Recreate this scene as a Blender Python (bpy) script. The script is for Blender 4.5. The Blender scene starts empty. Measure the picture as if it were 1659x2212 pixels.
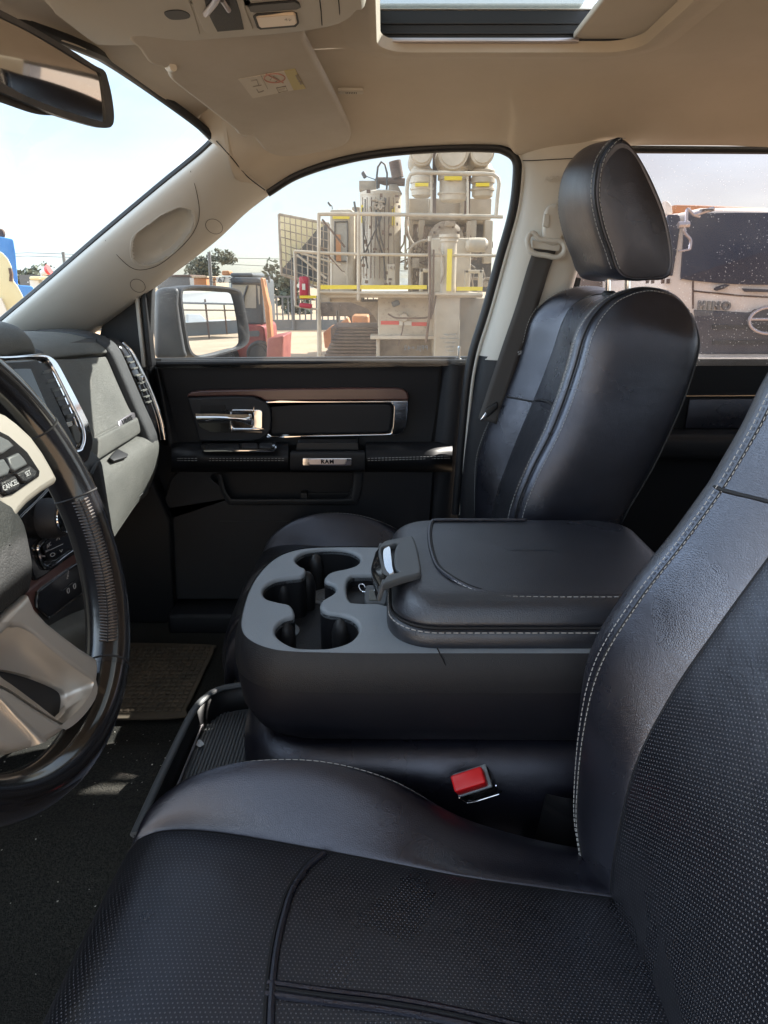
import bpy, bmesh, math, random
import numpy as np
from mathutils import Vector, Matrix
random.seed(7); rng = np.random.default_rng(7)
R = math.radians
SC = bpy.context.scene
# ---------------------------------------------------------------- camera, sky, sun, exposure
PITCH = R(17.9)
cam = bpy.data.objects.new('camera', bpy.data.cameras.new('camera')); SC.collection.objects.link(cam)
cam.location = (0, 0, 0); cam.rotation_euler = (R(90) - PITCH, 0, 0)
cam.data.sensor_fit = 'VERTICAL'; cam.data.sensor_height = 36.0; cam.data.lens = 36.0 * 1534 / 2212
cam.data.clip_start = 0.02; cam.data.clip_end = 3000
SC.camera = cam
SUN_EL, SUN_AZ = R(40), R(35)       # azimuth from +X (towards the tail of the truck) to +Y
SUN = Vector((math.cos(SUN_EL) * math.cos(SUN_AZ), math.cos(SUN_EL) * math.sin(SUN_AZ), math.sin(SUN_EL)))
w = bpy.data.worlds.new('World'); SC.world = w; w.use_nodes = True
nt = w.node_tree; nt.nodes.clear()
def wn(t, **k):
    n = nt.nodes.new(t)
    for a, b in k.items(): setattr(n, a, b)
    return n
out = wn('ShaderNodeOutputWorld'); bg = wn('ShaderNodeBackground'); bg.inputs[1].default_value = 0.15
sky = wn('ShaderNodeTexSky', sky_type='NISHITA', sun_disc=False)
sky.sun_elevation = SUN_EL; sky.sun_rotation = math.atan2(SUN.x, SUN.y); sky.dust_density = 1.0
tc = wn('ShaderNodeTexCoord'); mp = wn('ShaderNodeMapping'); mp.inputs['Scale'].default_value = (1.0, 1.0, 4.5)
nz = wn('ShaderNodeTexNoise'); nz.inputs['Scale'].default_value = 2.2; nz.inputs['Detail'].default_value = 5
rp = wn('ShaderNodeValToRGB'); rp.color_ramp.elements[0].position = 0.36; rp.color_ramp.elements[1].position = 0.62
rp.color_ramp.elements[0].color = (0.30, 0.30, 0.30, 1); rp.color_ramp.elements[1].color = (0.9, 0.9, 0.9, 1)
mx = wn('ShaderNodeMix', data_type='RGBA'); mx.inputs[7].default_value = (4.3, 4.7, 5.0, 1)
nt.links.new(tc.outputs['Generated'], mp.inputs[0]); nt.links.new(mp.outputs[0], nz.inputs['Vector'])
nt.links.new(nz.outputs['Fac'], rp.inputs[0]); nt.links.new(rp.outputs[0], mx.inputs[0])
nt.links.new(sky.outputs[0], mx.inputs[6])
# brightness added to the sky ahead of the truck, to light dash and seats
sx = wn('ShaderNodeSeparateXYZ'); nt.links.new(tc.outputs['Generated'], sx.inputs[0]); mr_ = wn('ShaderNodeMapRange')
mr_.inputs['From Min'].default_value = -.92; mr_.inputs['From Max'].default_value = -.42; mr_.inputs['To Min'].default_value = 2.6; mr_.inputs['To Max'].default_value = .61
nt.links.new(sx.outputs['X'], mr_.inputs['Value']); vm_ = wn('ShaderNodeVectorMath', operation='SCALE'); nt.links.new(mx.outputs[2], vm_.inputs[0]); nt.links.new(mr_.outputs[0], vm_.inputs['Scale'])
nt.links.new(vm_.outputs[0], bg.inputs[0]); nt.links.new(bg.outputs[0], out.inputs[0])
sl = bpy.data.lights.new('sun', 'SUN'); sl.energy = 5.0; sl.angle = R(0.5); sl.color = (1.0, 0.95, 0.86)
so = bpy.data.objects.new('sun', sl); SC.collection.objects.link(so)
so.rotation_euler = SUN.to_track_quat('Z', 'Y').to_euler(); so.location = SUN * 30
SC.view_settings.view_transform = 'Standard'; SC.view_settings.look = 'None'
SC.view_settings.exposure = 2.0; SC.view_settings.gamma = 1.0
cy = SC.cycles; cy.use_denoising = True; cy.max_bounces = 10; cy.diffuse_bounces = 5; cy.glossy_bounces = 4
cy.transparent_max_bounces = 16; cy.transmission_bounces = 6; cy.sample_clamp_indirect = 6.0; cy.caustics_reflective = False

# ---------------------------------------------------------------- helpers
CP, SP, F = math.cos(PITCH), math.sin(PITCH), 1534.0
def P(u, v, y=None, x=None, z=None):
    """a measured sight line of the photograph met with a real plane of the place"""
    a, b = (u - 830) / F, (v - 1106) / F
    d = np.array([a, CP - SP * b, -SP - CP * b])
    t = y / d[1] if y is not None else (x / d[0] if x is not None else z / d[2])
    return d * t
def PL(pts, y=None, x=None, z=None):
    return [P(q[0], q[1], y=(q[2] if len(q) > 2 else y), x=x, z=z) if (len(q) > 2 or y is not None) else P(q[0], q[1], x=x, z=z) for q in pts]
def cr(pts, n, closed=False):
    """Catmull-Rom through pts, n samples, even in parameter"""
    p = np.array(pts, float); m = len(p)
    if m == 2 and not closed: return p[0] + (p[1] - p[0]) * np.linspace(0, 1, n)[:, None]
    if closed:
        q = np.vstack([p[-1], p, p[0], p[1]]); segs = m; t = np.linspace(0, segs, n, endpoint=False)
    else:
        q = np.vstack([2 * p[0] - p[1], p, 2 * p[-1] - p[-2]]); segs = m - 1; t = np.linspace(0, segs, n)
    i = np.minimum(t.astype(int), segs - 1); f = (t - i)[:, None]
    a, b, c, d = q[i], q[i + 1], q[i + 2], q[i + 3]
    return 0.5 * (2 * b + (c - a) * f + (2 * a - 5 * b + 4 * c - d) * f ** 2 + (3 * b - a - 3 * c + d) * f ** 3)
def even(pts, n):
    p = np.array(pts, float); s = np.r_[0, np.cumsum(np.linalg.norm(np.diff(p, axis=0), axis=1))]
    t = np.linspace(0, s[-1], n)
    return np.stack([np.interp(t, s, p[:, k]) for k in range(p.shape[1])], 1)
class MB:
    def __init__(s): s.v = []; s.f = []; s.uv = []
    def add(s, V, Fs, UV=None):
        o = len(s.v); s.v += [tuple(map(float, q)) for q in V]
        for f in Fs: s.f.append([o + i for i in f])
        s.uv += [tuple(map(float, q)) for q in (UV if UV is not None else [(q[0], q[1]) for q in V])]
        return s
    def grid(s, G, cu=False, UV=None):
        n, m = G.shape[:2]; V = G.reshape(-1, 3); Fs = []
        for i in range(n - 1):
            for j in range(m if cu else m - 1):
                k = (j + 1) % m; Fs.append((i * m + j, i * m + k, (i + 1) * m + k, (i + 1) * m + j))
        if UV is None:
            a = np.r_[0, np.cumsum(np.linalg.norm(np.diff(G, axis=0), axis=2).mean(1))]
            b = np.r_[0, np.cumsum(np.linalg.norm(np.diff(G, axis=1), axis=2).mean(0))]; b = b - b.mean()
            UV = np.stack(np.meshgrid(a, b, indexing='ij'), 2).reshape(-1, 2)
        return s.add(V, Fs, UV)
    def loft(s, rows, nu=24, nv=24, closed=False, lin=False):
        """rows: list of point lists with equal counts; smooth both ways"""
        a = np.array([cr(r, nv, closed) for r in rows])
        if lin: G = a
        else: G = np.stack([cr(a[:, j], nu) for j in range(a.shape[1])], 1)
        return s.grid(G, closed)
    def box(s, lo, hi):
        x0, y0, z0 = lo; x1, y1, z1 = hi
        V = [(x0, y0, z0), (x1, y0, z0), (x1, y1, z0), (x0, y1, z0), (x0, y0, z1), (x1, y0, z1), (x1, y1, z1), (x0, y1, z1)]
        return s.add(V, [(0, 3, 2, 1), (4, 5, 6, 7), (0, 1, 5, 4), (1, 2, 6, 5), (2, 3, 7, 6), (3, 0, 4, 7)])
    def obox(s, c, ax, ay, az):
        c, ax, ay, az = map(np.array, (c, ax, ay, az))
        V = [c + i * ax + j * ay + k * az for k in (-1, 1) for (i, j) in ((-1, -1), (1, -1), (1, 1), (-1, 1))]
        return s.add(V, [(0, 3, 2, 1), (4, 5, 6, 7), (0, 1, 5, 4), (1, 2, 6, 5), (2, 3, 7, 6), (3, 0, 4, 7)])
    def tube(s, pts, r, n=10, closed=False, cap=True, flat=None):
        p = np.array(pts, float); m = len(p); rr = np.broadcast_to(r, (m,))
        if closed: tg = np.roll(p, -1, 0) - np.roll(p, 1, 0)
        else: tg = np.gradient(p, axis=0)
        tg /= np.linalg.norm(tg, axis=1)[:, None] + 1e-12
        up = np.array([0, 0, 1.]) if abs(tg[0][2]) < .9 else np.array([1., 0, 0])
        rows = []
        nrm = np.cross(tg[0], up); nrm /= np.linalg.norm(nrm)
        for i in range(m):
            nrm = nrm - tg[i] * nrm.dot(tg[i]); nrm /= np.linalg.norm(nrm) + 1e-12
            bn = np.cross(tg[i], nrm); a = np.linspace(0, 2 * math.pi, n, endpoint=False)
            rows.append(p[i] + rr[i] * (np.outer(np.cos(a), nrm) + np.outer(np.sin(a), bn) * (flat or 1)))
        if closed: rows.append(rows[0])
        G = np.array(rows); o = len(s.v); s.grid(G, True)
        if cap and not closed:
            s.f.append([o + k for k in range(n)][::-1]); s.f.append([o + (m - 1) * n + k for k in range(n)])
        return s
    def rod(s, a, b, r, n=10): return s.tube([a, b], r, n)
    def lathe(s, prof, c, axis=(0, 0, 1), n=32):
        """prof: list of (radius, height along axis)"""
        ax = Vector(axis).normalized(); q = ax.to_track_quat('Z', 'Y').to_matrix(); q = np.array(q)
        a = np.linspace(0, 2 * math.pi, n, endpoint=False)
        G = np.array([[np.array(c) + q @ np.array([r * math.cos(t), r * math.sin(t), h]) for t in a] for r, h in prof])
        return s.grid(G, True)
    def prism(s, pts, d):
        """closed outline pts (3-D, roughly planar) pushed along vector d, capped both ends"""
        p = np.array(pts, float); n = len(p); V = np.vstack([p, p + np.array(d)])
        Fs = [tuple(range(n))[::-1], tuple(range(n, 2 * n))] + [(i, (i + 1) % n, n + (i + 1) % n, n + i) for i in range(n)]
        return s.add(V, Fs)
    def stitch(s, pts, r=.0007, L=.0042, gap=.0024, w=4):
        p = np.array(pts, float); sl_ = np.r_[0, np.cumsum(np.linalg.norm(np.diff(p, axis=0), axis=1))]
        t = 0
        while t + L < sl_[-1]:
            a = np.array([np.interp(t, sl_, p[:, k]) for k in range(3)]); b = np.array([np.interp(t + L, sl_, p[:, k]) for k in range(3)])
            s.tube([a, b], r, w); t += L + gap
        return s
    def build(s, name, mat, parent=None, bevel=0, seg=3, sub=0, smooth=True, angle=40, solid=0, kind=None):
        me = bpy.data.meshes.new(name); base = Vector((0, 0, 0))
        q = parent
        while q is not None: base += q.location; q = q.parent
        me.from_pydata([tuple(Vector(v) - base) for v in s.v], [], s.f)
        uvl = me.uv_layers.new(name='UVMap'); li = np.zeros(len(me.loops), dtype=np.int32); me.loops.foreach_get('vertex_index', li)
        uvl.data.foreach_set('uv', np.array(s.uv, dtype=np.float32)[li].ravel())
        me.materials.append(mat)
        bm = bmesh.new(); bm.from_mesh(me); bmesh.ops.recalc_face_normals(bm, faces=bm.faces)
        if angle: 
            for e in bm.edges:
                if len(e.link_faces) == 2 and e.calc_face_angle(0) > R(angle): e.smooth = False
        for f in bm.faces: f.smooth = smooth
        bm.to_mesh(me); bm.free()
        o = bpy.data.objects.new(name, me); SC.collection.objects.link(o); o.parent = parent
        if solid: m = o.modifiers.new('s', 'SOLIDIFY'); m.thickness = solid; m.offset = 0
        if bevel:
            m = o.modifiers.new('b', 'BEVEL'); m.width = bevel; m.segments = seg; m.limit_method = 'ANGLE'; m.angle_limit = R(35)
            m.harden_normals = False
            for p_ in me.polygons: p_.use_smooth = True
            if angle:
                me.set_sharp_from_angle(angle=R(180))
        if sub: m = o.modifiers.new('u', 'SUBSURF'); m.levels = sub; m.render_levels = sub
        if kind: o['kind'] = kind
        return o
def tag(o, label, cat, group=None, kind=None):
    o['label'] = label
    if cat: o['category'] = cat
    if group: o['group'] = group
    if kind: o['kind'] = kind
    return o
def thing(name, label, cat, loc=(0, 0, 0), group=None):
    o = bpy.data.objects.new(name, None); o.empty_display_size = .1; SC.collection.objects.link(o); o.location = loc
    return tag(o, label, cat, group)
def sub(name, parent):
    o = bpy.data.objects.new(name, None); SC.collection.objects.link(o); o.parent = parent; return o
def plate(name, loops, origin, ax, ay, depth, bevel, mat, parent, res=3):
    """filled 2-D outline with holes: loops of 3-D points lying near the plane origin+ax,ay; real thickness and rounded rim"""
    ax, ay = Vector(ax).normalized(), Vector(ay).normalized(); az = ax.cross(ay)
    cu = bpy.data.curves.new('c', 'CURVE'); cu.dimensions = '2D'; cu.fill_mode = 'BOTH'; cu.extrude = max(depth / 2 - bevel, 0); cu.bevel_depth = bevel; cu.bevel_resolution = res
    cu.offset = -bevel
    o3 = Vector(origin)
    for lp in loops:
        sp = cu.splines.new('POLY'); sp.points.add(len(lp) - 1); sp.use_cyclic_u = True
        for i, q in enumerate(lp):
            d = Vector(q) - o3; sp.points[i].co = (d.dot(ax), d.dot(ay), 0, 1)
    ob = bpy.data.objects.new('c', cu); SC.collection.objects.link(ob)
    dg = bpy.context.evaluated_depsgraph_get(); me = bpy.data.meshes.new_from_object(ob.evaluated_get(dg))
    bpy.data.objects.remove(ob); bpy.data.curves.remove(cu)
    M = Matrix((ax, ay, az)).transposed().to_4x4(); M.translation = o3
    me.transform(M); base = Vector((0, 0, 0)); q = parent
    while q is not None: base += q.location; q = q.parent
    me.transform(Matrix.Translation(-base)); me.name = name
    for p_ in me.polygons: p_.use_smooth = True
    me.set_sharp_from_angle(angle=R(40))
    me.materials.clear(); me.materials.append(mat)
    o = bpy.data.objects.new(name, me); SC.collection.objects.link(o); o.parent = parent
    return o
def text(name, s, size, c, ax, ay, mat, parent, depth=.0006, spacing=1.0, mirror=False, bold=0, shear=0):
    cu = bpy.data.curves.new('t', 'FONT'); cu.body = s; cu.size = size; cu.align_x = 'CENTER'; cu.align_y = 'CENTER'
    cu.extrude = depth; cu.space_character = spacing; cu.offset = bold; cu.shear = shear; cu.resolution_u = 3
    ob = bpy.data.objects.new('t', cu); SC.collection.objects.link(ob)
    dg = bpy.context.evaluated_depsgraph_get(); me = bpy.data.meshes.new_from_object(ob.evaluated_get(dg))
    bpy.data.objects.remove(ob); bpy.data.curves.remove(cu)
    ax, ay = Vector(ax).normalized(), Vector(ay).normalized()
    if mirror: ax = -ax
    az = ax.cross(ay); M = Matrix((ax, ay, az)).transposed().to_4x4(); M.translation = Vector(c)
    base = Vector((0, 0, 0)); q = parent
    while q is not None: base += q.location; q = q.parent
    me.transform(M); me.transform(Matrix.Translation(-base)); me.materials.clear(); me.materials.append(mat); me.name = name
    o = bpy.data.objects.new(name, me); SC.collection.objects.link(o); o.parent = parent
    return o

# ---------------------------------------------------------------- materials
def mat(name, col, rough=.5, metal=0, bump=None, vary=None, spec=.5, coat=0, sheen=0, perf=None, coatr=.1, tint=None, wear=0):
    """bump: list of (kind, scale, strength, distance); vary: (scale, amount, second colour)"""
    m = bpy.data.materials.new(name); m.use_nodes = True; t = m.node_tree; b = t.nodes['Principled BSDF']; N, L = t.nodes.new, t.links.new
    b.inputs['Base Color'].default_value = (*col, 1); b.inputs['Roughness'].default_value = rough; b.inputs['Metallic'].default_value = metal
    b.inputs['Specular IOR Level'].default_value = spec; b.inputs['Coat Weight'].default_value = coat; b.inputs['Coat Roughness'].default_value = coatr
    b.inputs['Sheen Weight'].default_value = sheen
    if tint: b.inputs['Specular Tint'].default_value = (*tint, 1)
    tc = N('ShaderNodeTexCoord'); colsock = None
    if vary:
        n = N('ShaderNodeTexNoise'); n.inputs['Scale'].default_value = vary[0]; n.inputs['Detail'].default_value = 6; n.inputs['Roughness'].default_value = .65
        L(tc.outputs['Object'], n.inputs['Vector'])
        r = N('ShaderNodeValToRGB'); r.color_ramp.elements[0].position = .5 - .5 * (1 - vary[1]) ; r.color_ramp.elements[1].position = .62
        r.color_ramp.elements[0].color = (*col, 1); r.color_ramp.elements[1].color = (*vary[2], 1)
        r.color_ramp.elements[0].position = .38
        L(n.outputs['Fac'], r.inputs[0]); colsock = r.outputs[0]
        L(colsock, b.inputs['Base Color'])
    if wear:
        n = N('ShaderNodeTexNoise'); n.inputs['Scale'].default_value = 5; n.inputs['Detail'].default_value = 5; L(tc.outputs['Object'], n.inputs['Vector'])
        r = N('ShaderNodeMapRange'); r.inputs['From Min'].default_value = .35; r.inputs['From Max'].default_value = .65; r.inputs['To Min'].default_value = rough - wear; r.inputs['To Max'].default_value = rough + wear
        L(n.outputs['Fac'], r.inputs['Value']); L(r.outputs[0], b.inputs['Roughness'])
    prev = None
    for k in (bump or []):
        kind, sc, st, di = k[:4]
        if kind == 'noise':
            n = N('ShaderNodeTexNoise'); n.inputs['Scale'].default_value = sc; n.inputs['Detail'].default_value = 4; o_ = n.outputs['Fac']
        elif kind == 'vor':
            n = N('ShaderNodeTexVoronoi'); n.inputs['Scale'].default_value = sc; n.feature = 'DISTANCE_TO_EDGE'
            mr = N('ShaderNodeMapRange'); mr.inputs['From Max'].default_value = .22; L(n.outputs['Distance'], mr.inputs['Value']); o_ = mr.outputs[0]
        elif kind == 'wave':
            n = N('ShaderNodeTexWave'); n.inputs['Scale'].default_value = sc; n.inputs['Distortion'].default_value = 0; n.bands_direction = k[4]; o_ = n.outputs['Fac']
        L(tc.outputs['Object'], n.inputs['Vector'])
        bp = N('ShaderNodeBump'); bp.inputs['Strength'].default_value = st; bp.inputs['Distance'].default_value = di
        L(o_, bp.inputs['Height'])
        if prev: L(prev.outputs[0], bp.inputs['Normal'])
        prev = bp
    if perf:   # (spacing, hole radius, colour of hole)
        sp_, rad, hc = perf; dists = []
        for off in (0, .5):
            v = N('ShaderNodeVectorMath'); v.operation = 'SCALE'; v.inputs['Scale'].default_value = 1 / sp_; L(tc.outputs['UV'], v.inputs[0])
            a = N('ShaderNodeVectorMath'); a.operation = 'MULTIPLY_ADD'; a.inputs[1].default_value = (1, .58, 0); a.inputs[2].default_value = (off, off, 0); L(v.outputs[0], a.inputs[0])
            f = N('ShaderNodeVectorMath'); f.operation = 'FRACTION'; L(a.outputs[0], f.inputs[0])
            g = N('ShaderNodeVectorMath'); g.operation = 'MULTIPLY_ADD'; g.inputs[1].default_value = (1, 1 / .58, 0); g.inputs[2].default_value = (-.5, -.5 / .58, 0); L(f.outputs[0], g.inputs[0])
            l = N('ShaderNodeVectorMath'); l.operation = 'LENGTH'; L(g.outputs[0], l.inputs[0]); dists.append(l.outputs['Value'])
        mn = N('ShaderNodeMath'); mn.operation = 'MINIMUM'; L(dists[0], mn.inputs[0]); L(dists[1], mn.inputs[1])
        mr = N('ShaderNodeMapRange'); mr.inputs['From Min'].default_value = rad; mr.inputs['From Max'].default_value = rad * 1.5; L(mn.outputs[0], mr.inputs['Value'])
        mxn = N('ShaderNodeMix'); mxn.data_type = 'RGBA'; L(mr.outputs[0], mxn.inputs[0]); mxn.inputs[6].default_value = (*hc, 1)
        if colsock: L(colsock, mxn.inputs[7])
        else: mxn.inputs[7].default_value = (*col, 1)
        L(mxn.outputs[2], b.inputs['Base Color'])
        bp = N('ShaderNodeBump'); bp.inputs['Strength'].default_value = .6; bp.inputs['Distance'].default_value = .0008; L(mr.outputs[0], bp.inputs['Height'])
        if prev: L(prev.outputs[0], bp.inputs['Normal'])
        prev = bp
    if prev: L(prev.outputs[0], b.inputs['Normal'])
    return m
def glassmat(name, tint, spots=None, refl=.08, haze=0.0):
    m = bpy.data.materials.new(name); m.use_nodes = True; t = m.node_tree; t.nodes.clear(); N, L = t.nodes.new, t.links.new
    o = N('ShaderNodeOutputMaterial'); tr = N('ShaderNodeBsdfTransparent'); tr.inputs[0].default_value = (*tint, 1)
    gl = N('ShaderNodeBsdfGlossy'); gl.inputs['Roughness'].default_value = .02; lw = N('ShaderNodeLayerWeight'); lw.inputs['Blend'].default_value = .5; pw = N('ShaderNodeMath'); pw.operation = 'POWER'; pw.inputs[1].default_value = 5; L(lw.outputs['Facing'], pw.inputs[0]); fr = N('ShaderNodeMapRange'); fr.inputs['To Min'].default_value = .025; fr.inputs['To Max'].default_value = .6; L(pw.outputs[0], fr.inputs['Value'])
    mx = N('ShaderNodeMixShader'); L(fr.outputs[0], mx.inputs[0]); L(tr.outputs[0], mx.inputs[1]); L(gl.outputs[0], mx.inputs[2]); last = mx
    tc = N('ShaderNodeTexCoord')
    df = N('ShaderNodeBsdfTranslucent'); df.inputs[0].default_value = (.8, .8, .8, 1)
    d2 = N('ShaderNodeBsdfDiffuse'); d2.inputs[0].default_value = (.75, .75, .75, 1); ad = N('ShaderNodeMixShader'); ad.inputs[0].default_value = .5
    L(df.outputs[0], ad.inputs[1]); L(d2.outputs[0], ad.inputs[2])
    if haze:
        nh = N('ShaderNodeTexNoise'); nh.inputs['Scale'].default_value = 3.0; nh.inputs['Detail'].default_value = 6; L(tc.outputs['Object'], nh.inputs['Vector'])
        mh = N('ShaderNodeMapRange'); mh.inputs['From Min'].default_value = .35; mh.inputs['From Max'].default_value = .8; mh.inputs['To Max'].default_value = haze
        L(nh.outputs['Fac'], mh.inputs['Value'])
        m2 = N('ShaderNodeMixShader'); L(mh.outputs[0], m2.inputs[0]); L(last.outputs[0], m2.inputs[1]); L(ad.outputs[0], m2.inputs[2]); last = m2
    if spots:   # (scale, threshold, clump scale, clump threshold)
        v = N('ShaderNodeTexVoronoi'); v.inputs['Scale'].default_value = spots[0]; L(tc.outputs['Object'], v.inputs['Vector'])
        lt = N('ShaderNodeMath'); lt.operation = 'LESS_THAN'; lt.inputs[1].default_value = spots[1]; L(v.outputs['Distance'], lt.inputs[0])
        n = N('ShaderNodeTexNoise'); n.inputs['Scale'].default_value = spots[2]; n.inputs['Detail'].default_value = 3; L(tc.outputs['Object'], n.inputs['Vector'])
        gt = N('ShaderNodeMath'); gt.operation = 'GREATER_THAN'; gt.inputs[1].default_value = spots[3]; L(n.outputs['Fac'], gt.inputs[0])
        # each droplet keeps or not at random
        sep = N('ShaderNodeSeparateColor'); L(v.outputs['Color'], sep.inputs[0]); g2 = N('ShaderNodeMath'); g2.operation = 'GREATER_THAN'; g2.inputs[1].default_value = .45; L(sep.outputs[0], g2.inputs[0])
        mu = N('ShaderNodeMath'); mu.operation = 'MULTIPLY'; L(lt.outputs[0], mu.inputs[0]); L(gt.outputs[0], mu.inputs[1])
        mu2 = N('ShaderNodeMath'); mu2.operation = 'MULTIPLY'; L(mu.outputs[0], mu2.inputs[0]); L(g2.outputs[0], mu2.inputs[1])
        m3 = N('ShaderNodeMath'); m3.operation = 'MULTIPLY'; m3.inputs[1].default_value = .5; L(mu2.outputs[0], m3.inputs[0])
        m2 = N('ShaderNodeMixShader'); L(m3.outputs[0], m2.inputs[0]); L(last.outputs[0], m2.inputs[1]); L(ad.outputs[0], m2.inputs[2]); last = m2
    L(last.outputs[0], o.inputs[0]); return m
LB = [('vor', 430, .2, .0005), ('noise', 90, .12, .0015), ('noise', 9, .35, .006)]
M = {}
M['leather'] = mat('leather', (.007, .0075, .011), .34, bump=LB, vary=(14, .5, (.012, .0125, .018)), spec=1.0, tint=(.84, .86, 1.0), wear=.09)
M['leather_smooth'] = mat('leather_smooth', (.007, .007, .012), .32, bump=[('vor', 420, .25, .0005), ('noise', 25, .2, .003), ('noise', 7, .4, .005)], spec=1.0, tint=(.84, .86, 1.0), wear=.09)
M['lid'] = mat('lid_vinyl', (.018, .0195, .026), .32, bump=[('vor', 400, .3, .0006), ('noise', 12, .25, .003)], spec=1.0, tint=(.88, .92, 1.0), wear=.06)
M['latch'] = mat('satin_grey_plastic', (.085, .092, .10), .5, bump=[('vor', 500, .15, .0004)])
M['lip'] = mat('lip_plastic', (.028, .029, .032), .5, bump=[('vor', 420, .3, .0005)])
M['carcass'] = mat('smooth_dark_plastic', (.007, .007, .011), .55, bump=[('noise', 500, .3, .0006)], spec=.3, wear=.06)
M['perf'] = mat('perforated_leather', (.007, .0075, .010), .36, bump=[('vor', 420, .2, .0005), ('noise', 18, .3, .006), ('noise', 7, .5, .006)], perf=(.0046, .13, (.10, .10, .11)), spec=.9, tint=(.84, .86, 1.0), wear=.09)
M['stitch'] = mat('stitching', (.34, .335, .33), .8)
M['seam'] = mat('seam', (.006, .006, .008), .7)
M['plastic'] = mat('dark_plastic', (.013, .0135, .017), .45, bump=[('vor', 420, .4, .0006)], spec=.4)
M['plastic_grey'] = mat('grey_plastic', (.25, .275, .305), .38, bump=[('vor', 420, .35, .0006)])
M['soft'] = mat('soft_plastic', (.010, .0105, .013), .5, bump=[('noise', 500, .3, .0006)], spec=.3)
M['gloss'] = mat('gloss_black', (.008, .008, .009), .12, coat=.5)
M['rimleather'] = mat('rim_leather', (.010, .010, .012), .2, bump=[('noise', 60, .12, .003)], coat=.35, coatr=.12)
M['chrome'] = mat('chrome', (.78, .78, .80), .07, 1)
M['satin'] = mat('satin_silver', (.56, .52, .47), .38, .65, bump=[('noise', 900, .1, .0003)])
M['badge'] = mat('badge_metal', (.55, .52, .55), .3, .9)
M['wood'] = mat('wood_trim', (.075, .030, .026), .3, vary=(3, .5, (.12, .055, .045)), coat=.3)
M['headliner'] = mat('headliner_cloth', (.60, .54, .465), .95, bump=[('noise', 700, .35, .0008)], vary=(2.2, .5, (.54, .485, .41)), sheen=.2)
M['trim'] = mat('beige_trim', (.58, .555, .505), .6, bump=[('noise', 600, .25, .0005)])
M['visor'] = mat('visor_vinyl', (.53, .495, .45), .8, bump=[('noise', 600, .25, .0006)], vary=(5, .5, (.48, .44, .39)))
M['rubber'] = mat('rubber_seal', (.012, .012, .014), .5)
M['carpet'] = mat('carpet', (.010, .0105, .0095), 1, bump=[('noise', 420, 1, .006)], vary=(260, .5, (.045, .043, .036)))
M['mat'] = mat('rubber_mat', (.09, .075, .055), .75, vary=(9, .5, (.15, .115, .08)))
M['dash'] = mat('dash_plastic', (.135, .137, .126), .55, bump=[('vor', 420, .8, .0009), ('noise', 10, .2, .004)], vary=(7, .5, (.175, .176, .16)))
M['dashdark'] = mat('dash_dark', (.045, .047, .05), .6, bump=[('vor', 420, .5, .0009)])
M['screen'] = mat('screen_glass', (.004, .004, .005), .08)
M['red'] = mat('red_button', (.55, .008, .012), .35)
M['white'] = mat('white_paint', (.72, .72, .70), .5)
M['print'] = mat('print_white', (.42, .43, .45), .6)
M['sticker'] = mat('sticker', (.60, .56, .50), .6)
M['stickeryellow'] = mat('sticker_yellow', (.50, .43, .20), .6)
M['ink'] = mat('ink', (.33, .30, .27), .7)
M['inkred'] = mat('ink_red', (.50, .27, .23), .7)
M['belt'] = mat('belt_webbing', (.055, .05, .048), .7, bump=[('noise', 900, .4, .0006)])
M['lens'] = mat('lamp_lens', (.75, .62, .50), .3)
M['lacing'] = mat('lacing_thread', (.045, .036, .034), .35, spec=.8)
M['airbag'] = mat('airbag_leather', (.018, .019, .020), .62, spec=.35, bump=[('vor', 330, .22, .0008), ('noise', 120, .3, .002)])
M['glass'] = glassmat('door_glass', (.74, .76, .77), spots=(230, .10, 9, .60), haze=.05)
M['windscreen'] = glassmat('windscreen_glass', (.70, .75, .78), spots=(60, .10, 6, .63), haze=.02)
M['tint'] = glassmat('tinted_glass', (.66, .625, .63), spots=(150, .13, 4.0, .47), haze=.05)
M['roofglass'] = glassmat('roof_glass', (.70, .72, .70), haze=.08)
M['mirror'] = mat('mirror_glass', (.85, .87, .88), .01, 1)
M['mirror_dim'] = mat('dimming_mirror', (.62, .62, .60), .03, 1)
M['housing'] = mat('mirror_housing', (.045, .05, .058), .45, vary=(30, .5, (.07, .07, .075)))
M['paper'] = mat('paper', (.75, .78, .82), .6)
# outside
M['rig'] = mat('rig_paint', (.42, .355, .27), .55, vary=(2.6, .5, (.56, .485, .385)), bump=[('noise', 20, .2, .01)])
M['rig2'] = mat('rig_paint_dusty', (.24, .19, .145), .7, vary=(5, .5, (.42, .35, .27)), bump=[('noise', 14, .4, .02)])
M['rust'] = mat('rusty_steel', (.09, .055, .045), .8, vary=(6, .5, (.16, .10, .07)))
M['hose'] = mat('black_hose', (.03, .03, .03), .5)
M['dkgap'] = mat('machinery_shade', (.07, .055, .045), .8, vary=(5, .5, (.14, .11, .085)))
M['yellow'] = mat('yellow_tape', (.80, .62, .03), .5)
M['tapered'] = mat('red_tape', (.70, .06, .05), .5)
M['tapewhite'] = mat('white_tape', (.7, .68, .62), .5)
M['extred'] = mat('extinguisher_red', (.42, .01, .04), .45)
M['redpaint'] = mat('loader_red', (.20, .020, .022), .5, vary=(4, .5, (.28, .06, .05)))
M['orange'] = mat('orange_paint', (.48, .19, .06), .55, vary=(3, .5, (.40, .18, .08)))
M['cabgrey'] = mat('cab_grey', (.07, .08, .09), .5)
M['cabglass'] = mat('cab_glass', (.32, .30, .26), .15)
M['darkglass'] = mat('dark_glass', (.022, .032, .065), .25, spec=.35)
M['tyre'] = mat('tyre', (.03, .03, .032), .8)
M['ground'] = mat('dirt', (.33, .225, .14), .95, vary=(.35, .5, (.42, .30, .195)), bump=[('noise', 6, .5, .05)])
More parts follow.
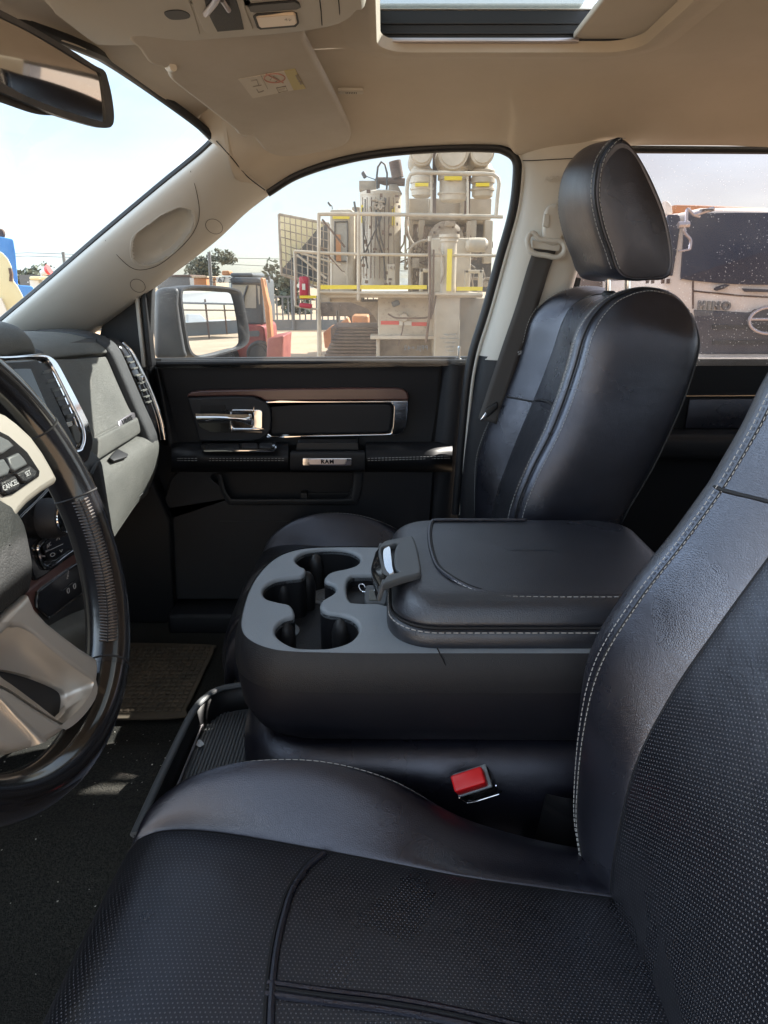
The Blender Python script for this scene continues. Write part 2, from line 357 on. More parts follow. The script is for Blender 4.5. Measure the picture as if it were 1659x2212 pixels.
M['foliage'] = mat('foliage', (.075, .09, .06), .8, vary=(1.5, .5, (.13, .14, .10)))  # leaf colour lightened to stand in for haze over the distance
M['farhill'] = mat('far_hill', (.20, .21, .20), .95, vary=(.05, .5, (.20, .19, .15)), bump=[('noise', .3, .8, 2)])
M['bark'] = mat('bark', (.10, .075, .055), .9)
M['fence'] = mat('fence_grey', (.16, .16, .16), .7)
M['blue'] = mat('blue_paint', (.05, .20, .55), .5, vary=(2, .5, (.10, .28, .62)))
M['cream'] = mat('cream_paint', (.80, .70, .42), .5, vary=(1.5, .5, (.72, .62, .36)))
M['container'] = mat('container_paint', (.50, .38, .25), .7, vary=(1.5, .5, (.42, .29, .2)), bump=[('wave', 2.5, .6, .05, 'X')])
M['truckcream'] = mat('truck_cream', (.82, .76, .68), .5, vary=(1.2, .5, (.76, .70, .62)))
M['truckdark'] = mat('truck_grille', (.04, .04, .055), .5)
# ================================================================ THE CAB SHELL
cab = thing('truck_cab', 'beige cloth headliner, pillars and dark carpeted floor of the pickup cab around the seats', 'truck cab', (0, 1.03, -.93))
YS = 1.83                                  # plane of the side glass
# roof lining: curves along the truck, from the window top (y 1.80) up to the roof, sunroof edge at y 1.43
wtop = [P(575, 411, y=1.79), P(640, 373, y=1.795), P(730, 343, y=1.80), P(830, 324, y=1.80), P(960, 315, y=1.80), P(1060, 314, y=1.80), P(1100, 320, y=1.80), P(1128, 338, y=1.80), P(1240, 335, y=1.80), P(1345, 316, y=1.80), P(1500, 314, y=1.80), P(1659, 318, y=1.80)]
wtop += [np.array([1.25, 1.80, .275]), np.array([1.75, 1.80, .25])]
n_ = len(wtop)
def rail(k, yy, zz, x0=None):
    o_ = []
    for i, q in enumerate(wtop):
        q = np.array(q); x = q[0]
        o_.append(np.array([x, yy, max(q[2] + k, zz - .10 * max(0, -.15 - x) )]))
    return o_
x_head = [-.345, -.375, -.41, -.44]
def roofcurve(yy, zz, xs):
    xr = [q[0] for q in wtop]; xf = xr[0]; o_ = []
    for i, x in enumerate(xr):
        f = (x - xr[0]) / (xr[-1] - xr[0]); xx = xs + (xr[-1] - xs) * ((x - xf) / (xr[-1] - xf))
        z = zz - .06 * max(0., -.10 - xx) ** 1.2 * 1.6 - (.02 * max(0, xx - .9)); o_.append(np.array([xx, yy, z]))
    return o_
def side_bulge(dy, dz, xs):
    o_ = []
    for i, q in enumerate(wtop):
        q = np.array(q); f = (q[0] - wtop[0][0]) / (wtop[-1][0] - wtop[0][0])
        o_.append(q + np.array([(xs - wtop[0][0]) * (1 - f) ** 3, -dy, dz * (.55 + .45 * min(1, (q[0] + .35) / .25) if q[0] < -.1 else 1)]))
    return o_
m = MB()
rows = [wtop, side_bulge(.045, .012, -.315), side_bulge(.11, .045, -.33)]
rows_h = list(rows)
rows += [roofcurve(1.60, .372, -.335), roofcurve(1.52, .386, -.34), roofcurve(1.425, .388, -.35)]
m.loft(rows, 60, 140)
hl = m.build('headliner', M['headliner'], cab, solid=0)
# headliner round the sunroof opening (x -.01...44, y .64..1.42), ahead of it and behind it
m = MB()
SX0, SX1, SY0, SY1, RZ = -.012, .442, .64, 1.425, .388
ys = np.linspace(.22, 1.425, 30)
def sheet(x0f, x1f, nx=24, zf=None):
    G = np.array([[np.array([x0f(y) + (x1f(y) - x0f(y)) * t, y, zf(x0f(y) + (x1f(y) - x0f(y)) * t, y)]) for t in np.linspace(0, 1, nx)] for y in ys]); return G
def rz(x, y): return RZ - .06 * max(0., -.10 - x) ** 1.2 * 1.6 - .02 * max(0, x - .9) - .05 * max(0, abs(y - 1.03) - .4) ** 2 * 6 * (1 if y < 1.03 else 0)
def headx(y): return -.355
m.grid(sheet(headx, lambda y: SX0, 30, rz)); m.grid(sheet(lambda y: SX1, lambda y: 1.75, 30, rz))
ys = np.linspace(.22, SY0, 10); m.grid(sheet(lambda y: SX0, lambda y: SX1, 10, rz))
m.build('headliner', M['headliner'], cab)
# rolled rim of the sunroof opening going up into the cavity
def rrect(x0, y0, x1, y1, r, n=8):
    o_ = []
    for cx_, cy_, a0 in ((x1 - r, y1 - r, 0), (x0 + r, y1 - r, 90), (x0 + r, y0 + r, 180), (x1 - r, y0 + r, 270)):
        for k in range(n + 1): a = R(a0 + 90 * k / n); o_.append((cx_ + r * math.cos(a), cy_ + r * math.sin(a)))
    return o_
lp0 = rrect(SX0 - .055, SY0 - .05, SX1 + .05, SY1 + .06, .11)
lp1 = rrect(SX0 - .012, SY0 - .01, SX1 + .012, SY1 + .012, .08); lp2 = rrect(SX0, SY0, SX1, SY1, .06)
m = MB()
G = np.array([[(x, y, .3875) for x, y in lp0], [(x, y, .384) for x, y in rrect(SX0 - .03, SY0 - .03, SX1 + .03, SY1 + .035, .09)], [(x, y, .379) for x, y in lp1], [(x, y, .382) for x, y in lp2], [(x, y, .398) for x, y in rrect(SX0 + .006, SY0 + .006, SX1 - .006, SY1 - .004, .055)]])
m.grid(G, True); m.build('sunroof_rim', M['headliner'], cab)
# metal outer roof above, with the same opening
m = MB()
for (a0, b0, a1, b1) in ((-.50, .10, SX0 - .0, 1.86), (SX1, .10, 1.85, 1.86), (SX0, .10, SX1, SY0), (SX0, SY1, SX1, 1.86)):
    m.box((a0, b0, .447), (a1, b1, .455))
m.build('roof_panel', M['white'], cab)
sr = MB(); sr.box((SX0 - .01, SY1 + .001, .398), (SX1, SY1 + .012, .446)); sr.box((SX0 - .02, SY0, .398), (SX0 - .008, SY1, .446)); sr.box((SX0, SY0 - .01, .398), (SX1, SY0, .446)); sr.box((SX1 + .0, SY0, .398), (SX1 + .01, SY1, .446))
sunroof = sr.build('sunroof_frame', M['rubber'], cab, bevel=.003)
m = MB()
for k, (z0, dy) in enumerate(((.409, .0025), (.424, .002))): m.box((SX0, SY1 - dy, z0), (SX1, SY1 + .002, z0 + .004))
m.build('rail', M['rubber'], sunroof, bevel=.001)
m = MB(); m.box((SX0, SY1 - .016, .394), (.335, SY1 - .002, .400)); m.build('track', M['badge'], sunroof, bevel=.001)
m = MB(); m.box((SX0, SY0, .4475), (.335, SY1, .4520)); m.build('sunroof_glass', M['roofglass'], sunroof)
m = MB(); m.box((.326, SY0 + .01, .400), (.75, SY1 - .006, .412)); m.build('sunshade', M['headliner'], sunroof, bevel=.004)
# courtesy microphone vent
a_ = P(758, 196, z=.366); vt = MB(); ax_ = np.array([.026, 0, 0]); ay_ = np.array([0, .009, -.001]); vt.obox(a_, ax_, ay_, (0, 0, .004))
vo = vt.build('ceiling_vent', M['trim'], cab, bevel=.003)
m = MB()
for k in range(7): m.box((a_[0] - .010 + k * .0034, a_[1] - .005, a_[2] - .0046), (a_[0] - .0085 + k * .0034, a_[1] + .005, a_[2] - .0038))
m.build('slot', M['rubber'], vo)

# A pillar trim: from the windscreen edge to the door window edge
wsE = [P(0, 700, y=1.70), P(100, 616, y=1.695), P(215, 517, y=1.69), P(345, 408, y=1.685), P(430, 340, y=1.68), P(462, 310, y=1.68)]
dnE = [P(150, 745, y=1.80), P(228, 690, y=1.795), P(330, 612, y=1.79), P(450, 520, y=1.79), P(520, 455, y=1.79), P(577, 410, y=1.79)]
def mid(a, b, t, dy, dz=0): return [np.array(p) * (1 - t) + np.array(q) * t + np.array([0, dy, dz]) for p, q in zip(a, b)]
def lowmid(t, k): # bulges toward the cabin
    return mid(wsE, dnE, t, k)
wsO = [q + np.array([-.012, .03, .006]) for q in wsE]; dnO = [q + np.array([0, .05, -.004]) for q in dnE]
m = MB(); m.loft([wsO, wsE, lowmid(.15, -.022), lowmid(.4, -.035), lowmid(.65, -.035), lowmid(.88, -.022), dnE, dnO], 110, 160)
ap = m.build('pillar_trim', M['trim'], cab)
# header strip from the pillar top to the roof: joins windscreen corner, visor area and window top
hd0 = [P(462, 310, y=1.68), P(415, 262, y=1.62), P(330, 196, y=1.50), P(240, 134, y=1.34), P(180, 104, y=1.2), np.array([-.50, 1.03, .322]), np.array([-.49, .75, .318]), np.array([-.44, .5, .30]), np.array([-.38, .33, .28])]
hd1 = [np.array([-.39, 1.66, .318]), np.array([-.40, 1.60, .332]), np.array([-.415, 1.47, .350]), np.array([-.43, 1.32, .354]), np.array([-.445, 1.19, .350]), np.array([-.46, 1.03, .345]), np.array([-.44, .75, .345]), np.array([-.41, .5, .34]), np.array([-.36, .33, .32])]
top1 = [np.array([-.345, 1.70, .328]), np.array([-.33, 1.60, .353]), np.array([-.33, 1.47, .365]), np.array([-.34, 1.32, .366]), np.array([-.35, 1.19, .366]), np.array([-.36, 1.03, .368]), np.array([-.36, .75, .368]), np.array([-.35, .5, .36]), np.array([-.3, .33, .35])]
hd_ = [q + np.array([-.015, 0, .01]) for q in hd0]
m = MB(); m.loft([hd_, hd0, hd1, top1], 20, 80)
m.build('windscreen_header', M['headliner'], cab)
# corner piece closing pillar top / header / cant rail
cpiece = MB()
S0 = [wsE[-1]] + [lowmid(t_, o_)[-1] for t_, o_ in ((.15, -.022), (.4, -.035), (.65, -.035), (.88, -.022))] + [dnE[-1]]
S1 = [hd0[0] + np.array([0, -.002, 0]), hd1[0] + np.array([0, -.002, -.002]), top1[1] + np.array([.0, .02, -.002]), rows_h[2][0] + np.array([.004, -.004, -.002]), rows_h[1][0] + np.array([.004, -.003, -.001]), np.array(wtop[0])]
S2 = [hd0[1], hd1[1], top1[2], rows_h[2][6], rows_h[1][5], np.array(wtop[3])]
Sm = [(np.array(a_) + np.array(b_)) / 2 + np.array([0, -.006 if 0 < k_ < 5 else 0, 0]) for k_, (a_, b_) in enumerate(zip(S0, S1))]
cpiece.loft([S0, Sm, S1], 30, 40)
pcap = cpiece.build('pillar_cap', M['headliner'], cab)
# hand-hold recess in the pillar, its cover outline, plus two round plugs, all laid on the pillar's own skin
from mathutils.bvhtree import BVHTree
def skin(ob):
    base_ = Vector((0, 0, 0)); q_ = ob
    while q_ is not None: base_ += q_.location; q_ = q_.parent
    bv = BVHTree.FromPolygons([v.co + base_ for v in ob.data.vertices], [tuple(p_.vertices) for p_ in ob.data.polygons])
    def f(u, v, d=0):
        a_, b_ = (u - 830) / F, (v - 1106) / F; d_ = Vector((a_, CP - SP * b_, -SP - CP * b_)).normalized()
        h = bv.ray_cast(Vector((0, 0, 0)), d_); 
        if h[0] is None: return np.array(P(u, v, y=1.72))
        return np.array(h[0] + h[1] * d * (-1 if h[1].dot(d_) > 0 else 1))
    return f
sk = skin(ap); skc = skin(pcap)
sm = MB(); sm.tube(cr([skc(468, 304, .001), skc(500, 340, .001), skc(533, 380, .001), skc(573, 411, .001)], 20), .0012, 6); sm.build('seam', M['seam'], ap)
rec_out = [(283, 530), (290, 508), (310, 492), (345, 466), (385, 447), (410, 450), (421, 468), (418, 492), (400, 520), (370, 550), (335, 570), (305, 573), (286, 560)]
poly = cr(np.array(rec_out, float), 80, True); cuv = poly.mean(0)
def inside(pt, pg):
    x, y = pt; c_ = False; j_ = len(pg) - 1
    for i_ in range(len(pg)):
        if (pg[i_][1] > y) != (pg[j_][1] > y) and x < (pg[j_][0] - pg[i_][0]) * (y - pg[i_][1]) / (pg[j_][1] - pg[i_][1]) + pg[i_][0]: c_ = not c_
        j_ = i_
    return c_
def toUV(p_):
    d_ = p_[1] * CP - p_[2] * SP; return (830 + F * p_[0] / d_, 1106 - F * (p_[1] * SP + p_[2] * CP) / d_)
rim = np.array([sk(u, v) for u, v in poly]); rimin = np.array([sk(*(cuv + (q - cuv) * .99), -.001) for q in poly]); cen = rim.mean(0)
bm = bmesh.new(); bm.from_mesh(ap.data); off_ = cab.location
pin = cuv + (poly - cuv) * .985
kill = [f for f in bm.faces if all(inside(toUV(v.co + off_), pin) for v in f.verts)]
bmesh.ops.delete(bm, geom=kill, context='FACES'); bm.to_mesh(ap.data); bm.free()
inw = np.array([-.10, .55, .10]); bowl = [np.array([sk(*(cuv + (q - cuv) * 1.03), .0006) for q in poly]), np.array([sk(*(cuv + (q - cuv) * 1.0), .0012) for q in poly])]
for s_, d_ in ((.97, .10), (.92, .35), (.84, .7), (.7, .95), (.45, 1.0), (.2, 1.0), (.001, 1.0)): bowl.append(cen + (rim - cen) * s_ + inw * .062 * d_)
m = MB(); m.grid(np.array(bowl), True); m.build('grab_recess', M['trim'], ap, angle=60)
sm = MB(); sm.tube(cr([sk(*q, .0005) for q in ((228, 519), (258, 556), (286, 579), (313, 582), (350, 568), (401, 524), (425, 488), (431, 455), (424, 410), (412, 369))], 60), .0006, 6); sm.build('cover_seam', M['seam'], ap)
for (u, v, r_) in ((463, 489, 17), (298, 617, 15)):
    pl_ = MB(); ring = [sk(u + r_ * 1.05 * math.cos(t) + .25 * r_ * math.sin(t), v + r_ * .95 * math.sin(t), .0003) for t in np.linspace(0, 2 * math.pi, 28, endpoint=False)]
    pl_.tube(ring, .0005, 6, closed=True); pl_.build('plug', M['seam'], ap)
# windscreen glass and its dark ceramic edge
base0 = [P(0, 712, y=1.70), np.array([-1.02, 1.45, -.09]), np.array([-1.07, 1.2, -.085]), np.array([-1.08, 1.03, -.085]), np.array([-1.07, .8, -.085]), np.array([-1.02, .5, -.09]), np.array([-.90, .32, -.09])]
topw = [P(462, 306, y=1.70), P(330, 193, y=1.52), P(240, 130, y=1.36), np.array([-.515, 1.03, .335]), np.array([-.50, .75, .33]), np.array([-.45, .5, .31]), np.array([-.36, .33, .29])]
topw = [np.array(q) + np.array([-.012, 0, .008]) for q in topw]
m = MB(); m.loft([base0, topw], 8, 40, lin=False); m.build('windscreen', M['windscreen'], cab)
m = MB()
edge = cr([P(-30, 722, y=1.715), P(0, 697, y=1.715), P(100, 613, y=1.712), P(215, 513, y=1.705), P(345, 404, y=1.70), P(430, 334, y=1.695), P(460, 304, y=1.69), P(458, 290, y=1.68), P(420, 256, y=1.63), P(330, 190, y=1.52), P(240, 128, y=1.36), P(180, 97, y=1.22), np.array([-.515, 1.03, .335])], 90)
edge = edge + np.array([[0, -.012, -.005]]) * (np.arange(90)[:, None] > 50)
m.tube(edge, .009, 8); m.build('windscreen_seal', M['rubber'], cab)
# B pillar trim
bl = [P(1122, 322, y=1.795), P(1133, 375, y=1.795), P(1125, 450, y=1.795), P(1103, 540, y=1.795), P(1070, 660, y=1.795), P(1036, 775, y=1.795)]
br = [P(1350, 308, y=1.795), P(1345, 400, y=1.795), P(1300, 470, y=1.795), P(1262, 545, y=1.795), P(1228, 660, y=1.795), P(1205, 775, y=1.795)]
m = MB(); m.loft([[q + np.array([0, .05, 0]) for q in bl], bl, mid(bl, br, .12, -.03), mid(bl, br, .35, -.045), mid(bl, br, .75, -.045), mid(bl, br, .92, -.03), br, [q + np.array([0, .05, 0]) for q in br]], 40, 30)
bp_ = m.build('pillar_trim', M['trim'], cab)
m = MB(); m.tube(cr([P(1130, 347, y=1.79), P(1165, 346, y=1.745), P(1280, 340, y=1.745)], 20), .001, 6); m.build('seam', M['seam'], bp_)
text('airbag_emboss', 'AIRBAG', .017, P(1205, 387, y=1.742), (1, 0, 0), (0, 0, 1), M['trim'], bp_, depth=.0008)
# lower dark pillar trim
m = MB(); bl2 = [P(1037, 768, y=1.795), P(1015, 900, y=1.795), P(1003, 1000, y=1.795), P(995, 1110, y=1.795), P(990, 1300, y=1.8)]
br2 = [P(1206, 768, y=1.795), P(1190, 900, y=1.795), P(1180, 1000, y=1.795), P(1170, 1110, y=1.795), P(1160, 1300, y=1.8)]
m.loft([[q + np.array([0, .06, 0]) for q in bl2], bl2, mid(bl2, br2, .12, -.028), mid(bl2, br2, .4, -.042), mid(bl2, br2, .9, -.03), br2], 24, 24)
m.build('lower_pillar_trim', M['plastic'], cab)
# black door weather seals
m = MB()
sealp = [P(577, 415, y=1.80), P(640, 377, y=1.803), P(730, 347, y=1.806), P(830, 328, y=1.806), P(960, 318, y=1.806), P(1060, 318, y=1.806), P(1092, 324, y=1.806), P(1115, 343, y=1.806), P(1118, 380, y=1.806), P(1108, 460, y=1.806), P(1080, 560, y=1.806), P(1050, 670, y=1.806), P(1018, 778, y=1.806), P(1002, 900, y=1.806), P(985, 1110, y=1.81)]
m.tube(cr(sealp, 120), .0115, 10); m.build('door_seal', M['rubber'], cab)
m = MB(); m.tube(cr([q + np.array([.012 if i > 6 else 0, -.006, .0 if i > 6 else .009]) for i, q in enumerate(sealp)], 120), .0045, 8); m.build('door_welt', M['trim'], cab)
# floor, tunnel, firewall and far sides: dark carpet
m = MB()
gx, gy = np.linspace(-1.35, 2.2, 90), np.linspace(.14, 1.90, 60)
G = np.array([[(x, y, -.93 + .09 * math.exp(-((y - 1.03) / .2) ** 4) + (.55 * max(0, -.98 - x) if x < -.98 else 0) * 2.2) for y in gy] for x in gx]); m.grid(G)
m.build('floor_carpet', M['carpet'], cab)
m = MB(); m.box((-1.30, .16, -1.0), (-1.24, 1.90, -.12)); m.box((1.78, .16, -.95), (1.84, 1.90, -.1))
m.box((-1.3, 1.90, -1.0), (1.84, 1.96, -.86)); m.box((-1.3, .12, -1.0), (1.84, .17, -.88))
m.build('firewall', M['soft'], cab, bevel=.01)
# kick panel ahead of the passenger door and the sill plate
m = MB(); m.prism([(-1.24, 1.84, -.93), (-.60, 1.84, -.93), (-.585, 1.84, -.62), (-.64, 1.84, -.45), (-.612, 1.84, -.40), (-.606, 1.84, -.30), (-.60, 1.84, -.16), (-1.24, 1.84, -.13)], (0, .06, 0)); m.build('kick_panel', M['soft'], cab, bevel=.008)
m = MB(); m.box((-.6, 1.78, -.935), (.5, 1.90, -.875)); m.build('sill_plate', M['plastic'], cab, bevel=.01)
# rear of the cab: back panel with window, driver side rear quarter (light comes only through openings)
m = MB(); m.box((1.79, .16, -.12), (1.83, .35, .42)); m.box((1.79, 1.71, -.12), (1.83, 1.90, .42)); m.box((1.79, .35, .24), (1.83, 1.71, .42)); m.build('back_panel', M['trim'], cab)
m = MB(); m.box((.33, .13, -.95), (.50, .20, .42)); m.box((-.5, .12, .28), (1.83, .20, .44)); m.build('driver_side_frame', M['trim'], cab, bevel=.01)
m = MB(); m.box((.52, .13, -.95), (1.8, .19, -.15)); m.build('driver_side_panel', M['soft'], cab)
for y_ in (.13, 1.82): m = MB(); m.box((1.30, y_, -.17), (1.83, y_ + .06, .29)); m.build('rear_quarter', M['trim'], cab)

# ================================================================ PASSENGER DOOR
DY = 1.88
door = thing('front_passenger_door', 'closed front passenger door with dark panel, wood strip, chrome handle and padded armrest', 'car door', (0, 1.88, -.87))
def C7(x, y): return (328.4 + .4271 * x, 760.4 + .4271 * y)
def d7(pts, y=DY): return [P(*C7(a, b), y=y) for a, b in pts]
def dplate(name, pts, y, depth, bevel, mt, parent=door, smooth=None, holes=()):
    lp = d7(pts, y); 
    if smooth: lp = cr(lp, smooth, True)
    return plate(name, [lp] + [cr(d7(h, y), 40, True) for h in holes], (0, y + depth / 2, 0), (1, 0, 0), (0, 0, 1), depth, bevel, mt, parent)
# base skin
m = MB(); m.loft([[P(318, 790, y=1.90), P(500, 788, y=1.90), P(800, 785, y=1.90), P(1000, 783, y=1.90)], [P(318, 1000, y=1.905), P(500, 1000, y=1.905), P(800, 1000, y=1.905), P(990, 1000, y=1.905)], [P(318, 1300, y=1.90), P(500, 1300, y=1.90), P(800, 1300, y=1.90), P(985, 1300, y=1.90)], [P(318, 1420, y=1.89), P(500, 1420, y=1.89), P(800, 1420, y=1.89), P(970, 1420, y=1.89)]], 20, 20)
m.build('door_skin', M['soft'], door)
# upper padded panel with rolled sill top
upl = [(38, 60), (60, 200), (110, 330), (135, 440), (180, 470), (1400, 465), (1425, 440), (1450, 250), (1470, 60)]
a = [P(*C7(x, 40), y=1.93) for x in (45, 300, 700, 1100, 1462)]
b = [P(*C7(x, 36), y=1.885) for x in (47, 300, 700, 1100, 1461)]
c = [P(*C7(x, 56), y=1.868) for x in (48, 300, 700, 1100, 1460)]
d = [P(*C7(x, 110), y=1.872) for x in (60, 300, 700, 1100, 1452)]
e = [P(*C7(x, 300), y=1.882) for x in (100, 300, 700, 1100, 1436)]
f = [P(*C7(x, 470), y=1.880) for x in (140, 300, 700, 1100, 1410)]
m = MB(); m.loft([a, b, c, d, e, f], 40, 30)
m.build('upper_panel', M['soft'], door)
# front corner and rear strips
m = MB(); m.loft([[P(322, 800, y=1.90), P(338, 792, y=1.875), P(344, 800, y=1.885)], [P(335, 860, y=1.90), P(352, 870, y=1.872), P(368, 880, y=1.885)], [P(345, 960, y=1.9), P(365, 965, y=1.872), P(390, 970, y=1.885)]], 14, 14); m.build('front_strip', M['plastic'], door)
m = MB(); m.loft([[P(955, 782, y=1.885), P(975, 779, y=1.862), P(1000, 780, y=1.862), P(1028, 781, y=1.885)], [P(948, 880, y=1.885), P(968, 880, y=1.866), P(990, 880, y=1.866), P(1015, 880, y=1.885)], [P(935, 990, y=1.885), P(955, 990, y=1.866), P(978, 990, y=1.866), P(1002, 990, y=1.885)], [P(925, 1110, y=1.885), P(945, 1110, y=1.87), P(965, 1110, y=1.87), P(990, 1110, y=1.885)], [P(920, 1300, y=1.885), P(935, 1300, y=1.87), P(955, 1300, y=1.87), P(985, 1300, y=1.885)]], 24, 20); m.build('rear_strip', M['plastic'], door)
# wood, chrome, pad
dplate('wood_trim', [(178, 226), (182, 212), (196, 203), (240, 196), (400, 191), (700, 186), (1000, 182), (1230, 182), (1268, 187), (1290, 202), (1299, 224), (1298, 244), (900, 246), (575, 248), (548, 232), (515, 224), (420, 222), (300, 224)], 1.862, .02, .004, M['wood'])
dplate('chrome_surround', [(575, 250), (900, 248), (1297, 246), (1293, 330), (1285, 380), (1268, 412), (1235, 424), (900, 430), (580, 433)], 1.861, .018, .003, M['chrome'], holes=[[(590, 259), (800, 257), (1000, 257), (1190, 257), (1212, 262), (1222, 280), (1220, 330), (1216, 380), (1208, 402), (1190, 412), (1000, 416), (800, 420), (596, 422), (592, 340)]])
dplate('armrest_pad', [(592, 262), (700, 260), (1000, 260), (1185, 260), (1210, 268), (1218, 290), (1216, 340), (1210, 390), (1195, 407), (1150, 412), (900, 416), (598, 420), (595, 340)], 1.866, .016, .006, M['soft'])
bz = dplate('handle_bezel', [(180, 232), (300, 227), (420, 224), (510, 226), (545, 240), (580, 258), (600, 285), (606, 340), (603, 395), (580, 425), (550, 444), (500, 452), (350, 452), (237, 450), (225, 400), (205, 330), (188, 270)], 1.853, .022, .005, M['plastic'])
def rr7(x0, y0, x1, y1, r, n=6): return [(x, y) for x, y in rrect(x0, y0, x1, y1, r, n)]
h_ = dplate('door_handle', rr7(392, 290, 562, 398, 22), 1.846, .012, .003, M['chrome'], holes=[rr7(408, 300, 512, 384, 14)])
dplate('handle_cup', rr7(400, 296, 520, 392, 16), 1.8505, .004, .001, M['gloss'], h_)
m = MB()
L0 = [P(*C7(222, 312), y=1.832), P(*C7(330, 312), y=1.828), P(*C7(430, 316), y=1.830), P(*C7(500, 314), y=1.838), P(*C7(505, 316), y=1.845)]
L1 = [P(*C7(236, 352), y=1.832), P(*C7(330, 350), y=1.828), P(*C7(430, 350), y=1.830), P(*C7(500, 372), y=1.838), P(*C7(506, 374), y=1.845)]
Lm = [(p + q) / 2 + np.array([0, -.008, 0]) for p, q in zip(L0, L1)]
Lb = [(p + q) / 2 + np.array([0, .008, 0]) for p, q in zip(L0, L1)]
m.loft([L0, Lm, L1, Lb, L0], 20, 20); m.build('lever', M['chrome'], h_)
dplate('lock_rocker', rr7(245, 268, 372, 345, 8), 1.8505, .003, .001, M['soft'], h_)
dplate('lower_lip', [(235, 358), (390, 352), (420, 392), (560, 400), (558, 410), (300, 406), (240, 380)], 1.8495, .003, .001, M['gloss'], h_)
# armrest: rolled shelf standing 8 cm proud
def arm(x0, x1, name, mt, ext=0, z_=0):
    xs = np.linspace(x0, x1, 6); rows = []
    endf = lambda x: .35 + .65 * min(1, max(0, (x - 95) / 60)) * min(1, max(.0, (1535 - x) / 50))
    prof = [(452, 1.885), (470, 1.84), (492, 1.812), (512, 1.800), (535, 1.793), (565, 1.796), (590, 1.812), (606, 1.845), (606, 1.885)]
    for (yy, dd) in prof:
        rows.append([P(*C7(x, yy + (0 if yy > 500 else 8 * (1 - endf(x)))), y=DY - (DY - dd + (ext if dd < 1.87 else 0)) * endf(x)) for x in xs])
    m = MB(); m.loft(rows, 50, 30); return m.build(name, mt, arm_)
arm_ = sub('armrest', door)
arm(98, 690, 'arm_pad', M['soft']); arm(1082, 1520, 'arm_pad', M['soft'])
for x0, x1 in ((130, 684), (1092, 1510)):
    for yy, dd in ((538, 1.7925), (549, 1.7925)):
        m = MB(); endf = lambda x: .35 + .65 * min(1, max(0, (x - 95) / 60)) * min(1, max(.0, (1535 - x) / 50))
        m.stitch([P(*C7(x, yy - (x0 == 1092) * (x - 1100) * .03 ), y=DY - (DY - dd + .0015) * endf(x)) for x in np.linspace(x0, x1, 40)], .0007, .006, .003); m.build('stitching', M['stitch'], arm_)
m = MB(); xs = [700, 740, 890, 1040, 1078]
pr = [(500, 1.86), (497, 1.82), (503, 1.795), (515, 1.784), (590, 1.786), (603, 1.80), (606, 1.84), (606, 1.88)]
m.loft([[P(*C7(x if yy > 505 else 890 + (x - 890) * .97, yy), y=dd) for x in xs] for yy, dd in pr], 40, 30); gp = m.build('grip', M['soft'], arm_)
m = MB(); m.prism([P(*C7(x, y), y=1.812) for x, y in ((735, 460), (1040, 460), (1045, 493), (730, 493))], (0, .07, .0)); m.build('grip_pocket', M['rubber'], arm_)
bd = plate('badge', [d7(rr7(762, 536, 1012, 574, 8), 1.782)], (0, 1.783, 0), (1, 0, 0), (0, 0, 1), .006, .0015, M['chrome'], arm_)
plate('badge_face', [d7([(790, 541), (985, 541), (978, 569), (797, 569)], 1.779)], (0, 1.7795, 0), (1, 0, 0), (0, 0, 1), .003, .0008, M['badge'], bd)
text('lettering', 'RAM', .0145, P(*C7(888, 555), y=1.7765), (1, 0, 0), (0, 0, 1), M['gloss'], bd, .0005, spacing=1.25, bold=.0006)
# window switch panel lying on the armrest
sw0 = [P(*C7(x, y), z=-.4075) for x, y in rr7(247, 460, 632, 500, 18)]
swp = plate('switch_panel', [sw0], (0, 0, -.4075), (1, 0, 0), (0, 1, 0), .006, .0012, M['chrome'], arm_)
plate('switch_face', [[P(*C7(x, y), z=-.4045) for x, y in rr7(254, 463, 625, 496, 15)]], (0, 0, -.4040), (1, 0, 0), (0, 1, 0), .003, .0008, M['gloss'], swp)
for (a0, b0) in ((455, 535), (545, 610)):
    plate('window_switch', [[P(*C7(x, y), z=-.402) for x, y in rr7(a0, 467, b0, 492, 6)]], (0, 0, -.400), (1, 0, 0), (0, 1, 0), .005, .0015, M['plastic'], swp)
plate('switch_tray', [[P(*C7(x, y), z=-.402) for x, y in rr7(285, 466, 440, 488, 6)]], (0, 0, -.4022), (1, 0, 0), (0, 1, 0), .001, .0003, M['rubber'], swp)
# lower door: panel, speaker/map pocket with its lip
lowp = plate('lower_panel', [d7([(150, 590), (1425, 600), (1410, 820), (1380, 1250), (20, 1250), (30, 860), (95, 640)], 1.872), cr(d7([(345, 612), (360, 690), (395, 740), (420, 745), (700, 745), (950, 745), (985, 738), (1003, 700), (1010, 612)], 1.872), 50, True)], (0, 1.876, 0), (1, 0, 0), (0, 0, 1), .014, .004, M['plastic'], door)
m = MB(); m.prism(d7([(320, 600), (1030, 600), (1020, 760), (380, 760)], 1.899), (0, .004, 0)); m.build('pocket_back', M['soft'], lowp)
lip_o = [(330, 620), (350, 700), (385, 765), (420, 772), (700, 772), (1000, 770), (1040, 750), (1058, 700), (1065, 615)]
lip_i = [(352, 620), (370, 695), (398, 738), (425, 745), (700, 745), (985, 743), (1005, 725), (1015, 690), (1020, 615)]
m = MB(); m.loft([[P(*C7(*q), y=1.872) for q in lip_o], [P(*C7(*q), y=1.861) for q in lip_o], [P(*C7(*q), y=1.857) for q in lip_i], [P(*C7(*q), y=1.885) for q in lip_i]], 20, 60); m.build('pocket_lip', M['lip'], lowp)
m = MB(); m.box(tuple(P(*C7(755, 745), y=1.872)), tuple(P(*C7(790, 700), y=1.898))); m.box(tuple(P(*C7(790, 720), y=1.890)), tuple(P(*C7(1000, 710), y=1.896))); m.build('pocket_divider', M['rubber'], lowp)
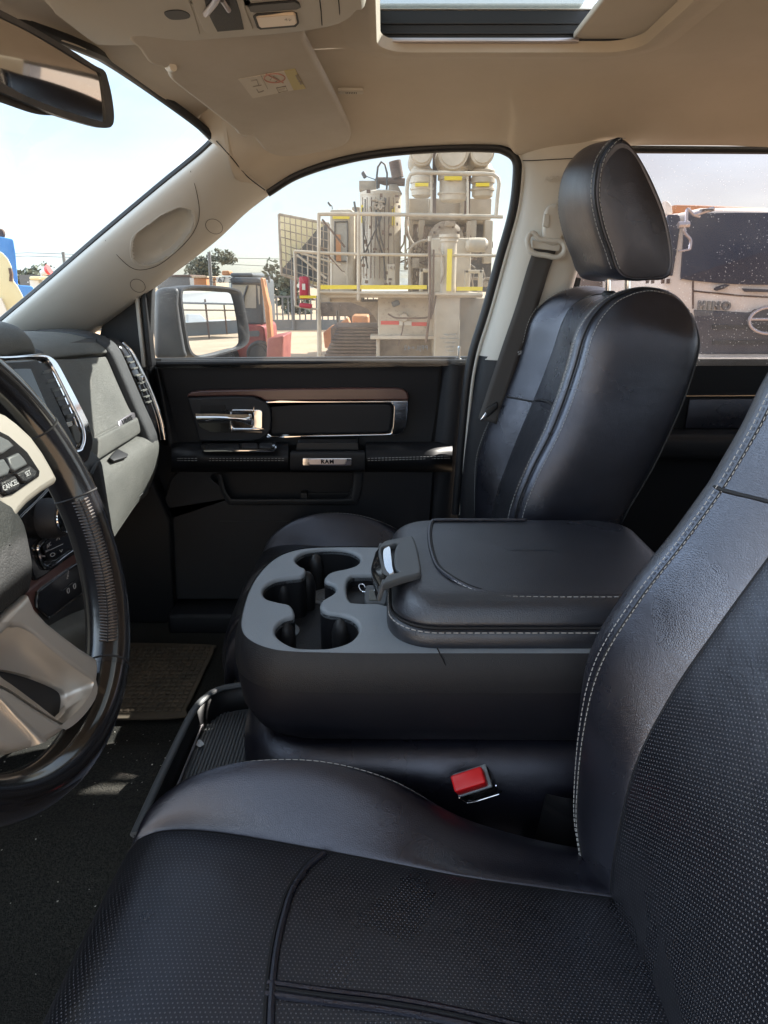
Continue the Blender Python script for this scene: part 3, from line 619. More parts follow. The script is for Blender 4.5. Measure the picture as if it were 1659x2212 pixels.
m = MB(); m.tube([P(*C7(x, 856), y=1.8675) for x in (345, 700, 1180)], .0009, 6); m.build('seam', M['lip'], lowp)
# lock pin
lk = P(991, 777, y=1.872); m = MB(); m.lathe([(.010, -.006), (.009, .0), (.0065, .004), (.0035, .005)], lk, n=20); lp_ = m.build('lock_pin', M['rubber'], door)
m = MB(); m.lathe([(.0036, .0), (.0036, .030), (.003, .034), (.0, .035)], lk, n=16); m.build('pin', M['chrome'], lp_)
# door glass, channel bar, mirror sail
gl_out = [P(330, 612, y=YS + .02), P(450, 520, y=YS + .01), P(577, 405, y=YS), P(730, 335, y=YS), P(950, 308, y=YS), P(1110, 312, y=YS), P(1125, 400, y=YS), P(1018, 790, y=YS + .02), P(680, 795, y=YS + .03), P(333, 795, y=YS + .03)]
m = MB(); m.prism(gl_out, (0, .003, 0)); dg_ = m.build('window_glass', M['glass'], door, smooth=False)
text('etching', 'PFJL+42', .0165, P(899, 752, y=YS + .0165), (1, 0, 0), (0, 0, 1), M['print'], dg_, .0002, spacing=1.15, mirror=True)
for k, (s_, z_) in enumerate((('McGregor', .0075), ('LAMINATED GLASS', .0055), ('AS2 SAFETY', .0055), ('43R-00215', .0055), ('DOT 22', .006))):
    text('etching', s_, z_, P(972, 722 + k * 9, y=YS + .0165), (1, 0, 0), (0, 0, 1), M['print'], dg_, .0002, mirror=True)
m = MB(); m.box(tuple(P(320, 792, y=YS - .014) * np.array([1, 1, 1])), (P(333, 792, y=YS)[0], YS + .02, P(333, 605, y=YS)[2])); m.build('glass_channel', M['rubber'], door, bevel=.002)
m = MB(); m.box((P(312, 792, y=YS)[0], YS - .02, P(320, 792, y=YS)[2]), (P(319.5, 792, y=YS)[0], YS - .006, P(320, 608, y=YS)[2])); m.build('channel_trim', M['trim'], door, bevel=.003)
m = MB(); sa = cr([P(*q, y=1.83) for q in ((212, 742), (222, 700), (245, 668), (290, 640), (330, 615))], 24); sail = list(sa) + [P(322, 800, y=1.83), P(240, 800, y=1.83)]
m.prism(sail, (0, .03, 0)); m.build('mirror_sail', M['dashdark'], door, bevel=.004)
m = MB(); m.tube([P(322, 786, y=1.86), P(600, 783, y=1.862), P(1020, 781, y=1.862)], .006, 8); m.build('belt_seal', M['rubber'], door)
m = MB(); sl2 = MB(); sl2.tube([P(330, 778, y=1.90), P(700, 775, y=1.90), P(1010, 774, y=1.90)], .006, 8); sl2.build('outer_belt_seal', M['housing'], door)

# wing mirror outside the door
wm = thing('wing_mirror', 'dusty dark wing mirror outside the passenger window, its glass showing a shed', 'mirror', tuple(P(450, 790, y=2.15)))
def C2(x, y): return (328.3 + .2292 * x, 561.6 + .2292 * y)
mo = [(262, 262), (330, 240), (480, 236), (640, 245), (760, 262), (820, 290), (845, 350), (870, 480), (900, 640), (905, 740), (880, 800), (800, 850), (650, 895), (520, 930), (420, 936), (360, 905), (325, 850), (300, 740), (270, 560), (245, 380), (245, 300)]
nrm_ = np.array([.84, -.54, .028]); nrm_ /= np.linalg.norm(nrm_)
def onmir(u, v, off=0):   # on the tilted mirror plane
    a_, b_ = (u - 830) / F, (v - 1106) / F; d_ = np.array([a_, CP - SP * b_, -SP - CP * b_]); c_ = P(455, 695, y=2.15) + nrm_ * off
    return d_ * (c_.dot(nrm_) / d_.dot(nrm_))
ring = cr([onmir(*C2(*q)) for q in mo], 80, True); cen = ring.mean(0)
gm = [(265, 310), (330, 292), (480, 292), (640, 302), (735, 312), (765, 370), (790, 480), (815, 640), (815, 800), (700, 838), (540, 880), (420, 898), (360, 870), (330, 800), (300, 640), (275, 450)]
gr_ = cr([onmir(*C2(*q)) for q in gm], 80, True); gc = gr_.mean(0)
fw = np.array([-1, .1, 0.])
m = MB(); rowsG = [gc + (gr_ - gc) * 1.0 - nrm_ * .004, gc + (gr_ - gc) * 1.02 + nrm_ * .0, cen + (ring - cen) * .93 + nrm_ * .010, cen + (ring - cen) * .98 + nrm_ * .010, ring, cen + (ring - cen) * .99 + fw * .03, cen + (ring - cen) * .93 + fw * .07, cen + (ring - cen) * .75 + fw * .11, cen + (ring - cen) * .4 + fw * .13, cen + (ring - cen) * .01 + fw * .135]
m.grid(np.array(rowsG), True); m.build('mirror_housing', M['housing'], wm)
m = MB(); m.grid(np.array([gc + (gr_ - gc) * s_ - nrm_ * .003 for s_ in (1.0, .6, .3, .01)]), True); m.build('mirror_glass', M['mirror'], wm, smooth=False)
# inner housing cheek and stalk toward the door
m = MB(); hp = [(30, 290), (120, 262), (260, 255), (250, 420), (280, 640), (320, 860), (350, 930), (200, 935), (30, 935)]
m.prism([P(*C2(*q), y=1.95) for q in hp], (-.05, .16, 0)); m.build('mirror_stalk', M['housing'], wm, bevel=.025, seg=4)

# ================================================================ REAR PASSENGER DOOR
rd = thing('rear_passenger_door', 'rear passenger door seen past the seat, tinted droplet-covered window over a black panel with chrome lines', 'car door', (1.0, 1.88, -.87))
m = MB(); m.loft([[P(1205, 781, y=1.92), P(1659, 781, y=1.92), np.array([1.75, 1.92, -.19])], [P(1205, 779, y=1.865), P(1659, 779, y=1.865), np.array([1.75, 1.865, -.19])], [P(1205, 800, y=1.86), P(1659, 800, y=1.86), np.array([1.75, 1.86, -.21])], [P(1205, 1000, y=1.875), P(1659, 1000, y=1.875), np.array([1.75, 1.875, -.45])], [P(1205, 1300, y=1.88), P(1659, 1300, y=1.88), np.array([1.75, 1.88, -.85])]], 24, 10)
m.build('door_panel', M['soft'], rd)
m = MB(); m.tube([P(1380, 782, y=1.872), P(1700, 782, y=1.872), np.array([1.3, 1.872, -.195])], .012, 8); m.build('sill_trim', M['dash'], rd)
for v_ in (856, 931):
    m = MB(); m.tube([P(1470, v_, y=1.858), P(1760, v_ - 2, y=1.858)], .0025, 8); m.build('chrome_line', M['chrome'], rd)
m = MB(); m.prism([P(1490, 862, y=1.86), P(1700, 860, y=1.86), P(1700, 925, y=1.86), P(1480, 926, y=1.86)], (0, .01, 0)); m.build('armrest_pad', M['leather_smooth'], rd, bevel=.003)
m = MB(); m.box((.50, 1.78, -.44), (1.3, 1.88, -.37)); m.build('armrest', M['soft'], rd, bevel=.02)
gz = P(1400, 790, y=1.84)[2]
m = MB(); m.prism([(.33, 1.84, gz), (1.32, 1.84, gz), (1.32, 1.84, .28), (.42, 1.84, .30)], (0, .003, 0)); m.build('window_glass', M['tint'], rd, smooth=False)
m = MB(); m.tube(cr([P(1200, 790, y=1.812), P(1226, 660, y=1.812), P(1238, 600, y=1.812)], 20), .004, 8); m.build('door_bright', M['badge'], rd)
m = MB(); m.tube([P(1207, 790, y=1.826), P(1246, 600, y=1.826)], .012, 8); m.tube([P(1345, 322, y=1.826), P(1659, 324, y=1.826), np.array([1.3, 1.826, .275])], .009, 8); m.build('weather_seal', M['rubber'], rd)

# ================================================================ SEATS
def seat(kind, label, cy_, far, rec=0.0, sf=.93):
    """far: +1 when the outboard side points away from the camera"""
    t = thing(kind, label, 'car seat', (0.0, cy_, -.93), 'front seats of the pickup')
    Yc = lambda w: cy_ + w
    # --- backrest: paths of (x, z, half width) from the cushion over the top to the back
    crown = [(.262, -.66, .225), (.250, -.60, .238), (.243, -.50, .243), (.244, -.41, .245), (.268, -.33, .243), (.300, -.26, .236), (.322, -.20, .228), (.338, -.14, .225), (.350, -.085, .224), (.370, -.048, .219), (.405, -.022, .208), (.455, -.010, .200), (.502, -.019, .203), (.532, -.048, .212)]
    inset = [(.262, -.69, .140), (.257, -.62, .138), (.268, -.50, .140), (.293, -.41, .140), (.319, -.33, .137), (.343, -.26, .132), (.362, -.20, .125), (.378, -.14, .118), (.391, -.085, .112), (.406, -.052, .105), (.430, -.033, .095), (.466, -.024, .085), (.512, -.030, .090), (.545, -.06, .10)]
    back = [(.36, -.66, .215), (.385, -.60, .228), (.42, -.50, .232), (.450, -.41, .235), (.485, -.33, .238), (.510, -.26, .238), (.529, -.20, .236), (.541, -.15, .233), (.546, -.120, .231), (.547, -.100, .228), (.545, -.085, .225), (.542, -.072, .221), (.538, -.060, .218), (.533, -.050, .214)]
    sh = lambda q: (q[0] + rec * max(0, q[1] + .43), q[1], q[2])
    crown, inset, back = [sh(q) for q in crown], [sh(q) for q in inset], [sh(q) for q in back]
    K = len(crown)
    def S(path, k, s, dx=0, dw=0): x, z, wd = path[k]; return np.array([x + dx, Yc(s * (wd + dw)), z])
    def rng_(f, a=0, b=K): return [f(k) for k in range(a, b)]
    def patch(name, cols, mt, a=0, b=K, nu=60, nv=20, parent=None):
        m_ = MB(); rows = [[c(k) for c in cols] for k in range(a, b)]; m_.loft(rows, nu, nv); return m_.build(name, mt, parent if parent is not None else t)
    bk = sub('backrest', t)
    SP_ = 7 if rec else 6
    dx0 = .004
    mid_in = lambda k, s, f: np.array([crown[k][0] * f + inset[k][0] * (1 - f), Yc(s * (crown[k][2] * f + inset[k][2] * (1 - f))), crown[k][1] * f + inset[k][1] * (1 - f)])
    for s in (-1, 1):
        def bulge(k, f, pr, s=s): q = mid_in(k, s, f); fade = min(1, max(0, (K - 2 - k) / 4)); return q + np.array([-pr * fade, 0, pr * .4 * (1 - fade)])
        cols = [lambda k, s=s: S(inset, k, s, .008), lambda k, s=s: S(inset, k, s, -.001, .006), lambda k, s=s: bulge(k, .35, .012), lambda k, s=s: bulge(k, .7, .020), lambda k, s=s: bulge(k, .93, .010), lambda k, s=s: S(crown, k, s, .004)]
        patch('bolster', cols, M['leather'], 0, SP_, 60, 26, bk); patch('bolster', cols, M['leather'], SP_ - 1, K, 60, 26, bk)
        # side panel
        sd = lambda k, f, o, s=s: np.array([crown[k][0] * (1 - f) + back[k][0] * f, Yc(s * (crown[k][2] * (1 - f) + back[k][2] * f + o * min(1, (K - k) / 5))), crown[k][1] * (1 - f) + back[k][1] * f])
        cols = [lambda k, s=s: S(crown, k, s, .003), lambda k, s=s: sd(k, .06, .012), lambda k, s=s: sd(k, .25, .022), lambda k, s=s: sd(k, .6, .022), lambda k, s=s: sd(k, .92, .014), lambda k, s=s: S(back, k, s, .004)]
        patch('side_panel', cols, M['leather'], 0, K, 70, 24, bk)
        # seam gutters and stitching along the crown
        m_ = MB(); m_.tube(cr([S(crown, k, s, -.0005, .001) if sf > .9 else bulge(k, sf + .03, .0196) for k in range(K - 1)], 120), .0014, 6); m_.tube(cr([S(inset, k, s, .002) for k in range(K)], 120), .0028, 6); m_.build('seam', M['seam'], bk)
        m_ = MB()
        m_.stitch(cr([bulge(k, sf - .01, .0145 if sf > .9 else .0215) + np.array([0, s * .003, 0]) for k in range(K - 1)], 160), .0006)
        m_.stitch(cr([sd(k, .055, .0145) if sf > .9 else bulge(k, sf + .08, .0222) for k in range(K - 1)], 160), .0006); m_.build('stitching', M['stitch'], bk)
    cen_ = lambda w, d: (lambda k: np.array([inset[k][0] + d * (1 if k < 8 else .3), Yc(inset[k][2] * w), inset[k][1]]))
    cols = [cen_(-1, .006), cen_(-.96, -.001), cen_(-.6, .004), cen_(0, .008), cen_(.6, .004), cen_(.96, -.001), cen_(1, .006)]
    patch('perforated_insert', cols, M['perf'], 0, SP_, 60, 40, bk); patch('upper_insert', cols, M['leather_smooth'], SP_ - 1, K, 60, 30, bk)
    # cross seam
    m_ = MB(); zc = SP_ - 1
    m_.tube(cr([S(crown, zc, -1, 0, 0), mid_in(zc, -1, .7) + np.array([-.019, 0, 0]), mid_in(zc, -1, .35) + np.array([-.011, 0, 0]), S(inset, zc, -1, 0, 0), cen_(-.6, .003)(zc) + np.array([0, 0, .012]), cen_(0, .007)(zc) + np.array([0, 0, .018]), cen_(.6, .003)(zc) + np.array([0, 0, .012]), S(inset, zc, 1, 0, 0), mid_in(zc, 1, .35) + np.array([-.011, 0, 0]), mid_in(zc, 1, .7) + np.array([-.019, 0, 0]), S(crown, zc, 1)], 80), .0025, 6)
    m_.build('seam', M['seam'], bk)
    # back shell with its map pocket edge
    tp_ = lambda k: min(1, (K - 1 - k) / 4)
    cols = [lambda k: S(back, k, -1, 0), lambda k: S(back, k, -.97, .007 * tp_(k)), lambda k: S(back, k, -.5, .016 * tp_(k)), lambda k: S(back, k, .5, .016 * tp_(k)), lambda k: S(back, k, .97, .007 * tp_(k)), lambda k: S(back, k, 1, 0)]
    patch('back_shell', cols, M['soft'], 0, K, 30, 16, bk)
    # top infill between the two bolsters and the back is closed by the insert; headrest collars and posts
    # --- headrest
    hy = cy_ - .02
    prof = [(.429, .0085), (.414, .024), (.401, .052), (.381, .095), (.366, .147), (.368, .199), (.385, .228), (.402, .236), (.425, .222), (.461, .177), (.495, .117), (.516, .056), (.520, .020), (.508, .006), (.480, .004), (.455, .003)]
    pc = np.array([.445, .11])
    hr = sub('headrest', t)
    rows = []
    for (yy, s_, dx, dz) in ((-.131, .90, .004, -.004), (-.132, .955, .002, -.002), (-.126, .995, 0, 0), (-.10, 1.0, -.008, 0), (-.05, 1.0, -.016, .004), (0, 1.0, -.019, .005), (.05, 1.0, -.016, .004), (.10, 1.0, -.008, 0), (.126, .995, 0, 0), (.132, .955, .002, -.002), (.131, .90, .004, -.004)):
        rr = []
        for (x, z) in prof:
            fx = max(0, (.445 - x) / .08) 
            q = pc + (np.array([x, z]) - pc) * s_; rr.append(np.array([q[0] + dx * (1 if x < .44 else -.2), hy + yy, q[1] + dz]))
        rows.append(rr)
    m_ = MB(); a = np.array([cr(r, 90, True) for r in rows]); G = np.stack([cr(a[:, j], 50) for j in range(90)], 1); m_.grid(G, True)
    capl = []
    for e, sg in ((0, -1), (-1, 1)):
        c_ = G[e].mean(0)
        g2 = np.array([c_ + (G[e] - c_) * s_ + np.array([0, sg * .008 * (1 - s_ ** 2) if s_ < 1 else 0, 0]) for s_ in (1, .97, .85, .6, .3, .01)])
        if True: m_.grid(g2, True)
    m_.build('headrest_cushion', M['leather'], hr)
    for sg in (-1, 1):
        ring_ = [np.array([(pc + (np.array(q) - pc) * .985)[0], hy + sg * .1325, (pc + (np.array(q) - pc) * .985)[1]]) for q in prof]
        rg = cr(ring_, 120, True); sel = rg[int(120 * 1.0 / 16):int(120 * 7.4 / 16)]
        m_ = MB(); m_.tube(sel, .0014, 6); m_.build('seam', M['seam'], hr)
        m_ = MB(); m_.stitch(sel + np.array([.008, sg * .001, 0]), .0006, .0055, .0025); m_.stitch(sel + np.array([-.0042, -sg * .009, 0]), .0006, .0055, .0025); m_.build('stitching', M['stitch'], hr)
        m_ = MB(); m_.rod((.469, hy + sg * .062 + .005, -.05), (.462, hy + sg * .062 + .005, .03), .0058, 16); m_.build('headrest_post', M['chrome'], hr)
        m_ = MB(); m_.lathe([(.014, -.02), (.014, .002), (.010, .006), (.0062, .006)], (.4685, hy + sg * .062 + .005, -.022), n=20); m_.build('post_collar', M['plastic'], hr)
    # --- cushion: paths of (x, z, half width), rear to front and down
    ci = [(.36, -.70, .125), (.30, -.672, .130), (.20, -.662, .140), (.09, -.652, .150), (-.02, -.647, .172), (-.11, -.642, .188), (-.19, -.639, .202), (-.250, -.642, .212), (-.292, -.651, .214), (-.318, -.675, .214), (-.328, -.73, .212), (-.325, -.80, .21)]
    cc = [(.36, -.71, .215), (.28, -.694, .225), (.19, -.683, .238), (.10, -.657, .248), (.01, -.604, .255), (-.075, -.577, .256), (-.16, -.573, .253), (-.225, -.588, .250), (-.268, -.615, .248), (-.298, -.650, .244), (-.315, -.70, .240), (-.32, -.80, .236)]
    co = [(.36, -.80, .225), (.28, -.80, .235), (.19, -.80, .252), (.10, -.80, .262), (.01, -.80, .268), (-.075, -.80, .27), (-.16, -.80, .268), (-.225, -.80, .264), (-.262, -.80, .26), (-.285, -.80, .252), (-.297, -.80, .244), (-.30, -.81, .232)]
    KC = len(ci)
    cu = sub('seat_cushion', t)
    def cpatch(name, cols, mt, nu=60, nv=24, a=0, b=KC): 
        m_ = MB(); m_.loft([[c(k) for c in cols] for k in range(a, b)], nu, nv); return m_.build(name, mt, cu)
    A = lambda p, k, s, dz=0, dw=0: np.array([p[k][0], Yc(s * (p[k][2] + dw)), p[k][1] + dz])
    Bm = lambda k, s, f, dz=0, dw=0: np.array([cc[k][0] * f + ci[k][0] * (1 - f), Yc(s * (cc[k][2] * f + ci[k][2] * (1 - f) + dw)), cc[k][1] * f + ci[k][1] * (1 - f) + dz])
    for s in (-1, 1):
        cpatch('bolster', [lambda k: A(ci, k, s, -.007), lambda k: A(ci, k, s, .001, .005), lambda k: Bm(k, s, .3, .006), lambda k: Bm(k, s, .65, .014), lambda k: Bm(k, s, .92, .009), lambda k: A(cc, k, s, -.002)], M['leather_smooth'], 80, 26)
        cpatch('cushion_side', [lambda k: A(cc, k, s, -.002), lambda k: A(cc, k, s, -.010, .008), lambda k: Bm(k, s, 1, -.03, .016), lambda k: A(co, k, s, .05, .004), lambda k: A(co, k, s)], M['leather'], 60, 16)
        m_ = MB(); pth = cr([A(cc, k, s, .002, -.001) for k in range(KC)], 160); m_.tube(pth - np.array([0, 0, .0015]), .0018, 6)
        m_.tube(cr([A(ci, k, s, -.003) for k in range(KC)], 120), .0028, 6); m_.build('seam', M['seam'], cu)
        m_ = MB(); m_.stitch(cr([A(cc, k, s, .0032, -.003) for k in range(KC)], 200), .0009, .0065, .0022); m_.build('stitching', M['stitch'], cu)
    Ic = lambda w, dz: (lambda k: np.array([ci[k][0] - (dz if k > 8 else 0), Yc(ci[k][2] * w), ci[k][1] + (dz if k <= 8 else 0)]))
    cpatch('perforated_insert', [Ic(-1, -.007), Ic(-.97, .001), Ic(-.6, .006), Ic(0, .009), Ic(.6, .006), Ic(.97, .001), Ic(1, -.007)], M['perf'], 70, 50)
    zt = lambda x, w: float(np.interp(-x, [-q[0] for q in ci], [q[1] for q in ci])) + .0088 * (1 - w * w) ** .8
    # U-shaped seam on the insert with a raised welt, and the cross seam
    U = [(690, 1838), (655, 1872), (622, 1925), (603, 1985), (588, 2050), (578, 2125), (573, 2205), (572, 2290), (580, 2400)]
    up_ = [P(u, v, z=-.637) for u, v in U]; offy = cy_ - .5
    up_ = [np.array([q[0], q[1] + offy, zt(q[0], (q[1] - .5) / .2) + .0005]) for q in up_]
    m_ = MB(); m_.tube(cr(up_, 60), .0022, 6); m_.build('seam', M['seam'], cu)
    m_ = MB(); m_.tube(cr([q + np.array([.0055, 0, .0]) for q in up_], 60), .0038, 8); m_.build('welt', M['leather_smooth'], cu)
    cs = [P(u, v, z=-.637) for u, v in ((578, 2130), (700, 2142), (850, 2155), (1000, 2178), (1200, 2215))]
    cs = [np.array([q[0], q[1] + offy, zt(q[0], (q[1] - .5) / .2) + .0005]) for q in cs]
    m_ = MB(); m_.tube(cr(cs, 40), .0035, 8); m_.tube(cr([q + np.array([0, -.011, 0]) for q in cs], 40), .0035, 8); m_.build('welt', M['leather_smooth'], cu)
    m_ = MB(); m_.tube(cr([q + np.array([0, -.0055, .001]) for q in cs], 40), .0022, 6); m_.build('seam', M['seam'], cu)
    # base frame under the cushion
    m_ = MB(); m_.box((-.24, Yc(-.22), -.88), (.34, Yc(.22), -.79)); m_.build('seat_base', M['soft'], t, bevel=.02)
    for s in (-1, 1): m_ = MB(); m_.box((-.22, Yc(s * .2 - .02), -.925), (.38, Yc(s * .2 + .02), -.88)); m_.build('seat_rail', M['rubber'], t, bevel=.004)
    return t
drv = seat('driver_seat', 'nearest black leather seat with perforated insert, at the right edge beside the red buckle', .5, -1, .115, .62)
pas = seat('passenger_seat', 'black leather seat with grey-white stitching and tall headrest beyond the centre armrest', 1.5, 1)
# embossed mark on the passenger backrest yoke
ez = P(1218, 795, y=1.5); em = [c for c in pas.children if c.name.startswith('backrest')][0]
ex = .384
m = MB()
for (hw, hh, r_) in ((.052, .034, .0016), (.045, .027, .0012)): m.tube([np.array([.3885 + .21 * q[1], 1.5 + q[0], -.125 + q[1]]) for q in rrect(-hw, -hh, hw, hh, .012)], r_, 6, closed=True)
m.build('emboss_mark', M['leather_smooth'], em)
text('emboss_lettering', 'LARAMIE', .019, (.3895, 1.5, -.118), (0, -1, 0), (.21, 0, .98), M['leather_smooth'], em, .0012)

# seat belt of the passenger side
sb = thing('seat_belt', 'dark webbing seat belt hanging from the beige pillar guide beside the headrest', 'seat belt', tuple(P(1178, 540, y=1.74)))
path = [(1180, 533, 1.738), (1165, 575, 1.735), (1150, 625, 1.73), (1133, 680, 1.725), (1112, 740, 1.72), (1090, 805, 1.715), (1070, 865, 1.71), (1055, 910, 1.70)]
def ribbon(path, wid, n=40, tw=None):
    c = cr([P(*q) for q in path], n); t_ = np.gradient(c, axis=0); t_ /= np.linalg.norm(t_, axis=1)[:, None]
    G = []
    for i in range(n):
        f = i / (n - 1); wv = np.array([1, 0, 0]) * math.cos((tw or 0) * f) + np.array([0, 1, 0]) * math.sin((tw or 0) * f); wv = wv - t_[i] * wv.dot(t_[i]); wv /= np.linalg.norm(wv)
        G.append([c[i] + wv * wid * k for k in (-.5, -.25, 0, .25, .5)])
    return np.array(G)
m = MB(); m.grid(ribbon(path, .050)); m.build('webbing', M['belt'], sb, solid=.0016)
m = MB(); m.grid(ribbon([(1205, 545, 1.765), (1195, 620, 1.765), (1165, 720, 1.76), (1120, 810, 1.75), (1075, 880, 1.73)], .045)); m.build('webbing', M['rubber'], sb, solid=.0014)
a = cr([P(*q) for q in ((1146, 505, 1.725), (1140, 520, 1.722), (1145, 540, 1.722), (1160, 549, 1.722), (1180, 552, 1.722), (1203, 556, 1.722), (1217, 548, 1.722), (1220, 533, 1.722), (1212, 522, 1.724), (1190, 520, 1.724), (1165, 516, 1.724), (1156, 506, 1.724))], 60, True)
m = MB(); m.tube(a, .0062, 10, closed=True); m.build('belt_guide', M['trim'], sb)
m = MB(); m.prism([P(*q) for q in ((1150, 518, 1.728), (1212, 528, 1.728), (1208, 543, 1.728), (1150, 536, 1.728))], (0, .008, 0)); m.build('guide_plate', M['trim'], sb, bevel=.002)
m = MB(); c = [P(*q) for q in ((1195, 442, 1.745), (1178, 452, 1.742), (1171, 480, 1.742), (1171, 515, 1.742), (1180, 528, 1.742), (1198, 530, 1.742), (1212, 512, 1.742), (1216, 470, 1.742), (1210, 446, 1.742))]
m.prism(cr(c, 40, True), (0, -.020, 0)); m.build('height_adjuster', M['trim'], sb, bevel=.007, seg=4)
m = MB(); m.prism([P(*q) for q in ((1176, 462, 1.722), (1188, 464, 1.722), (1186, 492, 1.722), (1172, 490, 1.722))], (0, -.004, 0)); m.build('adjuster_button', M['trim'], sb, bevel=.0018)
m = MB(); m.prism([P(*q) for q in ((1048, 885, 1.70), (1075, 868, 1.70), (1078, 880, 1.70), (1050, 906, 1.70))], (0, .02, 0)); m.build('latch_plate', M['rubber'], sb, bevel=.003)
m = MB(); m.prism([P(*q) for q in ((1038, 907, 1.70), (1050, 890, 1.70), (1053, 894, 1.70), (1042, 912, 1.70))], (0, .014, 0)); m.build('tongue', M['chrome'], sb, bevel=.001)
text('belt_tag', 'SRS', .012, P(1127, 762, y=1.716), (1, 0, .2), (-.2, 0, 1), M['print'], sb, .0004)
# driver's buckle
bk = thing('belt_buckle', 'black seat belt buckle with red release button standing beside the driver cushion', 'seat belt buckle', tuple(P(1030, 1740, y=.79)))
bo = P(1020, 1690, y=.795); ux = np.array([.93, 0, .36]); ux /= np.linalg.norm(ux); uy = np.array([-.12, -.60, .80]); uy -= ux * uy.dot(ux); uy /= np.linalg.norm(uy); uz = np.cross(ux, uy)
def bb(cu_, cv, hw, hh, hd, off=0): return (bo + ux * cu_ + uy * cv + uz * off, ux * hw, uy * hh, uz * hd)
m = MB(); m.obox(*bb(.004, -.038, .0235, .048, .013)); m.build('buckle_body', M['gloss'], bk, bevel=.004)
m = MB(); m.obox(*bb(.0, .022, .0215, .0125, .011, .003)); m.build('release_button', M['red'], bk, bevel=.003)
m = MB(); m.obox(*bb(.002, .0075, .0235, .0035, .015)); m.build('lip', M['plastic_grey'], bk, bevel=.0015)
m = MB(); m.tube([bo + ux * a_ + uy * b_ + uz * .014 for a_, b_ in ((.030, .004), (.033, -.034), (.026, -.046), (-.010, -.046), (-.019, -.040), (-.022, .0))], .0009, 6); m.build('wire_edge', M['chrome'], bk)
m = MB(); m.tube([bo + uy * -.065, bo + uy * -.10 + np.array([.03, .01, -.03]), bo + np.array([.08, .02, -.16])], [.014, .012, .011], 10, flat=.5); m.build('stalk', M['rubber'], bk)
m = MB(); sb2 = thing('hinge_bracket', 'dark hinge cover and bracket low between cushion and backrest', 'seat hinge', (.24, .80, -.85))
m.loft([[np.array([.20, .775, -.83]), np.array([.24, .765, -.84]), np.array([.29, .775, -.85])], [np.array([.205, .785, -.74]), np.array([.25, .77, -.74]), np.array([.30, .785, -.74])], [np.array([.22, .80, -.66]), np.array([.255, .79, -.66]), np.array([.29, .80, -.66])]], 16, 12)
m.build('hinge_cover', M['gloss'], sb2); m = MB(); m.box((.14, .79, -.80), (.20, .83, -.775)); m.box((.14, .80, -.93), (.16, .82, -.78)); m.build('bracket', M['badge'], sb2, bevel=.002)

# ================================================================ CENTRE CONSOLE
con = thing('center_console', 'grey black centre console with cup holders, key tray and padded leather armrest lid', 'center console', (.12, 1.03, -.86))
def C8(x, y): return (475.2 + .3645 * x, 1080 + .3645 * y)
ZT = -.465
def c8(pts, z=ZT): return [P(*C8(*q), z=z) for q in pts]
hole = cr(c8([(448, 365), (462, 335), (510, 310), (590, 296), (680, 294), (765, 305), (820, 332), (832, 362), (805, 393), (745, 413), (690, 424), (645, 440), (620, 470), (632, 490), (672, 505), (690, 530), (672, 560), (625, 588), (598, 612), (598, 645), (635, 670), (715, 682), (785, 707), (822, 750), (815, 800), (765, 848), (665, 880), (560, 886), (455, 880), (375, 845), (330, 800), (335, 752), (380, 712), (438, 692), (440, 662), (415, 626), (350, 611), (280, 590), (255, 555), (270, 515), (330, 478), (420, 463), (485, 455), (508, 432), (505, 410), (475, 395)]), 200, True)
tray = cr(c8([(752, 500), (770, 465), (800, 452), (930, 450), (1010, 452), (1010, 615), (930, 618), (800, 615), (770, 600), (754, 560)]), 50, True)
out_ = c8([(925, 283), (700, 282), (560, 286), (450, 300), (350, 335), (270, 395), (200, 480), (150, 590), (122, 700), (118, 760), (140, 815), (200, 862), (290, 895), (400, 912), (600, 920), (900, 925), (1200, 925)])
out_ = list(cr(out_, 80)) + [np.array([.47, out_[-1][1] + .0, ZT]), np.array([.47, 1.228, ZT])]
top = plate('console_top', [out_, hole, tray], (0, 0, ZT - .006), (1, 0, 0), (0, 1, 0), .016, .005, M['plastic_grey'], con)
# side skirt of the grained top, curved down and back, and the smooth body below
def ringpath(sc, z, dx=0, dy=0):
    c_ = np.array([.17, 1.03, 0]); return [np.array([(q[0] - c_[0]) * sc + c_[0] + dx, (q[1] - c_[1]) * sc + c_[1] + dy, z]) for q in out_]
o_np = np.array(out_)
def offs(d, z):
    c_ = np.array([.17, 1.03]); r_ = []
    for q in o_np:
        v_ = q[:2] - c_; L_ = np.linalg.norm(v_); n_v = v_ / L_
        nx = q[0] + d * n_v[0] * (1 if q[0] < .2 else 0); ny = q[1] + d * np.sign(n_v[1]) * min(1, abs(n_v[1]) * 1.6); r_.append([nx, ny, z])
    return np.array(r_)
m = MB(); m.grid(np.array([offs(-.002, -.462), offs(.003, -.472), offs(.007, -.485), offs(.009, -.502), offs(.008, -.516)]), True); m.build('console_skirt', M['plastic'], con, angle=60)
m = MB(); m.grid(np.array([offs(.003, -.50), offs(.006, -.512), offs(.006, -.535), offs(.002, -.57), offs(-.012, -.60), offs(-.035, -.618), offs(-.05, -.622)]), True); body = m.build('console_body', M['carcass'], con, angle=60)
m = MB(); m.tube(cr([P(945, 1400, y=.822), P(965, 1440, y=.823), P(985, 1480, y=.824), P(1010, 1505, y=.825), P(1060, 1520, y=.826), P(1150, 1527, y=.827), P(1260, 1530, y=.828)], 40), .0009, 6); m.build('seam', M['seam'], body)
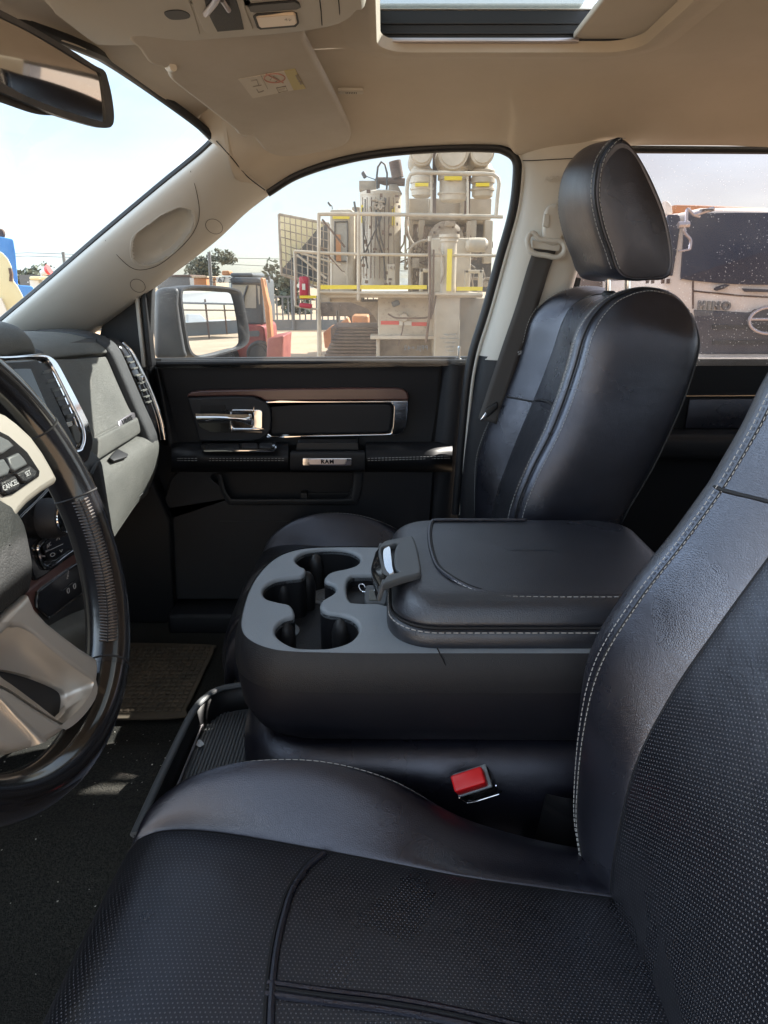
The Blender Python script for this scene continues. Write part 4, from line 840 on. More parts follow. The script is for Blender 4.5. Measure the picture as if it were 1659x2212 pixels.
# jump seat cushion the console folds on
jr = []
for d_, z_ in ((-.055, -.612), (-.035, -.617), (-.012, -.628), (.004, -.650), (.006, -.70), (.0, -.76), (-.01, -.80), (-.03, -.82)): jr.append(offs(d_, z_) + np.array([.0, 0, 0]))
m = MB(); m.grid(np.array(jr), True); m.build('jump_seat_cushion', M['leather_smooth'], con, angle=60)
m = MB(); m.box((-.12, .87, -.93), (.5, 1.19, -.81)); m.build('console_base', M['rubber'], con, bevel=.01)
# cup well: walls, floor with rings, rubber fingers
cw = np.array(hole); cc_ = cw.mean(0)
m = MB(); m.grid(np.array([cw + np.array([0, 0, -.004]), cw + np.array([0, 0, -.03]), cc_ + (cw - cc_) * .985 + np.array([0, 0, -.075])]), True); well = m.build('cup_well', M['soft'], con, angle=60)
m = MB(); m.prism([q + np.array([0, 0, -.074]) for q in cw], (0, 0, -.004)); m.build('well_floor', M['plastic'], well)
cups = [(640, 350, 1.0), (335, 535, .9), (575, 790, 1.0), (660, 535, .5)]
for (x, y, s_) in cups[:3]:
    c_ = P(*C8(x, y), z=ZT); c_ = np.array([c_[0], c_[1], ZT - .0735])
    m = MB(); m.lathe([(.034, 0), (.034, .002), (.030, .002), (.030, .0008), (.024, .0008), (.024, .002), (.021, .002), (.021, .0008), (.015, .0008), (.015, .002), (.012, .002), (.012, .0008), (.006, .0008), (.006, .002), (.003, .002), (0, .002)], c_, n=40); m.build('cup_mat', M['plastic_grey'], well)
for (x, y) in ((570, 410), (790, 390), (375, 570), (395, 830), (720, 810), (520, 520)):
    c_ = P(*C8(x, y), z=ZT - .035); m = MB(); m.lathe([(.0, .030), (.006, .028), (.011, .020), (.014, .008), (.014, -.01), (.012, -.04)], c_, n=20); m.build('rubber_finger', M['rubber'], well)
tw_ = np.array(tray); m = MB(); m.grid(np.array([tw_ + np.array([0, 0, -.003]), tw_ * 1 + np.array([0, 0, -.020])]), True); m.prism([q + np.array([0, 0, -.019]) for q in tw_], (0, 0, -.003)); m.build('key_tray', M['plastic'], con)
# lid: padded, with piping seam panel
LX0, LX1, LY0, LY1 = .008, .442, .845, 1.215
def lidring(ins, z, r, dx=0): return [np.array([x + dx, y, z]) for x, y in rrect(LX0 + ins, LY0 + ins, LX1 - ins, LY1 - ins, r, 10)]
lid = sub('armrest_lid', con)
rings = [lidring(.012, -.470, .055), lidring(.0, -.466, .065), lidring(-.004, -.455, .068), lidring(-.002, -.443, .067), lidring(.0035, -.4375, .064), lidring(.004, -.4345, .063), lidring(.0035, -.427, .062), lidring(.013, -.408, .058), lidring(.030, -.3985, .05), lidring(.065, -.3965, .04), lidring(.12, -.396, .03), lidring(.16, -.3955, .015), lidring(.184, -.395, .001)]
m = MB(); a = np.array(rings); G = np.stack([cr(a[:, j], 70) for j in range(a.shape[1])], 1); m.grid(G, True); lc = m.build('lid_cushion', M['lid'], lid)
m = MB(); m.stitch([q + np.array([0, 0, 0]) for q in (lambda r: list(r) + [r[0]])([np.array([x, y, -.4405]) for x, y in rrect(LX0 - .0015, LY0 - .0015, LX1, LY1 + .001, .066, 14)])], .0009, .0065, .003); m.build('stitching', M['stitch'], lc)
m = MB(); m.tube([np.array([x, y, -.4355]) for x, y in rrect(LX0 + .0025, LY0 + .0025, LX1 - .003, LY1 - .003, .064, 14)], .0022, 6, closed=True); m.build('seam', M['seam'], lc)
def C9(x, y): return ((900 + .4521 * x) * .864, (1250 + .4521 * y) * .864)
zl = lambda x, y: -.3955 - .006 * max(0, (.93 - y) / .05) ** 1.5 - .003 * max(0, (.10 - x) / .05)
pp = [P(*C9(*q), z=-.397) for q in ((900, 75), (600, 76), (480, 88), (415, 115), (395, 160), (395, 230), (410, 300), (440, 370), (500, 425), (580, 465), (680, 492), (800, 506), (950, 509), (1150, 510), (1330, 510), (1600, 510))]
pp = [np.array([q[0], min(q[1], 1.178), zl(q[0], q[1]) + .001]) for q in cr(pp, 90)]
m = MB(); m.tube(pp, .0023, 6); m.build('seam', M['seam'], lc)
m = MB(); m.tube([q + np.array([-.0035, -.0025, 0.0002]) for q in pp], .0026, 6); m.build('piping', M['leather'], lc)
m = MB(); m.stitch([q + np.array([-.002, -.008, .0006]) for q in pp[40:]], .0007, .006, .003); m.build('stitching', M['stitch'], lc)
# latch handle on the lid front
lt = sub('lid_latch', con)
def lp9(x, y, z): return P(*C9(x, y), z=z)
zz = -.392
def l8(pts, z): return [P(*C8(*q), z=z) for q in pts]
fo8 = [(940, 300), (958, 262), (985, 244), (1060, 228), (1130, 216), (1150, 228), (1172, 290), (1188, 370), (1194, 420), (1182, 440), (1110, 458), (1040, 480), (985, 500), (960, 505), (975, 470), (990, 445), (972, 420), (950, 360)]
ho8 = [(962, 290), (1000, 276), (1052, 264), (1040, 290), (1034, 330), (1034, 380), (1042, 410), (1062, 428), (1020, 440), (990, 446), (975, 420), (962, 350)]
plate('latch_frame', [cr(l8(fo8, -.390), 70, True), cr(l8(ho8, -.390), 50, True)], (0, 0, -.394), (1, 0, 0), (0, 1, 0), .011, .0035, M['latch'], lt)
plate('latch_dish', [l8(((950, 270), (1070, 250), (1080, 440), (980, 450)), -.396)], (0, 0, -.398), (1, 0, 0), (0, 1, 0), .003, .001, M['plastic'], lt)
plate('chrome_bar', [cr(l8(((964, 292), (985, 280), (1010, 278), (1018, 330), (1026, 400), (1032, 436), (1005, 444), (982, 446), (972, 400), (962, 340)), -.390), 40, True)], tuple(P(*C8(990, 360), z=-.392)), (1, 0, .25), (0, 1, 0), .004, .0016, M['chrome'], lt)
for A_, B_, yy_ in (((958, 262), (930, 360), None), ((975, 480), (942, 590), None)):
    q0 = P(*C8(*A_), z=-.391); q1 = P(*C8(*B_), y=q0[1] + .002); m = MB(); dxy = np.array([0, .006, 0]); m.obox(tuple((q0 + q1) / 2), tuple((q1 - q0) / 2), (0, .0065, 0), tuple(np.cross((q1 - q0) / np.linalg.norm(q1 - q0), [0, 1, 0]) * .003)); m.build('latch_arm', M['latch'], lt, bevel=.002)
qa, qb = P(*C8(958, 275), z=-.391), P(*C8(985, 470), z=-.391); m = MB(); m.loft([[qa, (qa + qb) / 2 + np.array([-.006, 0, 0]), qb], [qa + np.array([-.010, 0, -.012]), (qa + qb) / 2 + np.array([-.018, 0, -.012]), qb + np.array([-.010, 0, -.012])], [qa + np.array([-.012, 0, -.035]), (qa + qb) / 2 + np.array([-.016, 0, -.035]), qb + np.array([-.012, 0, -.035])]], 10, 14); m.build('latch_face', M['gloss'], lt)
# key fob lying in the tray
kf = thing('key_fob', 'small dark key fob with wire ring lying in the tray ahead of the armrest latch', 'key fob', tuple(P(*C8(900, 570), z=-.484)))
fo = [P(*C8(*q), z=-.470) for q in ((865, 515), (880, 505), (940, 508), (990, 508), (990, 612), (940, 615), (880, 613), (860, 595), (858, 550))]
plate('fob_body', [cr(fo, 30, True)], (0, 0, -.475), (1, 0, 0), (0, 1, 0), .012, .003, M['latch'], kf)
fi = [P(*C8(*q), z=-.467) for q in ((885, 528), (935, 528), (935, 590), (885, 590))]; plate('fob_button', [fi], (0, 0, -.4685), (1, 0, 0), (0, 1, 0), .002, .0006, M['dash'], kf)
m = MB(); m.tube(cr([P(*C8(*q), z=-.468) for q in ((862, 520), (850, 500), (828, 503), (826, 520), (840, 540), (862, 545))], 24), .0008, 6); m.build('ring', M['chrome'], kf)

# ================================================================ UNDERFLOOR TRAY, MAT, SCRAP
tr_ = thing('storage_tray', 'shallow black ribbed storage tray on the floor ahead of the console', 'storage tray', (-.24, 1.0, -.78))
rim_ = [np.array([x, y, -.72]) for x, y in ((-.02, 1.17), (-.20, 1.175), (-.29, 1.165), (-.325, 1.13), (-.338, 1.07), (-.341, .96), (-.342, .90), (-.342, .82), (-.342, .79))]
m = MB(); m.tube(cr(rim_, 60), .0065, 10, flat=.8); m.build('tray_rim', M['latch'], tr_)
inn = cr(rim_, 60); m = MB(); m.grid(np.array([inn, inn + np.array([.004, -.003, -.03]), inn + np.array([.010, -.008, -.048])]))
m.grid(np.array([inn + np.array([-.004, .003, -.002]), inn + np.array([-.002, .002, -.10])])); m.build('tray_wall', M['rubber'], tr_, solid=.002)
m = MB()
for k in range(34): x = -.322 + k * .0058; m.box((x, .70, -.7665), (x + .0032, 1.15, -.7640))
m.box((-.335, .70, -.772), (-.02, 1.165, -.7665)); m.build('tray_floor', M['latch'], tr_)
m = MB(); m.tube([(-.327, .74, -.758), (-.327, 1.10, -.758)], .0022, 6); m.build('edge_strip', M['badge'], tr_)
pc_ = thing('paper_scrap', 'torn white scrap of paper lying on the ribbed tray', 'paper scrap', tuple(P(432, 1606, z=-.763)))
m = MB(); sc_ = [P(432 + 9 * math.cos(t) * (1 + .25 * math.sin(3 * t)), 1606 + 7 * math.sin(t) * (1 + .2 * math.cos(4 * t)), z=-.762 + .002 * math.sin(2 * t)) for t in np.linspace(0, 6.28, 14, endpoint=False)]; m.prism(sc_, (0, 0, .0008)); m.build('scrap', M['paper'], pc_)
fm = thing('floor_mat', 'dirty brown black rubber floor mat with raised block grid in the passenger footwell', 'floor mat', (-.75, 1.55, -.925))
mo_ = cr([np.array([x, y, -.918]) for x, y in ((-.447, 1.40), (-.445, 1.55), (-.447, 1.66), (-.48, 1.69), (-.8, 1.70), (-.97, 1.69), (-.975, 1.5), (-.97, 1.36), (-.8, 1.355), (-.47, 1.355))], 80, True)
plate('mat_base', [mo_], (0, 0, -.918), (1, 0, 0), (0, 1, 0), .006, .002, M['mat'], fm)
m = MB()
for i in range(34):
    for j in range(17):
        x = -.955 + i * .0148 + rng.normal() * .0003; y = 1.375 + j * .0178
        m.box((x, y, -.9155), (x + .0118, y + .0145, -.9125))
m.build('mat_blocks', M['mat'], fm, bevel=.0008, seg=1)

# ================================================================ DASHBOARD
def PN(u, v, p0, n, off=0):
    a_, b_ = (u - 830) / F, (v - 1106) / F; d_ = np.array([a_, CP - SP * b_, -SP - CP * b_]); n = np.array(n, float); n /= np.linalg.norm(n)
    return d_ * ((np.array(p0).dot(n) + off) / d_.dot(n))
dash = thing('dashboard', 'dashboard with closed glove box, chrome edged outer air vent and centre control stack', 'dashboard', (-.8, 1.0, -.55))
def prof(pts, y, w=1.0): return [np.array([x, y, z]) for x, z in pts]
padC = [(-1.05, -.10), (-.95, -.088), (-.82, -.080), (-.735, -.083), (-.690, -.095), (-.655, -.113), (-.640, -.132), (-.648, -.140)]
padE = [(-1.0, -.12), (-.92, -.112), (-.82, -.107), (-.745, -.108), (-.690, -.117), (-.655, -.132), (-.636, -.150), (-.645, -.160)]
def lerp(a, b, t): return [tuple(np.array(p) * (1 - t) + np.array(q) * t) for p, q in zip(a, b)]
m = MB(); m.loft([prof(padC, .22), prof(padC, .8), prof(padC, 1.25), prof(lerp(padC, padE, .25), 1.42), prof(lerp(padC, padE, .7), 1.58), prof(padE, 1.672)], 60, 50); pad = m.build('dash_pad', M['dash'], dash)
for z_ in (0, 1, 2):
    m = MB(); m.tube([np.array(prof(lerp(padC, padE, t), yy)[3]) + np.array([-.01 - .012 * z_, 0, .0008]) for t, yy in ((0, .8), (0, 1.25), (.25, 1.42), (.7, 1.58), (1, 1.66))], .0014, 6); m.build('pad_seam', M['dashdark'], pad)
gA = [(-.644, -.163), (-.636, -.166), (-.620, -.215), (-.600, -.275), (-.590, -.296), (-.5885, -.302), (-.580, -.306), (-.577, -.335), (-.585, -.342)]
gB = [(-.644, -.143), (-.636, -.146), (-.618, -.205), (-.598, -.270), (-.590, -.294), (-.5885, -.300), (-.580, -.304), (-.577, -.337), (-.585, -.344)]
m = MB(); m.loft([[q + np.array([-.02, 0, 0]) for q in prof(gB, 1.20)], prof(gB, 1.21), prof(gB, 1.38), prof(lerp(gB, gA, .5), 1.5), prof(gA, 1.655), [q + np.array([-.02, .004, 0]) for q in prof(gA, 1.660)]], 40, 60); gb = m.build('glove_box', M['dash'], dash, angle=30)
# inner dark mass behind the seams
m = MB(); m.prism([(x, .25, z) for x, z in ((-.66, -.12), (-.652, -.15), (-.60, -.33), (-.592, -.37), (-.61, -.50), (-.9, -.52), (-1.2, -.5), (-1.2, -.13))], (0, 1.48, 0)); m.build('dash_core', M['rubber'], dash)
# badge plate on the glove box
def Gb(x, y): return (.2187 * x, 691.2 + .2187 * y)
gp0, gn = (-.5905, 1.5, -.298), (.945, 0, .33)
q = [PN(*Gb(*p_), gp0, gn, .004) for p_ in ((1170, 1000), (1188, 1078), (1335, 1002), (1345, 975), (1335, 912), (1305, 912))]
bdg = MB(); bdg.prism(q, (-.006, 0, -.002)); bb_ = bdg.build('badge', M['badge'], gb, bevel=.0015)
cdir = PN(*Gb(1330, 945), gp0, gn, .005) - PN(*Gb(1200, 1020), gp0, gn, .005)
text('lettering', 'LARAMIE', .0165, PN(*Gb(1265, 990), gp0, gn, .0052), (0, 1, 0), (-.33, 0, .94), M['rubber'], bb_, .0005, bold=.0003)
# lower dash: shelf rolling outwards, with the cubby below the glove box
lA = [(-.600, -.338), (-.588, -.346), (-.572, -.352), (-.558, -.366), (-.556, -.392), (-.566, -.44), (-.588, -.490), (-.605, -.515), (-.66, -.53), (-.9, -.54)]
lC = [(-.600, -.340), (-.590, -.350), (-.580, -.362), (-.566, -.382), (-.560, -.41), (-.560, -.46), (-.566, -.505), (-.580, -.525), (-.66, -.54), (-.9, -.55)]
m = MB(); m.loft([prof(lC, 1.295), prof(lC, 1.36), prof(lerp(lC, lA, .5), 1.5), prof(lA, 1.64), prof(lA, 1.70), [q + np.array([-.008, 0, 0]) for q in prof(lA, 1.735)], [q + np.array([-.05, 0, 0]) for q in prof(lA, 1.75)]], 50, 60); ld = m.build('lower_dash', M['dash'], dash)
m = MB(); m.prism([PN(*Gb(*p_), (-.572, 1.5, -.353), (.55, 0, .83), .0015) for p_ in ((1085, 1360), (1140, 1290), (1165, 1270), (1270, 1325), (1260, 1350), (1130, 1390))], (-.004, 0, -.004)); m.build('cubby', M['rubber'], ld, bevel=.001)
m = MB(); m.tube([np.array([-.586, y_, -.487]) for y_ in (1.32, 1.5, 1.72)], .0013, 6); m.build('seam', M['dashdark'], ld)
m = MB(); m.prism([(-.592, 1.335, -.495), (-.592, 1.52, -.497), (-.618, 1.52, -.534), (-.618, 1.335, -.532)], (.004, 0, -.003)); m.build('fuse_cover', M['dash'], ld, bevel=.002)
# textured end trim and the outer vent with chrome edge
eI = [(-.80, -.105), (-.745, -.104), (-.690, -.111), (-.650, -.128), (-.628, -.152), (-.606, -.215), (-.585, -.28), (-.566, -.335), (-.560, -.372), (-.575, -.44)]
m = MB(); m.loft([[q + np.array([-.03, 0, -.008]) for q in prof(eI, 1.662)], prof(eI, 1.668), [q + np.array([.002, 0, .002]) for q in prof(eI, 1.70)], [q + np.array([-.004, 0, -.002]) for q in prof(eI, 1.728)], [q + np.array([-.06, 0, -.02]) for q in prof(eI, 1.735)]], 24, 60); et = m.build('end_trim', M['dashdark'], dash)
vO = [(-.700, -.125), (-.660, -.140), (-.640, -.160), (-.620, -.215), (-.600, -.275), (-.585, -.335), (-.583, -.40), (-.60, -.43)]
m = MB(); m.loft([prof(vO, 1.735), [q + np.array([.012, 0, .004]) for q in prof(vO, 1.745)], [q + np.array([.014, 0, .004]) for q in prof(vO, 1.775)], [q + np.array([-.02, 0, -.004]) for q in prof(vO, 1.80)]], 20, 50); ve = m.build('outer_air_vent', M['gloss'], dash)
c_ = cr([np.array([x, 1.776, z]) for x, z in ((-.652, -.146), (-.632, -.170), (-.612, -.218), (-.592, -.277), (-.577, -.335), (-.573, -.385))], 40) + np.array([.010, .006, .004])
m = MB(); m.tube(c_, .0045, 8, flat=1.6); m.build('chrome_edge', M['chrome'], ve)
c2 = cr([np.array([x, 1.735, z]) for x, z in ((-.640, -.160), (-.618, -.205), (-.600, -.262), (-.588, -.305))], 30) + np.array([.012, .0, .004])
for k in range(8):
    q = c2[3 + k * 3]; m = MB(); m.box((q[0] - .004, 1.737, q[2] - .003), (q[0] + .004, 1.768, q[2] + .001)); m.build('slat', M['dash'], ve, bevel=.0008)
m = MB(); q = c2[14]; m.obox((q[0] + .005, 1.752, q[2] + .004), (.006, 0, 0), (0, .006, 0), (0, 0, .006)); m.build('vent_tab', M['chrome'], ve, bevel=.002)
# ---- centre stack
s0, sn = (-.597, 1.28, -.12), (.951, 0, .309)
def sp(x, y, off=0): return PN(*Gb(x, y), s0, sn, off)
st = sub('center_stack', dash)
m = MB(); hs = [(-.80, -.06), (-.70, -.055), (-.63, -.062), (-.602, -.082), (-.596, -.105), (-.604, -.115)]
m.loft([[q + np.array([-.03, 0, -.05]) for q in prof(hs, .80)], prof(hs, .82), prof(hs, 1.0), prof(hs, 1.20), [q + np.array([-.01, 0, -.012]) for q in prof(hs, 1.26)], [q + np.array([-.03, 0, -.05]) for q in prof(hs, 1.292)]], 40, 30); m.build('stack_hood', M['dash'], st)
m = MB(); m.prism([(-.70, .80, -.085), (-.603, .80, -.115), (-.552, .80, -.285), (-.525, .80, -.315), (-.520, .80, -.50), (-.56, .80, -.60), (-.9, .80, -.60)], (0, .495, 0)); m.build('stack_body', M['dashdark'], st, bevel=.012, seg=4)
fr_o = [sp(*q, .006) for q in ((-900, 380), (0, 365), (300, 345), (400, 340), (470, 365), (540, 430), (640, 610), (740, 800), (830, 980), (875, 1110), (893, 1220), (870, 1330), (815, 1420), (600, 1440), (-900, 1900))]
ho = [sp(*q, .006) for q in ((-850, 440), (0, 400), (390, 392), (470, 440), (560, 600), (650, 780), (740, 960), (790, 1080), (800, 1180), (780, 1250), (740, 1290), (500, 1330), (-800, 1700))]
yax = Vector((0, 1, 0)); zax = Vector((-.309, 0, .951))
plate('stack_bezel', [cr(fr_o, 120, True), cr(ho, 120, True)], tuple(sp(400, 800, .006)), yax, zax, .014, .004, M['chrome'], st)
plate('bezel_face', [cr([sp(*q, .003) for q in ((-850, 440), (0, 400), (390, 392), (470, 440), (560, 600), (650, 780), (740, 960), (790, 1080), (800, 1180), (780, 1250), (740, 1290), (500, 1330), (-800, 1700))], 120, True)], tuple(sp(400, 800, .003)), yax, zax, .004, .001, M['gloss'], st)
m = MB(); m.tube(cr([sp(*q, .007) for q in ((505, 470), (560, 590), (650, 780), (730, 960), (760, 1050))], 30), .0016, 6); m.build('bezel_line', M['chrome'], st)
sv = plate('stack_vent', [[sp(*q, .005) for q in ((385, 430), (470, 425), (560, 600), (660, 800), (740, 990), (660, 1010), (560, 800), (460, 600))]], tuple(sp(500, 700, .005)), yax, zax, .003, .0008, M['rubber'], st)
for k in range(6):
    t_ = k / 5; a0 = np.array([420 + 245 * t_, 500 + 430 * t_]); m = MB()
    m.prism([sp(a0[0] - 20, a0[1] + 10, .006), sp(a0[0] + 75, a0[1] - 12, .006), sp(a0[0] + 60, a0[1] + 26, .012), sp(a0[0] - 8, a0[1] + 40, .012)], (.003, 0, .001)); m.build('slat', M['dash'], sv, bevel=.0006)
plate('vent_wheel', [[sp(*q, .007) for q in ((700, 1050), (745, 1030), (790, 1120), (790, 1190), (770, 1230), (740, 1200))]], tuple(sp(740, 1100, .007)), yax, zax, .004, .0012, M['dash'], sv)
plate('screen_surround', [[sp(*q, .008) for q in ((-850, 470), (180, 420), (350, 405), (390, 440), (520, 760), (660, 1060), (740, 1240), (700, 1290), (-800, 1650))]], tuple(sp(200, 900, .008)), yax, zax, .008, .002, M['plastic'], st)
plate('screen', [[sp(*q, .0135) for q in ((-800, 520), (200, 480), (300, 480), (420, 760), (540, 1040), (480, 1100), (-800, 1500))]], tuple(sp(200, 900, .0135)), yax, zax, .002, .0006, M['screen'], st)
# side pocket lower down
l0, ln = (-.520, 1.0, -.4), (1, 0, .02)
def Hb(x, y): return (.1953 * x, 907.2 + .1953 * y)
def hp_(x, y, off=0): return PN(*Hb(x, y), l0, ln, off)
Zx = Vector((-.02, 0, 1))
pk = plate('side_pocket_rim', [[hp_(*q, .003) for q in ((1000, 590), (1060, 470), (1085, 450), (1130, 640), (1180, 900), (1230, 1200), (1190, 1130), (1100, 900), (1030, 720))]], tuple(hp_(1080, 700, .003)), yax, Zx, .006, .002, M['dashdark'], st)
plate('side_pocket', [[hp_(*q, .0075) for q in ((1020, 600), (1065, 510), (1085, 500), (1120, 680), (1165, 920), (1110, 880), (1050, 710))]], tuple(hp_(1080, 700, .0075)), yax, Zx, .002, .0005, M['rubber'], pk)
hv = plate('climate_panel', [cr([hp_(*q, .004) for q in ((195, 1120), (230, 1040), (400, 880), (640, 640), (760, 620), (900, 900), (1000, 1300), (900, 1440), (760, 1520), (420, 1760), (350, 1740), (325, 1660), (250, 1350))], 60, True)], tuple(hp_(500, 1200, .004)), yax, Zx, .008, .003, M['gloss'], st)
plate('wood_panel', [[hp_(*q, .0015) for q in ((180, 1200), (320, 1640), (900, 1420), (1060, 1500), (1000, 1900), (400, 2150), (200, 2000))]], tuple(hp_(500, 1700, .0015)), yax, Zx, .003, .001, M['wood'], st)
kc = hp_(500, 1090, .010)
m = MB(); m.lathe([(.0, -.008), (.030, -.008), (.031, .006), (.0285, .026), (.027, .029), (.0225, .0305)], kc, (1, -.05, .05), 40); kn = m.build('volume_knob', M['plastic'], st)
m = MB(); m.lathe([(.0235, .0300), (.0225, .0318), (.0215, .0300)], kc, (1, -.05, .05), 40); m.build('chrome_ring', M['chrome'], kn)
m = MB(); m.lathe([(.0215, .0300), (.0205, .0308), (0, .0312)], kc, (1, -.05, .05), 40); m.build('knob_face', M['gloss'], kn)
text('mark', '\u25B7', .012, kc + np.array([.0318, 0, .001]), (0, 1, 0), (0, 0, 1), M['print'], kn, .0003)
m = MB(); m.tube(cr([hp_(*q, .011) for q in ((640, 1185), (520, 1290), (425, 1400), (440, 1480), (470, 1580), (520, 1640), (600, 1610), (740, 1500), (860, 1420))], 60), .0030, 8); m.build('climate_chrome', M['chrome'], hv)
ck = plate('climate_keys', [[hp_(*q, .010) for q in ((640, 1215), (520, 1320), (455, 1400), (480, 1470), (520, 1560), (600, 1560), (740, 1460), (900, 1380), (860, 1100), (760, 1120))]], tuple(hp_(600, 1400, .010)), yax, Zx, .004, .0012, M['gloss'], st)
text('key_text', 'A/C', .0085, hp_(545, 1385, .0125), (0, 1, 0), (0, 0, 1), M['print'], ck, .0003)
m = MB()
for pts in (((630, 1330), (645, 1285), (662, 1320)), ((665, 1440), (680, 1460), (693, 1432))): m.tube([hp_(*q, .0125) for q in pts], .0006, 5)
m.tube([hp_(510, 1460, .0125), hp_(700, 1370, .0125)], .0005, 5); m.tube(cr([hp_(*q, .0125) for q in ((560, 1490), (585, 1470), (610, 1480), (600, 1500), (575, 1510))], 16, True), .0006, 5, closed=True); m.build('key_marks', M['print'], ck)
m = MB(); m.prism([hp_(*q, .012) for q in ((505, 1445), (545, 1430), (545, 1442), (508, 1455))], (.001, 0, 0)); m.prism([hp_(*q, .012) for q in ((440, 1495), (480, 1500), (480, 1515), (445, 1512))], (.003, 0, 0)); m.build('indicator', M['badge'], ck)
lsw = plate('switch_bank', [[hp_(*q, .006) for q in ((395, 1990), (410, 1900), (470, 1850), (800, 1610), (1000, 1500), (1030, 1850), (860, 1960), (540, 2200), (400, 2080))]], tuple(hp_(600, 1900, .006)), yax, Zx, .006, .002, M['gloss'], st)
m = MB(); m.tube([hp_(*q, .0095) for q in ((415, 1900), (470, 1848), (800, 1607))], .0009, 6); m.tube([hp_(*q, .0095) for q in ((550, 2190), (860, 1950), (1000, 1850))], .0009, 6); m.tube([hp_(*q, .0095) for q in ((690, 1885), (850, 1760))], .0007, 6); m.build('chrome_line', M['chrome'], lsw)
text('key_text', 'TOW', .006, hp_(755, 1715, .0095), (0, .6, .8), (0, -.8, .6), M['print'], lsw, .0003)
m = MB(); m.tube(cr([hp_(*q, .0095) for q in ((745, 1880), (765, 1860), (770, 1900), (755, 1915))], 12, True), .0006, 5, closed=True); m.tube(cr([hp_(*q, .0095) for q in ((815, 1830), (835, 1810), (840, 1850), (825, 1865))], 12, True), .0006, 5, closed=True); m.build('key_marks', M['print'], lsw)
m = MB(); m.loft([[P(90, 1360, x=-.52), P(170, 1320, x=-.53), P(250, 1300, x=-.55)], [P(110, 1400, x=-.50), P(180, 1370, x=-.50), P(240, 1350, x=-.52)], [P(130, 1480, x=-.56), P(180, 1440, x=-.56), P(230, 1420, x=-.58)]], 14, 14); m.build('stack_foot', M['dash'], st)

# ================================================================ STEERING WHEEL
WC = np.array([-.309, .50, -.196]); tl = .318; wn_ = np.array([math.cos(tl), 0, math.sin(tl)]); wr = np.array([0, 1., 0]); wu = np.array([-math.sin(tl), 0, math.cos(tl)])
sw = thing('steering_wheel', 'worn glossy black leather steering wheel with satin silver spokes and thumb buttons', 'steering wheel', tuple(WC))
RM, rm_ = .1785, .0183
def wp(a, r=RM, off=0): return WC + (math.cos(a) * wr + math.sin(a) * wu) * r + wn_ * off
def tor(a0, a1, name, mt, k=1.0, n=120):
    G = []
    for a in np.linspace(a0, a1, n):
        er = math.cos(a) * wr + math.sin(a) * wu; c = WC + er * RM
        G.append([c + (er * math.cos(t) * 1.0 + wn_ * math.sin(t) * 1.15) * rm_ * k for t in np.linspace(0, 2 * math.pi, 24, endpoint=False)])
    m_ = MB(); m_.grid(np.array(G), True); return m_.build(name, mt, sw)
rimo = tor(R(-62), R(22), 'rim_leather', M['rimleather'], 1.0); tor(R(22), R(160), 'rim_upper', M['gloss'], .985); tor(R(-200), R(-62), 'rim_lower', M['gloss'], .985)
for a in (22, -2, -60, 160):
    a = R(a); er = math.cos(a) * wr + math.sin(a) * wu; c = WC + er * RM
    m = MB(); m.tube([c + (er * math.cos(t) + wn_ * math.sin(t) * 1.15) * rm_ for t in np.linspace(0, 2 * math.pi, 30, endpoint=False)], .0009, 6, closed=True); m.build('seam', M['seam'], rimo)
m = MB()
def rp_(a, t, e=1.0): er = math.cos(a) * wr + math.sin(a) * wu; return WC + er * RM + (er * math.cos(t) + wn_ * math.sin(t) * 1.15) * rm_ * e
for k in range(46):
    a = R(-4 - k * 1.12); da = R(.55); t0 = R(152)
    m.tube([rp_(a + da, t0 - .42, 1.0), rp_(a + da * .4, t0 - .2, 1.05), rp_(a, t0 - .02, 1.03)], [.0007, .0016, .0009], 7); m.tube([rp_(a + da, t0 + .36, 1.0), rp_(a + da * .4, t0 + .18, 1.04), rp_(a, t0 + .02, 1.03)], [.0006, .0013, .0009], 7)
m.build('lacing', M['lacing'], rimo)
m = MB(); m.tube([rp_(R(-3 - k), R(152), 1.01) for k in range(53)], .0010, 6); m.build('seam', M['seam'], rimo)
def wq(u, v, off=0): return PN(u, v, WC, wn_, off)
def wplate(name, pts, off, depth, bev, mt, parent=sw, n=None, holes=()):
    lp = [wq(*q, off) for q in pts]; lp = cr(lp, n, True) if n else lp
    hs = [cr([wq(*q, off) for q in h], 40, True) for h in holes]
    return plate(name, [lp] + hs, tuple(WC + wn_ * (off - depth / 2)), Vector(wr), Vector(wu), depth, bev, mt, parent)
us = wplate('upper_spoke', [(-140, 880), (-40, 870), (15, 893), (40, 912), (70, 940), (95, 975), (115, 1010), (128, 1035), (125, 1043), (95, 1062), (66, 1085), (48, 1105), (34, 1128), (15, 1105), (-20, 1065), (-140, 1040)], .012, .022, .006, M['satin'])
kp = wplate('button_recess', [(-90, 900), (-30, 915), (20, 940), (60, 975), (88, 1018), (86, 1030), (30, 1068), (12, 1072), (0, 1060), (-60, 1040)], .0140, .004, .0015, M['gloss'], us)
for pts in (((-20, 930), (20, 950), (33, 963), (8, 980), (-20, 985)), ((18, 988), (42, 977), (54, 990), (62, 1003), (34, 1018), (26, 1012)), ((-20, 1000), (10, 990), (24, 1012), (20, 1024), (-20, 1040))):
    wplate('thumb_button', list(pts), .0175, .006, .002, M['latch'], us)
for pts in (((36, 1022), (66, 1005), (82, 1018), (80, 1030), (60, 1042), (50, 1040)), ((2, 1042), (34, 1026), (46, 1046), (42, 1056), (18, 1066), (10, 1062))):
    wplate('thumb_button', list(pts), .0170, .006, .002, M['plastic'], us)
e1 = wq(42, 1042, .018) - wq(8, 1060, .018)
text('button_text', 'CANCEL', .0062, wq(23, 1048, .0175), e1, np.cross(wn_, e1), M['print'], us, .0003)
